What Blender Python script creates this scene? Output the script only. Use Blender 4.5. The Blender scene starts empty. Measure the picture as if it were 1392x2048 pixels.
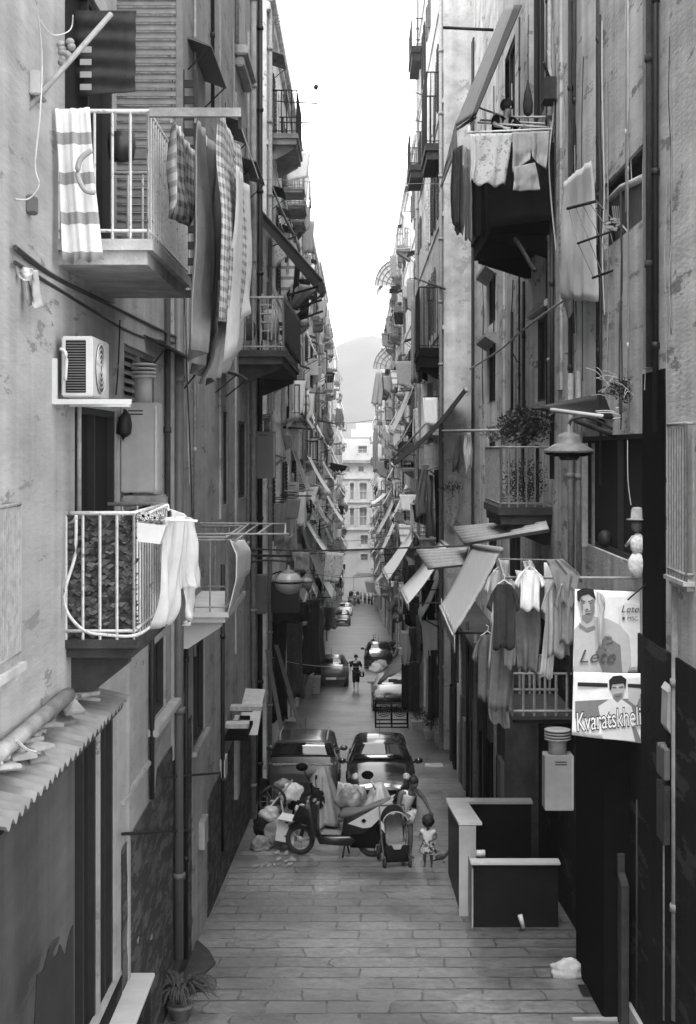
import bpy, bmesh, math, random
from mathutils import Vector, Matrix, noise
R = math.radians
sc = bpy.context.scene
COL = sc.collection
# ---------------------------------------------------------------- camera, world, sun, exposure
CZ, F, VX, VY = 10.0, 2780.0, 715.0, 900.0        # eye height and focal length in photo pixels
cam_d = bpy.data.cameras.new('camera'); cam = bpy.data.objects.new('camera', cam_d); COL.objects.link(cam)
cam.location = (0, 0, CZ); cam.rotation_euler = (R(90), 0, 0)
cam_d.sensor_fit = 'VERTICAL'; cam_d.sensor_height = 36; cam_d.sensor_width = 24.47
cam_d.lens = F/2048*36
cam_d.shift_x = -(VX-696)/2048; cam_d.shift_y = -(1024-VY)/2048
cam_d.clip_start = 0.1; cam_d.clip_end = 8000
sc.camera = cam
world = bpy.data.worlds.new('World'); sc.world = world; world.use_nodes = True
wn = world.node_tree; wn.nodes.clear()
sky = wn.nodes.new('ShaderNodeTexSky'); sky.sky_type = 'NISHITA'; sky.sun_disc = False
SUN_EL, SUN_ROT = 62.0, 188.0
sky.sun_elevation = R(SUN_EL); sky.sun_rotation = R(SUN_ROT); sky.air_density = 1.0; sky.dust_density = 4.0
bw = wn.nodes.new('ShaderNodeRGBToBW')            # black and white film: the overcast sky is neutral grey
mixn = wn.nodes.new('ShaderNodeMix'); mixn.data_type = 'FLOAT'
bgn = wn.nodes.new('ShaderNodeBackground'); outn = wn.nodes.new('ShaderNodeOutputWorld')
wn.links.new(sky.outputs[0], bw.inputs[0]); wn.links.new(bw.outputs[0], mixn.inputs[2])
mixn.inputs[0].default_value = 0.8; mixn.inputs[3].default_value = 9.5    # a cloud sheet evens the sky out
wn.links.new(mixn.outputs[0], bgn.inputs[0]); bgn.inputs[1].default_value = 0.145
wn.links.new(bgn.outputs[0], outn.inputs[0])
sl = bpy.data.lights.new('sun', 'SUN'); sl.energy = 1.5; sl.angle = R(28); sl.color = (1, 1, 1)
sun = bpy.data.objects.new('sun', sl); COL.objects.link(sun)
sun.rotation_euler = (R(90-SUN_EL), 0, R(180-SUN_ROT)); sun.location = (0, 60, 60)
sc.view_settings.view_transform = 'Standard'; sc.view_settings.look = 'None'
sc.view_settings.exposure = 1.65; sc.cycles.diffuse_bounces = 6; sc.cycles.volume_bounces = 2; sc.view_settings.gamma = 1.0
# ---------------------------------------------------------------- helpers
def P(px, py, s): return Vector(((px-VX)/s, F/s, CZ+(VY-py)/s))
def gz(Y): return CZ-5.6-0.08417*Y
ORG = {}
def setp(o, label=None, cat=None, group=None, kind=None):
    if label: o['label'] = label
    if cat: o['category'] = cat
    if group: o['group'] = group
    if kind: o['kind'] = kind
    return o
def thing(name, label, cat, loc=(0, 0, 0), group=None, rz=0.0):
    o = bpy.data.objects.new(name, None); COL.objects.link(o); o.location = loc; o.empty_display_size = .2
    o.rotation_euler = (0, 0, rz)
    ORG[o.name] = Matrix.Translation(Vector(loc)) @ Matrix.Rotation(rz, 4, 'Z')
    return setp(o, label, cat, group)
class MB:
    def __init__(s): s.v = []; s.f = []; s.sm = []
    def add(s, vs, fs, smooth=False):
        b = len(s.v); s.v += [Vector(q) for q in vs]
        for f in fs: s.f.append([b+i for i in f]); s.sm.append(smooth)
        return s
    def box(s, x0, x1, y0, y1, z0, z1, M=None):
        if x0 > x1: x0, x1 = x1, x0
        if y0 > y1: y0, y1 = y1, y0
        if z0 > z1: z0, z1 = z1, z0
        v = [Vector(q) for q in ((x0,y0,z0),(x1,y0,z0),(x1,y1,z0),(x0,y1,z0),(x0,y0,z1),(x1,y0,z1),(x1,y1,z1),(x0,y1,z1))]
        if M: v = [M @ q for q in v]
        return s.add(v, [(0,3,2,1),(4,5,6,7),(0,1,5,4),(1,2,6,5),(2,3,7,6),(3,0,4,7)])
    def bbox(s, x0, x1, y0, y1, z0, z1, b=.01, M=None):      # box with chamfered edges
        bm = bmesh.new(); t = MB().box(x0, x1, y0, y1, z0, z1)
        vs = [bm.verts.new(q) for q in t.v]; [bm.faces.new([vs[i] for i in f]) for f in t.f]
        bmesh.ops.bevel(bm, geom=bm.edges[:], offset=b, segments=2, affect='EDGES')
        bm.verts.index_update()
        vv = [(M @ q.co) if M else q.co.copy() for q in bm.verts]
        s.add(vv, [[q.index for q in f.verts] for f in bm.faces]); bm.free(); return s
    def tube(s, pts, r, n=6, r2=None):
        pts = [Vector(q) for q in pts]; k = len(pts); rings = []
        for i, q in enumerate(pts):
            d = (pts[min(i+1, k-1)]-pts[max(i-1, 0)])
            if d.length < 1e-6: d = Vector((0, 0, 1))
            d.normalize(); a = d.cross(Vector((0, 0, 1)))
            if a.length < .05: a = d.cross(Vector((0, 1, 0)))
            a.normalize(); b = d.cross(a)
            rr = r if r2 is None else r+(r2-r)*i/max(1, k-1)
            rings.append([q+a*(rr*math.cos(6.2832*j/n))+b*(rr*math.sin(6.2832*j/n)) for j in range(n)])
        vs = [q for g in rings for q in g]
        fs = [(i*n+j, i*n+(j+1) % n, (i+1)*n+(j+1) % n, (i+1)*n+j) for i in range(k-1) for j in range(n)]
        fs += [tuple(range(n-1, -1, -1)), tuple((k-1)*n+j for j in range(n))]
        return s.add(vs, fs, n > 5)
    def lathe(s, prof, c=(0, 0, 0), n=16, ax=None, cap=True):
        c = Vector(c); vs = []
        for r_, z in prof:
            for j in range(n):
                q = Vector((r_*math.cos(6.2832*j/n), r_*math.sin(6.2832*j/n), z))
                vs.append(c+((ax @ q) if ax else q))
        k = len(prof)
        fs = [(i*n+j, i*n+(j+1) % n, (i+1)*n+(j+1) % n, (i+1)*n+j) for i in range(k-1) for j in range(n)]
        if cap: fs += [tuple(range(n-1, -1, -1)), tuple((k-1)*n+j for j in range(n))]
        return s.add(vs, fs, True)
    def crumple(s, c, r, sq=(1, 1, 1), seed=0, n=30, m=20):
        c = Vector(c); vs = []
        for i in range(m+1):
            t = math.pi*i/m
            for j in range(n):
                a = 6.2832*j/n; d = Vector((math.sin(t)*math.cos(a), math.sin(t)*math.sin(a), math.cos(t)))
                q = 1+.3*noise.noise(d*1.6+Vector((seed, 0, 0)))-.14*abs(noise.noise(d*4+Vector((0, seed, 0))))+.1*noise.noise(d*9+Vector((seed, seed, 0)))
                if d.z > .75: q += .5*(d.z-.75)
                vs.append(c+Vector((r*sq[0]*d.x*q, r*sq[1]*d.y*q, r*sq[2]*d.z*q)))
        return s.add(vs, [(i*n+j, (i+1)*n+j, (i+1)*n+(j+1) % n, i*n+(j+1) % n) for i in range(m) for j in range(n)], True)
    def ball(s, c, r, sq=(1, 1, 1), n=10, m=7, jit=0, seed=0):
        rnd = random.Random(seed); c = Vector(c); vs = []
        for i in range(m+1):
            t = math.pi*i/m
            for j in range(n):
                a = 6.2832*j/n; q = 1+rnd.uniform(-jit, jit)
                vs.append(c+Vector((r*sq[0]*math.sin(t)*math.cos(a)*q, r*sq[1]*math.sin(t)*math.sin(a)*q, r*sq[2]*math.cos(t)*q)))
        return s.add(vs, [(i*n+j, (i+1)*n+j, (i+1)*n+(j+1) % n, i*n+(j+1) % n) for i in range(m) for j in range(n)], True)
    def grid(s, fn, nu, nv, smooth=True):
        vs = [fn(i/nu, j/nv) for j in range(nv+1) for i in range(nu+1)]
        w = nu+1
        return s.add(vs, [(j*w+i, j*w+i+1, (j+1)*w+i+1, (j+1)*w+i) for j in range(nv) for i in range(nu)], smooth)
    def prism(s, pts, vec):
        pts = [Vector(q) for q in pts]; vec = Vector(vec); n = len(pts)
        return s.add(pts+[q+vec for q in pts], [tuple(range(n)), tuple(range(2*n-1, n-1, -1))]+[(i, (i+1) % n, n+(i+1) % n, n+i) for i in range(n)])
    def build(s, name, mat, parent=None, solid=0.0, local=False, fixn=True):
        me = bpy.data.meshes.new(name); M = ORG.get(parent.name) if parent else None
        vs = s.v if (local or M is None) else [M.inverted() @ q for q in s.v]
        me.from_pydata([tuple(q) for q in vs], [], s.f); me.validate()
        if len(me.polygons) == len(s.sm): me.polygons.foreach_set('use_smooth', s.sm)
        if fixn and len(s.f) < 60000:
            bm = bmesh.new(); bm.from_mesh(me); bmesh.ops.recalc_face_normals(bm, faces=bm.faces); bm.to_mesh(me); bm.free()
        me.materials.append(mat); o = bpy.data.objects.new(name, me); COL.objects.link(o)
        if parent: o.parent = parent; ORG[o.name] = M.copy()
        if solid:
            md = o.modifiers.new('thickness', 'SOLIDIFY'); md.thickness = solid; md.offset = 0
        return o
    def solo(s, name, label, cat, mat, group=None, solid=0.0, kind=None):
        zs = min(q.z for q in s.v); cx = sum(q.x for q in s.v)/len(s.v); cy = sum(q.y for q in s.v)/len(s.v)
        c = Vector((cx, cy, zs)); s.v = [q-c for q in s.v]
        o = s.build(name, mat, None, solid, True); o.location = c
        ORG[o.name] = Matrix.Translation(c)
        return setp(o, label, cat, group, kind)
def smoothpath(pts, k=5):
    pts = [Vector(q) for q in pts]; out = []
    for i in range(len(pts)-1):
        a = pts[max(i-1, 0)]; b = pts[i]; c = pts[i+1]; d = pts[min(i+2, len(pts)-1)]
        for j in range(k):
            t = j/k
            out.append(.5*((2*b)+(c-a)*t+(2*a-5*b+4*c-d)*t*t+(3*b-a-3*c+d)*t**3))
    return out+[pts[-1]]
# ---------------------------------------------------------------- materials (all neutral greys)
MATS = {}
def nn(nt, t, **kw):
    n = nt.nodes.new(t)
    for k, v in kw.items(): setattr(n, k, v)
    return n
def mat(key, a=.5, rough=.8, var=.15, scale=6.0, streak=0.0, metal=0.0, spec=.3, bump=.0, bscale=40., stretch=(1, 1, 1), spots=0., spotcol=.08, spotscale=2.5, emit=0., stripes=None, check=None, two=False):
    if key in MATS: return MATS[key]
    m = bpy.data.materials.new(key); m.use_nodes = True; nt = m.node_tree; B = nt.nodes['Principled BSDF']
    L = nt.links.new
    B.inputs['Roughness'].default_value = rough; B.inputs['Metallic'].default_value = metal
    B.inputs['Specular IOR Level'].default_value = spec
    tc = nn(nt, 'ShaderNodeTexCoord'); mp = nn(nt, 'ShaderNodeMapping'); mp.inputs['Scale'].default_value = stretch
    L(tc.outputs['Object'], mp.inputs[0])
    n1 = nn(nt, 'ShaderNodeTexNoise'); n1.inputs['Scale'].default_value = scale; n1.inputs['Detail'].default_value = 6; n1.inputs['Roughness'].default_value = .65
    L(mp.outputs[0], n1.inputs['Vector'])
    mr = nn(nt, 'ShaderNodeMapRange'); mr.inputs[1].default_value = .3; mr.inputs[2].default_value = .7
    mr.inputs[3].default_value = a*(1-var); mr.inputs[4].default_value = min(.9, a*(1+var)); L(n1.outputs[0], mr.inputs[0])
    cur = mr.outputs[0]
    def math_(op, x, y=None):
        q = nn(nt, 'ShaderNodeMath', operation=op)
        for i, w in enumerate((x, y)):
            if w is None: continue
            if isinstance(w, (int, float)): q.inputs[i].default_value = w
            else: L(w, q.inputs[i])
        return q.outputs[0]
    if streak:                                   # rain runs down the plaster
        m2 = nn(nt, 'ShaderNodeMapping'); m2.inputs['Scale'].default_value = (2.2, 2.2, .1); L(tc.outputs['Object'], m2.inputs[0])
        n2 = nn(nt, 'ShaderNodeTexNoise'); n2.inputs['Scale'].default_value = 1.3; n2.inputs['Detail'].default_value = 3; L(m2.outputs[0], n2.inputs['Vector'])
        r2 = nn(nt, 'ShaderNodeMapRange'); r2.inputs[1].default_value = .34; r2.inputs[2].default_value = .66
        r2.inputs[3].default_value = 1-streak*.8; r2.inputs[4].default_value = 1+streak*.4; L(n2.outputs[0], r2.inputs[0])
        cur = math_('MULTIPLY', cur, r2.outputs[0])
        n4 = nn(nt, 'ShaderNodeTexNoise'); n4.inputs['Scale'].default_value = .35; n4.inputs['Detail'].default_value = 3; L(tc.outputs['Object'], n4.inputs['Vector'])
        r4 = nn(nt, 'ShaderNodeMapRange'); r4.inputs[1].default_value = .35; r4.inputs[2].default_value = .65; r4.inputs[3].default_value = 1-streak*.7; r4.inputs[4].default_value = 1.1; L(n4.outputs[0], r4.inputs[0])
        cur = math_('MULTIPLY', cur, r4.outputs[0])
    if spots:                                    # patches where the plaster has gone
        n3 = nn(nt, 'ShaderNodeTexNoise'); n3.inputs['Scale'].default_value = spotscale; n3.inputs['Detail'].default_value = 9; n3.inputs['Roughness'].default_value = .7; L(mp.outputs[0], n3.inputs['Vector'])
        cr = nn(nt, 'ShaderNodeMapRange'); cr.inputs[1].default_value = .5+.25*(.5-spots); cr.inputs[2].default_value = cr.inputs[1].default_value+.025; L(n3.outputs[0], cr.inputs[0])
        mx = nn(nt, 'ShaderNodeMix', data_type='FLOAT'); L(cr.outputs[0], mx.inputs[0]); L(cur, mx.inputs[2]); mx.inputs[3].default_value = spotcol
        cur = mx.outputs[0]
    if stripes:                                  # (axis, frequency per metre, dark factor, duty)
        ax, fr, dk, du = stripes
        sp = nn(nt, 'ShaderNodeSeparateXYZ'); L(tc.outputs['Object'], sp.inputs[0])
        q = math_('FRACT', math_('MULTIPLY', sp.outputs[ax], fr)); q = math_('LESS_THAN', q, du)
        cur = math_('MULTIPLY', cur, math_('ADD', math_('MULTIPLY', q, dk-1), 1.0))
    if check:
        fr, dk = check
        sp = nn(nt, 'ShaderNodeSeparateXYZ'); L(tc.outputs['Object'], sp.inputs[0])
        q1 = math_('LESS_THAN', math_('FRACT', math_('MULTIPLY', math_('ADD', sp.outputs[1], sp.outputs[0]), fr)), .45)
        q2 = math_('LESS_THAN', math_('FRACT', math_('MULTIPLY', sp.outputs[2], fr)), .45)
        q = math_('MULTIPLY', math_('ADD', q1, q2), .5)
        cur = math_('MULTIPLY', cur, math_('ADD', math_('MULTIPLY', q, dk-1), 1.0))
    cc = nn(nt, 'ShaderNodeCombineColor'); [L(cur, cc.inputs[i]) for i in range(3)]
    L(cc.outputs[0], B.inputs['Base Color'])
    if bump:
        nb = nn(nt, 'ShaderNodeTexNoise'); nb.inputs['Scale'].default_value = bscale; nb.inputs['Detail'].default_value = 5; L(mp.outputs[0], nb.inputs['Vector'])
        bp = nn(nt, 'ShaderNodeBump'); bp.inputs['Strength'].default_value = bump; bp.inputs['Distance'].default_value = .02; L(nb.outputs[0], bp.inputs['Height']); L(bp.outputs[0], B.inputs['Normal'])
    if two:                                      # thin cloth lets daylight through
        tr = nn(nt, 'ShaderNodeBsdfTranslucent'); L(cc.outputs[0], tr.inputs[0]); ms = nn(nt, 'ShaderNodeMixShader'); ms.inputs[0].default_value = .35
        L(B.outputs[0], ms.inputs[1]); L(tr.outputs[0], ms.inputs[2]); L(ms.outputs[0], nt.nodes['Material Output'].inputs[0])
    MATS[key] = m; return m
PL = lambda k, a, **kw: mat('plaster '+k, a, .95, .24, 2.2, kw.pop('streak', .2), 0, .1, .35, 25., stretch=(1, .25, 1), **kw)
pl_left = PL('near left', .29, streak=.2, spots=.16, spotcol=.17, spotscale=3.); pl_right = PL('near right', .45, streak=.3, spots=.22, spotcol=.2, spotscale=3.)  # near walls toned down; the street's uneven light is put into the colour
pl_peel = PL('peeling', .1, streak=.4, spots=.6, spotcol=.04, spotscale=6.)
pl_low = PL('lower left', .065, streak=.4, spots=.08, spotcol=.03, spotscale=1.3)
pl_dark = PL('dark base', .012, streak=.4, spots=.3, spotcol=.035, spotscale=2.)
pl_far = [PL('far %d' % i, a, streak=.25, spots=sp, spotcol=a*.55) for i, (a, sp) in enumerate([(.76, .12), (.66, .2), (.8, .08), (.6, .2), (.72, .15)])]  # far walls paler than near ones: light and haze put into the tone
stone = mat('stone', .3, .8, .2, 5, .15, bump=.3); marble = mat('pale marble', .42, .45, .14, 2.2, spots=.12, spotcol=.5, spotscale=1.5)
iron = mat('dark iron', .012, .6, .4, 12); irong = mat('grey painted iron', .22, .6, .3, 12); ironw = mat('white painted iron', .42, .5, .2, 25, spots=.1, spotcol=.16, spotscale=18)
slab_d = mat('dark slab', .035, .9, .4, 5, .3, bump=.4); slab_m = mat('grey slab', .22, .9, .3, 5, .3, bump=.4); slab_l = mat('pale slab', .33, .9, .25, 4, .2, bump=.3)
void = mat('dark interior', .003, .9, .3); glass = mat('window glass', .04, .08, .2, 1, spec=.6)
black = mat('black matte', .006, .9, .3, spec=.04); blackp = mat('black polished stone', .01, .45, .3, spec=.1)
wood_d = mat('dark painted wood', .016, .6, .3, 8, .2); wood_m = mat('grey shutter wood', .12, .6, .25, 8, .2); wood_l = mat('pale timber', .3, .7, .3, 9, .2, stretch=(1, 1, .2)); wood_w = mat('white shutter wood', .6, .6, .2, 8, .2)
white_m = mat('white enamel', .45, .4, .1, 6); grey_m = mat('grey enamel', .3, .45, .1, 6, .08); grey_d = mat('charcoal enamel', .09, .5, .15, 6)
cab = mat('cable black', .03, .6, .3); cabw = mat('cable pale', .4, .6, .2)
cl = {k: mat('cloth '+k, a, .95, v, 9, two=True, bump=.15, bscale=60, **kw) for k, a, v, kw in [
    ('white', .6, .08, {}), ('bright', .85, .05, {}), ('pale', .4, .12, {}), ('grey', .27, .15, {}), ('mid', .17, .2, {}), ('dark', .045, .3, {}), ('black', .012, .3, {}),
    ('check', .5, .15, dict(check=(9., .25))), ('net', .42, .3, dict(check=(12., .3))), ('floral', .6, .15, dict(spots=.35, spotcol=.32, spotscale=9)),
    ('stripev', .72, .08, dict(stripes=(1, 5., .45, .5))), ('striped', .8, .08, dict(stripes=(2, 3.2, .45, .3))), ('awnstripe', .7, .1, dict(stripes=(1, 14., .6, .4))),
    ('bluestripe', .7, .1, dict(stripes=(0, 2.6, .42, .5)))]}
rubber = mat('rubber', .02, .8, .3); chrome = mat('chrome', .6, .2, .05, metal=1.0); paint_k = mat('black car paint', .012, .12, .1, spec=.7); paint_s = mat('silver car paint', .05, .2, .1, spec=.7, metal=.2); paint_g = mat('dark grey car paint', .06, .2, .1, spec=.6); paint_w = mat('white car paint', .7, .25, .05, spec=.5)
cglass = mat('car glass', .008, .03, .1, spec=.9); lampw = mat('lamp lens', .3, .12, .1, spec=.6); plate = mat('number plate', .6, .5, .05); redl = mat('tail lens', .15, .2, .1)
skin_l = mat('skin', .42, .6, .08); skin_d = mat('skin tan', .085, .6, .08); hair = mat('dark hair', .015, .6, .3, 30, bump=.5)
leafm = mat('leaves', .035, .6, .5, 14); leafl = mat('pale leaves', .16, .6, .4, 14); terr = mat('terracotta', .3, .9, .2); card = mat('cardboard', .42, .9, .12, 4)
plast_w = mat('white plastic', .55, .35, .12, 5); plast_g = mat('bin plastic', .17, .5, .2, 4); tarp = mat('grey tarpaulin', .19, .6, .25, 6, bump=.5, bscale=9); tarpl = mat('pale tarpaulin', .36, .6, .25, 5, bump=.5, bscale=9)
def add_box(name, label, cat, m, *b, group=None): return MB().bbox(*b).solo(name, label, cat, m, group)
def surf(c, nu=14, nv=12, folds=0, amp=0, ph=0, sag=0, seed=0, nrm=None, hem=0, grow=True, belly=0):
    """c: four corners, top-left, top-right, bottom-right, bottom-left (world points)"""
    a, b, d, e = [Vector(q) for q in c]
    n = nrm or (b-a).cross(e-a); n = Vector(n); n.normalize(); rnd = random.Random(seed)
    k1, k2 = rnd.uniform(.6, 1.4), rnd.uniform(0, 6)
    def fn(u, v):
        q = (a+(b-a)*u)*(1-v)+(e+(d-e)*u)*v
        w = (.25+.75*v) if grow else 1
        off = .65*amp*w*(math.sin(6.2832*folds*u+ph+1.5*v)+.5*math.sin(6.2832*folds*k1*1.7*u+k2+2*v))
        q = q+n*off+Vector((0, 0, -belly*math.sin(math.pi*v)*(a-e).length))
        q = q+Vector((0, 0, -1))*(sag*4*u*(1-u)*(1-v)+hem*v*v*math.sin(6.2832*folds*.7*u+k2))
        return q
    return fn
def sheet(mb, c, nu=16, nv=12, **kw): return mb.grid(surf(c, nu, nv, **kw), nu, nv)
def poly2(pts, t):
    t *= len(pts)-1; i = min(int(t), len(pts)-2); f = t-i
    return pts[i][0]*(1-f)+pts[i+1][0]*f, pts[i][1]*(1-f)+pts[i+1][1]*f
def drape(mb, Lp, Rp, s, sR=None, folds=3, amp=.03, seed=0, nu=16, nv=18, dy=0.0, wav=.0):
    """hanging cloth whose left and right edges follow pixel polylines at scale s (photo pixels per metre)"""
    sR = sR or s; folds = min(folds, 8*(P(*Rp[0], sR)-P(*Lp[0], s)).length+.3); rnd = random.Random(seed); k1, k2, k3 = rnd.uniform(1.3, 2.1), rnd.uniform(0, 6), rnd.uniform(0, 6)
    NV = (P(*Rp[0], sR)-P(*Lp[0], s)); NV = Vector((-NV.y, NV.x, 0)).normalized() if abs(NV.x)+abs(NV.y) > 1e-4 else Vector((0, 1, 0))
    def fn(u, v):
        xl, yl = poly2(Lp, v); xr, yr = poly2(Rp, v); S = 1/((1-u)/s+u/sR)
        Yd = F/S
        w = .3+.7*v
        off = amp*w*(.9*math.sin(6.2832*folds*u+k2+1.2*v)+.4*math.sin(6.2832*folds*k1*u+k3)+1.5*noise.noise(Vector((u*3.2, v*2.4, seed*3.7)))+.8*noise.noise(Vector((u*9, v*3.5, seed*1.7))))
        off -= .5*amp*abs(math.sin(6.2832*folds*u+k2))
        px = xl*(1-u)+xr*u; py = yl*(1-u)+yr*u+wav*v*math.sin(6.2832*folds*u+k3)
        q = P(px, py, S); q += NV*off; q.y -= dy
        return q
    return mb.grid(fn, nu, nv)
def cloth(name, label, m, Lp, Rp, s, sR=None, cat='laundry', group=None, **kw):
    kw.setdefault('wav', 4 if s > 100 else 2)
    mb = MB(); drape(mb, Lp, Rp, s, sR, **kw); return mb.solo(name, label, cat, cl[m] if isinstance(m, str) else m, group, solid=.006)
def wire(label, pts, r=.012, m=None, name='cable', cat='cable', group=None, k=6):
    return MB().tube(smoothpath([P(*q) for q in pts], k), r, 5).solo(name, label, cat, m or cab, group)
# ---------------------------------------------------------------- ground, street, hill, haze
def ground_pt(x, Y): return (x, Y, gz(Y)) if Y < 250 else (x, Y, gz(250))
GY = [-12, 0, 20, 60, 120, 180, 250, 600, 1200, 2400]
MB().add([ (x, y, (gz(min(y, 250))-.03)) for y in GY for x in (-600, -60, 60, 600)],
   [(j*4+i, j*4+i+1, (j+1)*4+i+1, (j+1)*4+i) for j in range(len(GY)-1) for i in range(3)]).solo('ground', None, None, mat('earth', .2, .95, .3, 1), kind='structure')
pv = bpy.data.materials.new('basalt paving'); pv.use_nodes = True; nt = pv.node_tree; L = nt.links.new; B = nt.nodes['Principled BSDF']
tc = nn(nt, 'ShaderNodeTexCoord'); nw = nn(nt, 'ShaderNodeTexNoise'); nw.inputs['Scale'].default_value = 1.6; nw.inputs['Detail'].default_value = 5; L(tc.outputs['Object'], nw.inputs['Vector'])
vm = nn(nt, 'ShaderNodeVectorMath', operation='MULTIPLY_ADD'); L(nw.outputs['Color'], vm.inputs[0]); vm.inputs[1].default_value = (.3, .13, 0); L(tc.outputs['Object'], vm.inputs[2])
br = nn(nt, 'ShaderNodeTexBrick'); br.offset = .5; L(vm.outputs[0], br.inputs['Vector'])
br.inputs['Scale'].default_value = 1; br.inputs['Brick Width'].default_value = .8; br.inputs['Row Height'].default_value = .5; br.inputs['Mortar Size'].default_value = .018
br.inputs['Mortar Smooth'].default_value = .6; br.inputs['Bias'].default_value = 0
br.inputs['Color1'].default_value = (.025, .025, .025, 1); br.inputs['Color2'].default_value = (.06, .06, .06, 1); br.inputs['Mortar'].default_value = (.035, .035, .035, 1)
n5 = nn(nt, 'ShaderNodeTexNoise'); n5.inputs['Scale'].default_value = 7; n5.inputs['Detail'].default_value = 9; n5.inputs['Roughness'].default_value = .75; L(tc.outputs['Object'], n5.inputs['Vector'])
n6 = nn(nt, 'ShaderNodeTexNoise'); n6.inputs['Scale'].default_value = .5; n6.inputs['Detail'].default_value = 5; L(tc.outputs['Object'], n6.inputs['Vector'])
# the mortar gap is only open in places
n7 = nn(nt, 'ShaderNodeTexNoise'); n7.inputs['Scale'].default_value = 1.7; n7.inputs['Detail'].default_value = 4; L(tc.outputs['Object'], n7.inputs['Vector'])
r7 = nn(nt, 'ShaderNodeMapRange'); r7.inputs[1].default_value = .42; r7.inputs[2].default_value = .56; L(n7.outputs[0], r7.inputs[0])
spx = nn(nt, 'ShaderNodeSeparateXYZ'); L(vm.outputs[0], spx.inputs[0])
def mth(op, a_, b_=None):
    q_ = nn(nt, 'ShaderNodeMath', operation=op); q_.use_clamp = op == 'MULTIPLY_ADD'
    for i_, w_ in enumerate((a_, b_)):
        if w_ is None: continue
        if isinstance(w_, (int, float)): q_.inputs[i_].default_value = w_
        else: L(w_, q_.inputs[i_])
    return q_.outputs[0]
fr_ = mth('FRACT', mth('DIVIDE', spx.outputs[1], .5)); row = mth('LESS_THAN', fr_, .085)
rs7 = nn(nt, 'ShaderNodeMapRange'); rs7.inputs[1].default_value = .36; rs7.inputs[2].default_value = .5; L(n7.outputs[0], rs7.inputs[0])
fv = mth('MULTIPLY', mth('MULTIPLY', br.outputs['Fac'], r7.outputs[0]), .45)
fm = nn(nt, 'ShaderNodeMath', operation='MAXIMUM'); L(fv, fm.inputs[0]); L(mth('MULTIPLY', row, mth('MULTIPLY', rs7.outputs[0], .8)), fm.inputs[1])
r5 = nn(nt, 'ShaderNodeMapRange'); r5.inputs[1].default_value = .25; r5.inputs[2].default_value = .75; r5.inputs[3].default_value = .0; r5.inputs[4].default_value = .15; L(n5.outputs[0], r5.inputs[0])
r6 = nn(nt, 'ShaderNodeMapRange'); r6.inputs[1].default_value = .35; r6.inputs[2].default_value = .65; r6.inputs[3].default_value = .35; r6.inputs[4].default_value = 1.6; L(n6.outputs[0], r6.inputs[0])
m1 = nn(nt, 'ShaderNodeMath', operation='MULTIPLY'); L(r5.outputs[0], m1.inputs[0]); L(r6.outputs[0], m1.inputs[1])
sb = nn(nt, 'ShaderNodeSeparateColor'); L(br.outputs['Color'], sb.inputs[0]); m2 = nn(nt, 'ShaderNodeMath', operation='ADD'); L(m1.outputs[0], m2.inputs[0]); L(sb.outputs[0], m2.inputs[1])
m3 = nn(nt, 'ShaderNodeMix', data_type='FLOAT'); L(fm.outputs[0], m3.inputs[0]); L(m2.outputs[0], m3.inputs[2]); m3.inputs[3].default_value = .008
cc = nn(nt, 'ShaderNodeCombineColor'); [L(m3.outputs[0], cc.inputs[i]) for i in range(3)]; L(cc.outputs[0], B.inputs['Base Color'])
inv = nn(nt, 'ShaderNodeMath', operation='SUBTRACT'); inv.inputs[0].default_value = 1; L(fm.outputs[0], inv.inputs[1])
ad = nn(nt, 'ShaderNodeMath', operation='MULTIPLY_ADD'); L(n5.outputs[0], ad.inputs[0]); ad.inputs[1].default_value = .7; hs = nn(nt, 'ShaderNodeMath', operation='MULTIPLY_ADD'); L(sb.outputs[0], hs.inputs[0]); hs.inputs[1].default_value = 3.; L(inv.outputs[0], hs.inputs[2]); L(hs.outputs[0], ad.inputs[2])
bp = nn(nt, 'ShaderNodeBump'); bp.inputs['Strength'].default_value = .7; bp.inputs['Distance'].default_value = .03; L(ad.outputs[0], bp.inputs['Height']); L(bp.outputs[0], B.inputs['Normal'])
B.inputs['Roughness'].default_value = .36; B.inputs['Specular IOR Level'].default_value = .75
ys = [4+.8*i for i in range(290)]
MB().grid(lambda u, v: Vector((-6+14*u, 4+231*v, gz(4+231*v))), 4, 60, False).solo('street', None, None, pv, kind='structure')
def hillz(x, y):
    d = (y-1500)/260; z = math.exp(-d*d)*max(149*math.exp(-abs((x-12)/95.)**2*.5), 90*math.exp(-((x+230)/120.)**2*.5), 100*math.exp(-((x-250)/110.)**2*.5))
    return z
hz0 = gz(250)
MB().grid(lambda u, v: Vector((-500+1000*u, 900+1100*v, hz0-.5+hillz(-500+1000*u, 900+1100*v)+3*noise.noise(Vector((u*30, v*30, 0)))*(1 if 0 < v < 1 else 0))), 60, 40).solo('hill', None, None, mat('hill scrub', .05, .95, .3, .02), kind='structure')
hz = bpy.data.materials.new('haze'); hz.use_nodes = True; nt = hz.node_tree; nt.nodes.clear()
pvn = nn(nt, 'ShaderNodeVolumePrincipled'); pvn.inputs['Color'].default_value = (.85, .85, .85, 1); pvn.inputs['Density'].default_value = .0002; pvn.inputs['Anisotropy'].default_value = .2
on = nn(nt, 'ShaderNodeOutputMaterial'); nt.links.new(pvn.outputs[0], on.inputs['Volume'])
HAZE = True
if HAZE:
    hb = MB().box(-610, 610, -14, 2410, gz(250)-3, CZ+150); ho = hb.solo('haze', 'pale even haze filling the air of the street', 'haze', hz, kind='stuff')
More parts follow.
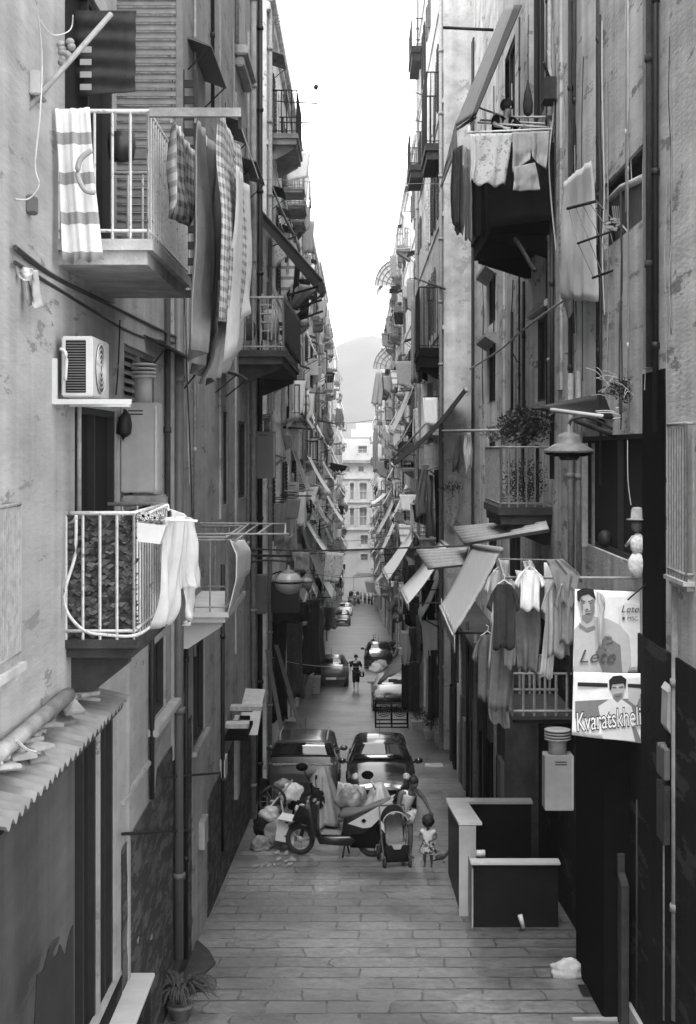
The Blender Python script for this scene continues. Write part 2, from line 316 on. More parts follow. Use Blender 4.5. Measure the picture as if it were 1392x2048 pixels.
# ---------------------------------------------------------------- buildings
def facade(mb, sg, X, Y0, Y1, z0, z1, ops, D=9., rec=.35):
    ys = sorted({Y0, Y1} | {o[0] for o in ops} | {o[1] for o in ops}); zs = sorted({z0, z1} | {o[2] for o in ops} | {o[3] for o in ops})
    ys = [y for y in ys if Y0 <= y <= Y1]; zs = [z for z in zs if z0 <= z <= z1]
    for i in range(len(ys)-1):
        run = None
        for j in range(len(zs)-1):
            yc, zc = (ys[i]+ys[i+1])/2, (zs[j]+zs[j+1])/2
            hole = any(o[0] < yc < o[1] and o[2] < zc < o[3] for o in ops)
            if not hole: run = run if run is not None else zs[j]
            if run is not None and (hole or j == len(zs)-2):
                top = zs[j] if hole else zs[j+1]
                mb.add([(X, ys[i], run), (X, ys[i+1], run), (X, ys[i+1], top), (X, ys[i], top)], [(0, 1, 2, 3)]); run = None
    for (a, b, c, d) in [o[:4] for o in ops]:
        x2 = X+sg*rec
        mb.add([(X, a, c), (X, b, c), (x2, b, c), (x2, a, c)], [(0, 1, 2, 3)]); mb.add([(X, a, d), (X, b, d), (x2, b, d), (x2, a, d)], [(0, 1, 2, 3)])
        mb.add([(X, a, c), (X, a, d), (x2, a, d), (x2, a, c)], [(0, 1, 2, 3)]); mb.add([(X, b, c), (X, b, d), (x2, b, d), (x2, b, c)], [(0, 1, 2, 3)])
    xo = X+sg*D
    mb.add([(X, Y0, z0), (xo, Y0, z0), (xo, Y0, z1), (X, Y0, z1)], [(0, 1, 2, 3)]); mb.add([(X, Y1, z0), (xo, Y1, z0), (xo, Y1, z1), (X, Y1, z1)], [(0, 1, 2, 3)])
    mb.add([(X, Y0, z1), (X, Y1, z1), (xo, Y1, z1), (xo, Y0, z1)], [(0, 1, 2, 3)]); mb.add([(xo, Y0, z0), (xo, Y1, z0), (xo, Y1, z1), (xo, Y0, z1)], [(0, 1, 2, 3)])
def fill(parent, sg, X, o, kind, rec=.35, openleaf=0):
    """what stands in an opening: glazed window, louvred shutter or dark door"""
    a, b, c, d = o[:4]; x = X+sg*rec; t = .06
    fr = MB(); fm_ = wood_m if kind != 'dark' else wood_d
    for (ya, yb, za, zb) in ((a, a+t, c, d), (b-t, b, c, d), (a+t, b-t, c, c+t), (a+t, b-t, d-t, d), ((a+b)/2-.03, (a+b)/2+.03, c+t, d-t)):
        fr.box(x-sg*.002, x-sg*.07, ya, yb, za, zb)
    f = fr.build('window', wood_w if kind == 'glass' else fm_, parent)
    if kind == 'louvre':
        q = MB(); n = int((d-c-.1)/.09)
        for i in range(n):
            z = c+t+.02+i*.09; q.add([(x-sg*.02, a+t, z+.06), (x-sg*.02, b-t, z+.06), (x-sg*.06, b-t, z), (x-sg*.06, a+t, z)], [(0, 1, 2, 3)])
        q.build('shutter', wood_m, f)
    MB().box(x, x+sg*.02, a, b, c, d).build('pane', glass if kind == 'glass' else void, f)
    if openleaf:
        q = MB(); w = (b-a)/2
        for e in (a-w, b):
            q.box(X-sg*.03, X-sg*.07, e+.02, e+w-.02, c, d)
            for i in range(int((d-c)/.12)): q.box(X-sg*.075, X-sg*.095, e+.07, e+w-.07, c+.05+i*.12, c+.1+i*.12)
        q.build('shutter', [wood_m, wood_d, wood_w][openleaf-1], f)
def balcony(parent, sg, X, Y0, Y1, z, dep=.8, hh=1.0, mi=None, ms=None, th=.16, sp=.13, br=.009, post=.018, bracket=True, name='balcony'):
    """sg -1 left, +1 right; building > balcony > slab parts"""
    mi = mi or iron; ms = ms or slab_m; xo = X-sg*dep
    mb = MB().box(X+sg*.05, xo, Y0, Y1, z-th*.45, z); mb.box(X+sg*.05, xo+sg*.05, Y0+.05, Y1-.05, z-th, z-th*.45)
    b = mb.build(name, ms, parent)
    rl = MB(); xi = xo+sg*.04
    ends = [(X, Y0+.04), (xi, Y0+.04), (xi, Y1-.04), (X, Y1-.04)]
    for h in (hh, .07): rl.tube([(q[0], q[1], z+h) for q in ends], post if h == hh else br*1.3, 6)
    for (p, q) in zip(ends[:-1], ends[1:]):
        d = math.hypot(p[0]-q[0], p[1]-q[1]); n = max(1, round(d/sp))
        for i in range(n+(1 if p is ends[0] else 0)):
            t = i/n if p is not ends[0] else (i)/n
            x, y = p[0]+(q[0]-p[0])*t, p[1]+(q[1]-p[1])*t
            rl.tube([(x, y, z), (x, y, z+hh)], br, 4)
    rl.build('railing', mi, b)
    if bracket:
        for y in (Y0+.25, Y1-.4):
            MB().prism([(X, y, z-th-.002), (xo+sg*.12, y, z-th-.002), (xo+sg*.12, y, z-th-.08), (X-sg*.1, y, z-th-.38), (X, y, z-th-.38)], (0, .16, 0)).build('bracket', ms, b)
    return b
def canopy(parent, sg, X, Y0, Y1, z, dep=.45, m=None, drop=.12):
    q = MB().prism([(X, Y0, z), (X-sg*dep, Y0, z-drop), (X-sg*dep, Y0, z-drop-.025), (X, Y0, z-.025)], (0, Y1-Y0, 0))
    b = q.build('canopy', m or grey_d, parent)
    for y in (Y0+.06, Y1-.06): MB().tube([(X, y, z-.45), (X-sg*dep*.9, y, z-drop-.03)], .012, 4).build('bracket', iron, b)
def pipe(parent, pts, r=.05, m=None, name='drainpipe'):
    mb = MB().tube(pts, r, 8)
    for i in range(len(pts)-1):
        a, b = Vector(pts[i]), Vector(pts[i+1])
        if abs(a.z-b.z) > 3:
            n = int(abs(a.z-b.z)/1.9)
            for k in range(n):
                q = a.lerp(b, (k+.5)/n); mb.lathe([(r*1.01, -.04), (r*1.35, -.04), (r*1.35, .04), (r*1.01, .04)], q, 8)
    return mb.build(name, m or irong, parent)
# ---------------------------------------------------------------- near left house
def yl(px, X=2.4): return F*X/(VX-px)
def yr(px, X=3.4): return F*X/(px-VX)
LX, RX = -2.4, 3.4
h1 = thing('apartment_house', 'near left plastered house with the barred balconies and hanging air conditioner', 'house', (LX, 18, gz(18)), 'houses along the left side')
ops = [(11.4, 13.7, CZ+1.66, CZ+4.1), (11.8, 13.9, CZ-1.55, CZ+.38), (11.75, 12.9, CZ-5.3, CZ-2.45), (12.98, 13.8, CZ-5.3, CZ-2.45), (16., 17.4, CZ-3.2, CZ-2.3),
       (20.3, 21.9, CZ-4.4, CZ-2.9), (yl(438), yl(456), CZ-1., CZ+.7), (yl(474), yl(492), CZ-1., CZ+.6), (23.7, 25.2, gz(24)-.2, CZ-6.0), (27.6, 30.4, gz(28)-.3, CZ-6.2), (31, 32.6, CZ-3, CZ-1.4),
       (14.3, 16.6, CZ-.9, CZ+1.1), (31.2, 32.6, CZ+1.9, CZ+4)]
mb = MB(); facade(mb, -1, LX, 4, 34.8, gz(35)-1, CZ+14, ops, rec=.1); mb.build('wall', pl_left, h1)
for i, o in enumerate(ops): fill(h1, -1, LX, o, ['dark', 'dark', 'dark', 'dark', 'dark', 'dark', 'dark', 'dark', 'dark', 'dark', 'louvre', 'louvre', 'louvre'][i], .1)
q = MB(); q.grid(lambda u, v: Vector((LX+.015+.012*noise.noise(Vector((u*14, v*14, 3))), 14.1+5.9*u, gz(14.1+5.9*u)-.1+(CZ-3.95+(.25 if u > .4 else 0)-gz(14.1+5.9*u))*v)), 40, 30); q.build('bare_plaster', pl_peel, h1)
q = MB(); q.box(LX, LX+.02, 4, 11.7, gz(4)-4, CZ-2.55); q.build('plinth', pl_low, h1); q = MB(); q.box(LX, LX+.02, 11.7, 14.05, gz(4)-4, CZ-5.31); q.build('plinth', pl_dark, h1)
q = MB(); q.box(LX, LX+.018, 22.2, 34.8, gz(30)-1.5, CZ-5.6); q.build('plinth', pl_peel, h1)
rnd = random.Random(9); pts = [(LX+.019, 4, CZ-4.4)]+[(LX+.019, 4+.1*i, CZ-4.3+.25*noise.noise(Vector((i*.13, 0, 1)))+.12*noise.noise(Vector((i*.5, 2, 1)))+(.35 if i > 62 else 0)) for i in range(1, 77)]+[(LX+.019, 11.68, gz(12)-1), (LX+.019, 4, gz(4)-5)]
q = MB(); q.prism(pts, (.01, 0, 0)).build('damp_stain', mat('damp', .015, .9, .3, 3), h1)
for (a, b, z, d, t) in [(16-.1, 18.3, CZ-3.2, .12, .09), (20.2, 22.1, CZ-4.4, .07, .07), (14.1, 16.0, CZ-3.55, .04, .06)]: MB().bbox(LX-.02, LX+d, a, b, z-t, z, .01).build('sill', stone, h1)
for (a, b, z, dp, m) in [(19.6, 21.9, CZ+5.83, .34, grey_d), (24.3, 26.2, CZ+5.9, .32, grey_d), (28.3, 30.8, CZ+6, .35, grey_d), (15.6, 19.3, CZ+1.3, .27, iron), (23.4, 25.4, CZ+1.42, .4, grey_d)]: canopy(h1, -1, LX, a, b, z, dp, m)
MB().bbox(LX, LX+.25, 27.2, 29.5, CZ+7.75, CZ+7.95, .03).bbox(LX, LX+.17, 27.3, 29.4, CZ+7.55, CZ+7.745, .03).build('cornice', stone, h1)
for px, z0, z1, r, m in [(345, CZ-6.6, CZ+2, .065, grey_d), (327, CZ-1.5, CZ+2, .035, slab_d), (420, CZ+5.5, CZ+13, .03, iron), (468, CZ+7.9, CZ+13, .04, irong), (500, gz(34), CZ+13, .06, slab_m), (514, gz(34), CZ+13, .06, iron), (366, CZ-7, CZ-1.5, .03, iron), (296, CZ-4, CZ-1.5, .03, iron), (150, CZ-1, CZ+1.0, .02, irong), (440, CZ-7, CZ-2, .035, iron), (492, CZ-3, CZ+9, .03, irong), (385, CZ-3, CZ+9, .02, irong)]:
    pipe(h1, [(LX+r+.015, yl(px), z1), (LX+r+.015, yl(px), z0)], r, m)
for a, b, z0, z1 in [(17.9, 18.2, CZ-4, CZ+12), (24.1, 24.5, CZ-1.2, CZ+9), (27.2, 27.6, CZ-4, CZ+7), (33.3, 34.0, CZ-5, CZ+13), (14.4, 14.5, CZ-7, CZ-1)]: MB().box(LX, LX+.035, a, b, z0, z1).build('pilaster', pl_left, h1)
for pa, pb, yy in [(245, 375, 1668), (330, 440, 1554)]: MB().tube([P(pa, yy, (VX-pa)/2.34), P(pb, yy-8, (VX-pb)/2.34)], .018, 5).build('pipe', iron, h1)
# upper balcony
balcony(h1, -1, LX, 11.12, 13.7, CZ+1.69, .76, 1.03, ironw, slab_l, .2, .135, .012, .02, False)
# lower balcony with bowed bars
balcony(h1, -1, LX, 11.4, 13.4, CZ-1.56, .6, 1.04, ironw, slab_d, .15, .15, .012, .02, True)
# pale-floored balcony
balcony(h1, -1, LX, 18.55, 21.4, CZ-2.17, .68, 1.0, irong, marble, .14, .2, .012, .02, True)
# balcony at the picture's left edge
balcony(h1, -1, LX, 8.6, 9.55, CZ-1.45, .13, 1.08, irong, slab_l, .12, .05, .009, .015, False)
# large shadowed balcony
balcony(h1, -1, LX, 27.8, 34.5, CZ+2.0, .95, 1.05, irong, slab_d, .28, .14, .014, .03, True)
# things of the left house
leaf = thing('shutter_leaf', 'open grey louvred shutter leaf behind the upper balcony', 'shutter', (-2.1, 13.85, CZ+1.7))
q = MB()
for x in (-2.48, -1.80): q.box(x, x+.06, 13.83, 13.88, CZ+1.7, CZ+4.6)
for z in (1.7, 2.9, 4.5): q.box(-2.419, -1.801, 13.835, 13.875, CZ+z, CZ+z+.08)
q.build('frame', wood_m, leaf); q = MB()
for i in range(34):
    z = CZ+1.8+i*.082; q.add([(-2.41, 13.84, z), (-1.81, 13.84, z), (-1.81, 13.87, z+.07), (-2.41, 13.87, z+.07)], [(0, 1, 2, 3)])
q.build('louvres', wood_m, leaf, solid=.008)
lf2 = thing('shutter_leaf', 'narrow open shutter leaf with pale gaps beside the striped laundry', 'shutter', (-1.75, 14.6, CZ+1.7))
q = MB()
for x in (-1.84, -1.70): q.box(x-.02, x+.02, 14.6, 14.64, CZ+1.6, CZ+4.)
for i in range(14): q.box(-1.819, -1.721, 14.605, 14.635, CZ+1.6+i*.17, CZ+1.68+i*.17)
q.build('frame', wood_d, lf2)
bl = MB(); sheet(bl, [P(135, 20, 226), P(272, 20, 226), P(270, 182, 226), P(160, 195, 226)], 6, 40, folds=1.2, amp=.01)
for v in bl.v: v.y += .02*math.sin(v.z*38+v.x*2)
bl.solo('roller_blind', 'dark crinkled fabric blind hanging above the upper balcony', 'blind', cl['dark'], solid=.01)
dk = MB().box(-2.75, -2.41, 13.6, 13.64, CZ+1.66, CZ+4.2); dk.solo('shutter_leaf', 'dark closed shutter leaf below the crinkled blind', 'shutter', wood_d)
tp = MB()
for i in range(4): tp.add([P(160, 93+i*25, 228), P(183, 93+i*25, 228), P(183, 105+i*25, 228), P(160, 105+i*25, 228)], [(0, 1, 2, 3)])
tp.solo('cloth_strip', 'four small pale squares pinned on the dark blind', 'strip', cl['pale'], solid=.005)
# drying rack bars of the upper balcony
rk = thing('drying_rack', 'long dark bar drying rack reaching out from upper left balcony', 'drying rack', P(480, 235, 250))
MB().box(*[c for c in ((-1.66, -.93), (11.08, 11.13), (CZ+2.66, CZ+2.73)) for c in c]).build('bar', slab_m, rk)
MB().prism([P(475, 215, 250), P(483, 215, 250), P(483, 258, 250), P(477, 258, 250)], (0, .03, 0)).build('bracket', iron, rk)
for x in (-1.5, -1.31, -1.12, -.97): MB().tube([(x, 11.1, CZ+2.7), (x, 13.6, CZ+2.66)], .006, 4).build('line', cabw, rk)
G = 'laundry on the upper left drying rack'
cloth('checked_towel', 'checked towel bunched at its foot, nearest the railing corner', 'check', [(340, 235), (338, 330), (342, 430)], [(384, 305), (381, 380), (378, 455)], 250, 224, group=G, folds=2, amp=.05, seed=1)
cloth('grey_bedsheet', 'very long plain grey bedsheet drooping to a rounded point', 'grey', [(388, 235), (383, 420), (384, 690)], [(434, 318), (440, 500), (412, 770)], 250, 218, group=G, folds=3, amp=.06, seed=2)
cloth('net_throw', 'dark checked net throw hanging between two plain sheets', 'net', [(436, 225), (434, 380), (437, 640)], [(478, 300), (488, 450), (480, 640)], 250, 212, group=G, folds=2.5, amp=.04, seed=3)
cloth('pale_sheet', 'pale narrow sheet beyond the net throw on the left', 'pale', [(470, 330), (472, 480), (460, 720)], [(494, 380), (493, 540), (488, 600)], 235, 205, group=G, folds=2, amp=.04, seed=4)
cloth('grey_bedsheet', 'lower grey sheet end hanging below the net throw', 'grey', [(430, 560), (432, 660), (405, 765)], [(486, 590), (470, 700), (440, 745)], 228, 205, group=G, folds=2, amp=.05, seed=24)
for i, (x, y, s) in enumerate([(343, 238, 249), (360, 265, 240), (378, 298, 226), (391, 238, 249), (412, 285, 236), (431, 318, 219)]):
    MB().box(-.008, .008, -.01, .01, -.03, .05, Matrix.Translation(P(x, y, s))).solo('clothes_peg', 'small white clothes peg gripping laundry on upper left drying rack', 'peg', plast_w, 'pegs on the upper left drying rack')
cloth('printed_towel', 'white towel with grey printed bands over the upper balcony rail', 'striped', [(112, 219), (118, 330), (128, 525)], [(180, 216), (188, 340), (206, 520)], 254, folds=2.2, amp=.035, seed=5)
MB().tube(smoothpath([P(184, 300, 262), P(160, 320, 262), P(156, 352, 262), P(170, 380, 262), P(190, 385, 262)]), .022, 6).solo('towel_ring', 'pale ring shape on printed towel of the upper balcony', 'ring', cl['pale'])
MB().lathe([(.01, 0), (.11, .02), (.13, .14), (.12, .26), (.02, .28)], P(243, 325, 220), 14).solo('water_drum', 'dark round drum seen behind the upper balcony bars', 'drum', mat('dark drum', .03, .35, .2))
MB().tube([P(30, 246, 275), P(222, 28, 262)], .022, 8).solo('diagonal_pole', 'long grey pole slanting across the top left corner', 'pole', irong)
g = MB()
for i in range(9): g.ball(P(128+random.Random(i).uniform(-10, 16), 84+i*5, 262), .035, (1, 1, .9), 8, 6)
g.solo('onion_garland', 'garland of small onions hung on the upper left wall', 'garland', mat('onion', .22, .5, .3, 20))
jb = MB().bbox(LX, LX+.08, 10.15, 10.42, CZ+2.6, CZ+2.78, .01); jb.solo('junction_box', 'small pale junction box on the upper left wall', 'box', grey_m)
jb = MB().bbox(LX, LX+.06, 10.05, 10.2, CZ+1.72, CZ+1.85, .01); jb.solo('junction_box', 'small dark junction box under the looping white cable', 'box', grey_d)
wire('thin white cable running down beside the onion garland', [(76, 30, 286), (84, 120, 282), (80, 230, 284), (70, 330, 284), (78, 370, 284), (58, 397, 284), (30, 398, 286)], .006, cabw)
wire('thin pale cable bowed below the top left corner', [(80, 40, 284), (105, 70, 280), (140, 60, 268), (146, 30, 268)], .005, cabw)
wire('upper of two thick twisted cables crossing the left wall', [(30, 495, 290), (110, 555, 252), (200, 600, 215), (280, 640, 182), (362, 680, 150)], .022)
wire('lower of two thick twisted cables crossing the left wall', [(30, 525, 290), (110, 575, 252), (200, 630, 215), (280, 672, 182), (360, 688, 150)], .017)
wire('dark hose loosely hung below the twisted cables', [(240, 640, 202), (236, 740, 202), (232, 790, 203)], .008)
cloth('small_washing', 'few small crumpled cloths at the left picture edge', 'pale', [(40, 545), (52, 570), (58, 612)], [(76, 540), (80, 590), (86, 618)], 280, folds=2, amp=.04, seed=6)
cloth('small_washing', 'pale rag over the dark bar at the left picture edge', 'white', [(30, 530), (30, 540), (32, 556)], [(66, 538), (64, 548), (62, 560)], 284, folds=1, amp=.03, seed=7)
# air conditioner on its bracket
ac = thing('air_conditioner', 'white air conditioner on a bracket, left wall, with large round fan', 'air conditioner', (-2.2, 11.3, CZ+.4))
x0, x1, y0, y1, z0, z1 = -2.35, -2.1, 11.03, 11.75, CZ+.42, CZ+.905
MB().bbox(x0, x1, y0, y1, z0, z1, .012).build('body', white_m, ac)
g = MB()
for i in range(20): g.box(x0+.04, x1-.06, y0-.008, y0+.003, z0+.045+i*.021, z0+.055+i*.021)
gr_ = g.build('grille', grey_d, ac); MB().box(x0+.035, x1-.055, y0-.003, y0+.002, z0+.035, z1-.035).build('coil', black, gr_)
g = MB(); c = Vector((x1, (y0+y1)/2-.06, (z0+z1)/2)); axm = Matrix.Rotation(R(90), 3, 'Y')
for r_ in (.2, .16, .12, .08, .04): g.tube([c+Vector((.012, r_*math.cos(a*.3142), r_*math.sin(a*.3142))) for a in range(21)], .0045, 4)
fg = g.build('fan_grille', white_m, ac); MB().lathe([(.205, 0), (.205, .006)], c, 24, axm).build('fan', grey_d, fg)
for ya, xe in ((10.92, .62), (11.6, .5)): MB().prism([(LX, ya, CZ+.36), (LX+xe, ya, CZ+.36), (LX+xe, ya, CZ+.4), (LX+.035, ya, CZ+.4), (LX+.035, ya, CZ+.72), (LX, ya, CZ+.72)], (0, .045, 0)).build('bracket', white_m, ac)
MB().tube(smoothpath([(LX+.05, 11., CZ+.8), (LX+.1, 10.97, CZ+.75), (LX+.09, 10.99, CZ+.55)]), .015, 6).build('hose', white_m, ac)
# boilers
def boiler(label, px0, px1, py0, py1, s, dep, m, flue=None, name='water_heater', cat='water heater', vents=2, slots=(.2, .6)):
    a, b = P(px0, py1, s), P(px1, py0, s); w = b.x-a.x
    t = thing(name, label, cat, (a.x+w/2, a.y+dep/2, a.z))
    MB().bbox(a.x, b.x, a.y, a.y+dep, a.z, b.z, .01).build('case', m, t)
    g = MB()
    for i in range(vents): g.box(a.x+w*slots[0], a.x+w*slots[1], a.y-.004, a.y+.004, b.z-.09-i*.035, b.z-.078-i*.035)
    if vents: g.build('vent', black, t)
    MB().box(b.x-.03, b.x-.012, a.y-.006, a.y+.004, a.z+.03, b.z-.03).build('door_edge', white_m if m is not white_m else grey_m, t)
    if flue:
        fx0, fx1, fy = flue; r_ = (fx1-fx0)/2/s; cx = P((fx0+fx1)/2, py0, s).x; zt = P(0, fy, s).z
        f = MB().lathe([(r_, 0), (r_, zt-b.z-.1)], (cx, a.y+dep/2, b.z), 14).build('flue', m, t)
        g = MB()
        for k in range(4): g.lathe([(r_*1.1, 0), (r_*1.45, .008), (r_*1.45, .022), (r_*1.1, .03)], (cx, a.y+dep/2, zt-.15+.04*k), 16)
        g.build('cowl', m, f)
    return t
b1 = boiler('grey boiler cabinet with round chimney, right of the hanging air conditioner', 241, 316, 805, 985, 198, .3, grey_m, (265, 300, 725))
MB().bbox(-2.39, -1.96, 14.02, 14.4, CZ-.56, CZ-.46, .02).build('shelf', slab_m, b1)
MB().ball(P(247, 850, 200), .07, (1, 1, 2), 8, 6, .3, 4).solo('gas_meter', 'dark gas meter between wall and grey boiler cabinet', 'meter', iron)
boiler('dark grey boiler box with flue, on the corner left of mid-picture', 512, 550, 863, 957, 88, .35, mat('dark enamel', .14, .5, .1, 4), (526, 538, 828), vents=1)
# lower balcony furnishings
hd = MB()
rnd = random.Random(5)
for i in range(1500):
    u, v = rnd.random(), rnd.random()
    if rnd.random() < .45: c = Vector((-2.4+u*.56, 11.48+rnd.uniform(0, .05), CZ-1.53+v*1.0)); d = Vector((1, .2, 0))
    else: c = Vector((-1.85-rnd.uniform(0, .04), 11.45+u*1.85, CZ-1.53+v*1.0)); d = Vector((.1, 1, 0))
    e = Vector((rnd.uniform(-.02, .02), rnd.uniform(-.03, .03), .035+rnd.random()*.03)); w = d*rnd.uniform(.02, .05)
    hd.add([c-w, c+e*.4-w*.2, c+w+e*.3, c-e*.5], [(0, 1, 2, 3)])
hd.box(-2.36, -1.88, 11.545, 11.55, CZ-1.5, CZ-.6); hd.box(-1.905, -1.9, 11.55, 13.3, CZ-1.5, CZ-.6)
hd.solo('leaf_screen', 'dark artificial leaf screen behind the bowed balcony bars', 'screen', mat('artificial leaves', .035, .45, .9, 30), kind=None)
bw_ = MB(); bw_.tube(smoothpath([P(152, 1030, 246), P(150, 1110, 246), P(130, 1180, 247), P(135, 1225, 247), P(170, 1262, 247), P(215, 1270, 247), P(262, 1272, 246), (-1.76, 11.6, CZ-1.5), (-1.74, 12.4, CZ-1.46), (-1.76, 13.2, CZ-1.42)], 4), .014, 6)
bw_.solo('bowed_bar', 'white bowed bar bulging round the foot of leafy balcony', 'bar', ironw)
fp = thing('flower_planter', 'white hanging planter of daisies on the bowed balcony corner', 'planter', P(300, 1085, 250))
a = P(298, 1065, 250); Mx = Matrix.Translation(a) @ Matrix.Rotation(R(18), 4, 'Z') @ Matrix.Rotation(R(8), 4, 'Y')
q = MB(); q.prism([Mx @ Vector(p_) for p_ in ((-.09, -.05, -.08), (.09, -.05, -.08), (.115, -.07, .07), (-.115, -.07, .07))], Vector((0, .14, 0))); q.build('box', white_m, fp)
q = MB(); rnd = random.Random(8)
for i in range(60):
    c = Mx @ Vector((rnd.uniform(-.12, .12), rnd.uniform(-.06, .08), .08+rnd.random()*.07)); q.ball(c, .012+.008*rnd.random(), (1, 1, .6), 6, 4)
q.build('foliage', leafl, fp)
for i in range(7):
    c = Mx @ Vector((rnd.uniform(-.11, .11), rnd.uniform(-.08, .02), .11+rnd.random()*.05)); q = MB()
    for k in range(8): q.tube([c, c+Vector((.03*math.cos(k*.785), -.008, .03*math.sin(k*.785)))], .007, 4)
    f_ = q.build('flower', cl['white'], fp); MB().ball(c+Vector((0, -.01, 0)), .011, (1, 1, 1), 6, 4).build('flower_heart', black, f_)
G2 = 'white laundry over the bowed balcony'
cloth('white_shirt', 'white shirt hanging from bowed balcony, right of the daisies', 'white', [(330, 1035), (318, 1120), (308, 1255)], [(372, 1030), (352, 1140), (335, 1250)], 238, 228, group=G2, folds=2.5, amp=.05, seed=8)
cloth('white_shirt', 'broad white blouse hanging beyond the white shirt, lower left balcony', 'white', [(345, 1022), (350, 1130), (352, 1175)], [(387, 1040), (392, 1110), (402, 1172)], 226, 215, group=G2, folds=3, amp=.05, seed=9)
cloth('white_shirt', 'small white cloth hanging lowest of the bowed balcony washing', 'white', [(368, 1120), (362, 1180), (365, 1240)], [(392, 1150), (388, 1200), (374, 1250)], 220, 212, group=G2, folds=2, amp=.04, seed=10)
hr = thing('drying_rack', 'white plastic rack holding white washing on bowed balcony', 'drying rack', P(340, 1030, 235))
MB().tube(smoothpath([P(300, 1025, 240), P(322, 1015, 232), P(335, 1010, 230), P(336, 1022, 230)]), .012, 6).tube([P(322, 1040, 236), P(395, 1042, 236)], .012, 6).tube([P(318, 1012, 222), P(370, 1030, 222)], .01, 6).build('frame', plast_w, hr)
# wire rack further along
r2 = thing('drying_rack', 'wide empty metal drying rack on pale-floored left balcony', 'drying rack', P(470, 1065, 150))
q = MB()
for (a, b) in [((380, 1068, 152), (578, 1068, 148)), ((400, 1046, 135), (572, 1048, 130)), ((395, 1080, 151), (470, 1080, 149)), ((470, 1070, 150), (500, 1046, 133)), ((570, 1068, 148), (571, 1048, 130)), ((515, 1068, 150), (545, 1047, 132)), ((470, 1082, 150), (515, 1050, 133))]: q.tube([P(*a), P(*b)], .015, 6)
q.build('frame', irong, r2)
bs = MB(); bs.grid(lambda u, v: P(poly2([(460, 1080), (473, 1110), (472, 1160), (456, 1215)], v)[0]+38*u*(.75 if v < .7 else .5+.1*v), poly2([(460, 1080), (473, 1110), (472, 1160), (456, 1225)], v)[1]-30*u*v, 150-20*u)+Vector((.006*math.sin(u*80), 0, 0)), 40, 16)
bs.solo('corrugated_sheet', 'pale corrugated sheet curving round the end of left balcony', 'sheet', mat('pale corrugated', .55, .6, .1, 5, stripes=(1, 9., .8, .4)), solid=.01)
# corrugated lean-to roof
cr = thing('corrugated_roof', 'corrugated sheet roof over the lower left corner window', 'roof', (-2.25, 10.5, CZ-2.3))
def crf(u, v):
    Y = 8.2+4.45*v; w = .024*math.sin(Y*2*math.pi/.17)
    return Vector((-2.72+.64*u+.004*math.sin(v*31), Y, CZ-2.1-.15*u+w))
MB().grid(crf, 6, 260).build('sheet', mat('old fibre cement', .15, .9, .2, 5, .15), cr, solid=.006)
MB().box(-2.42, -2.13, 8.2, 12.6, CZ-2.34, CZ-2.30).build('batten', slab_d, cr)
q = MB(); rnd = random.Random(3)
for i in range(26):
    Mx = Matrix.Translation((-2.38+rnd.uniform(-.1, .1), 9.0+rnd.random()*3.1, CZ-2.08+rnd.uniform(-.02, .04))) @ Matrix.Rotation(rnd.uniform(-1, 1), 4, 'Z') @ Matrix.Rotation(rnd.uniform(-.4, .4), 4, 'X')
    q.bbox(-.06-rnd.random()*.07, .08, -.1-rnd.random()*.16, .1, -.012, .02, .006, Mx)
q.solo('rubble', 'broken tiles and boards piled on the corrugated roof', 'rubble', slab_m, kind='stuff')
MB().tube([(-2.33, 8.2, CZ-1.97), (-2.33, 11.2, CZ-1.97)], .06, 8).solo('gutter_pipe', 'thick grey pipe lying along back of corrugated roof', 'pipe', slab_m)
wire('pale cable snaking over the corrugated roof', [(135, 1405, 228), (150, 1425, 232), (172, 1440, 232), (160, 1475, 240), (122, 1478, 246)], .012, cabw)
wire('pale cable scrap at left edge of corrugated roof', [(32, 1480, 300), (55, 1500, 295), (80, 1505, 285)], .012, cabw)
cloth('paper_scrap', 'crumpled white paper lying on the corrugated roof', 'white', [(92, 1512), (95, 1520)], [(115, 1516), (112, 1526)], 270, folds=1, amp=.02, cat='paper', nu=5, nv=4)
# stone stair coping bottom left
cp = thing('stone_coping', 'pale marble slab capping a low wall in lower left corner', 'coping', P(250, 2200, 190))
MB().bbox(-2.56, -2.13, 9.5, 14.63, CZ-5.54, CZ-5.5, .008).build('slab', marble, cp)
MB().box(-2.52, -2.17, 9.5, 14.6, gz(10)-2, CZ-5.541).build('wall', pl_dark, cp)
sp_ = MB().prism([(-2.44, 9.5, CZ-6.), (-2.44, 16.2, CZ-5.75), (-2.44, 16.2, CZ-5.55), (-2.44, 15.2, CZ-5.32), (-2.44, 9.5, CZ-5.1)], (.05, 0, 0))
sp_.solo('stone_ramp', 'grey stone skirting rising along wall behind marble slab', 'skirting', stone)
# spiky plant in pot
def grass_plant(label, base, n, h, spread, m, potr=.14, poth=.22, potm=None, seed=1, name='potted_plant', wid=.018):
    rnd = random.Random(seed); t = thing(name, label, 'plant', base); B_ = Vector(base)
    if poth: MB().lathe([(potr*.7, 0), (potr, poth), (potr*1.12, poth+.005), (potr*1.12, poth+.04), (potr*.9, poth+.04)], B_, 14).build('pot', potm or plast_w, t)
    q = MB()
    for i in range(n):
        a = rnd.uniform(0, 6.28); r_ = spread*rnd.uniform(.5, 1); hh = h*rnd.uniform(.6, 1); pts = []
        for k in range(6):
            u = k/5; pts.append(B_+Vector((math.cos(a)*r_*u, math.sin(a)*r_*u, poth+hh*(1.9*u-1.5*u*u))))
        sd = Vector((-math.sin(a), math.cos(a), 0)); vs = []
        for k, c in enumerate(pts): w = wid*(1-(k/5)**2)+.002; vs += [c-sd*w, c+Vector((0, 0, w*.5)), c+sd*w]
        q.add(vs, [(k*3+j, k*3+j+1, k*3+j+4, k*3+j+3) for k in range(5) for j in range(2)], True)
    q.build('foliage', m, t, fixn=False); return t
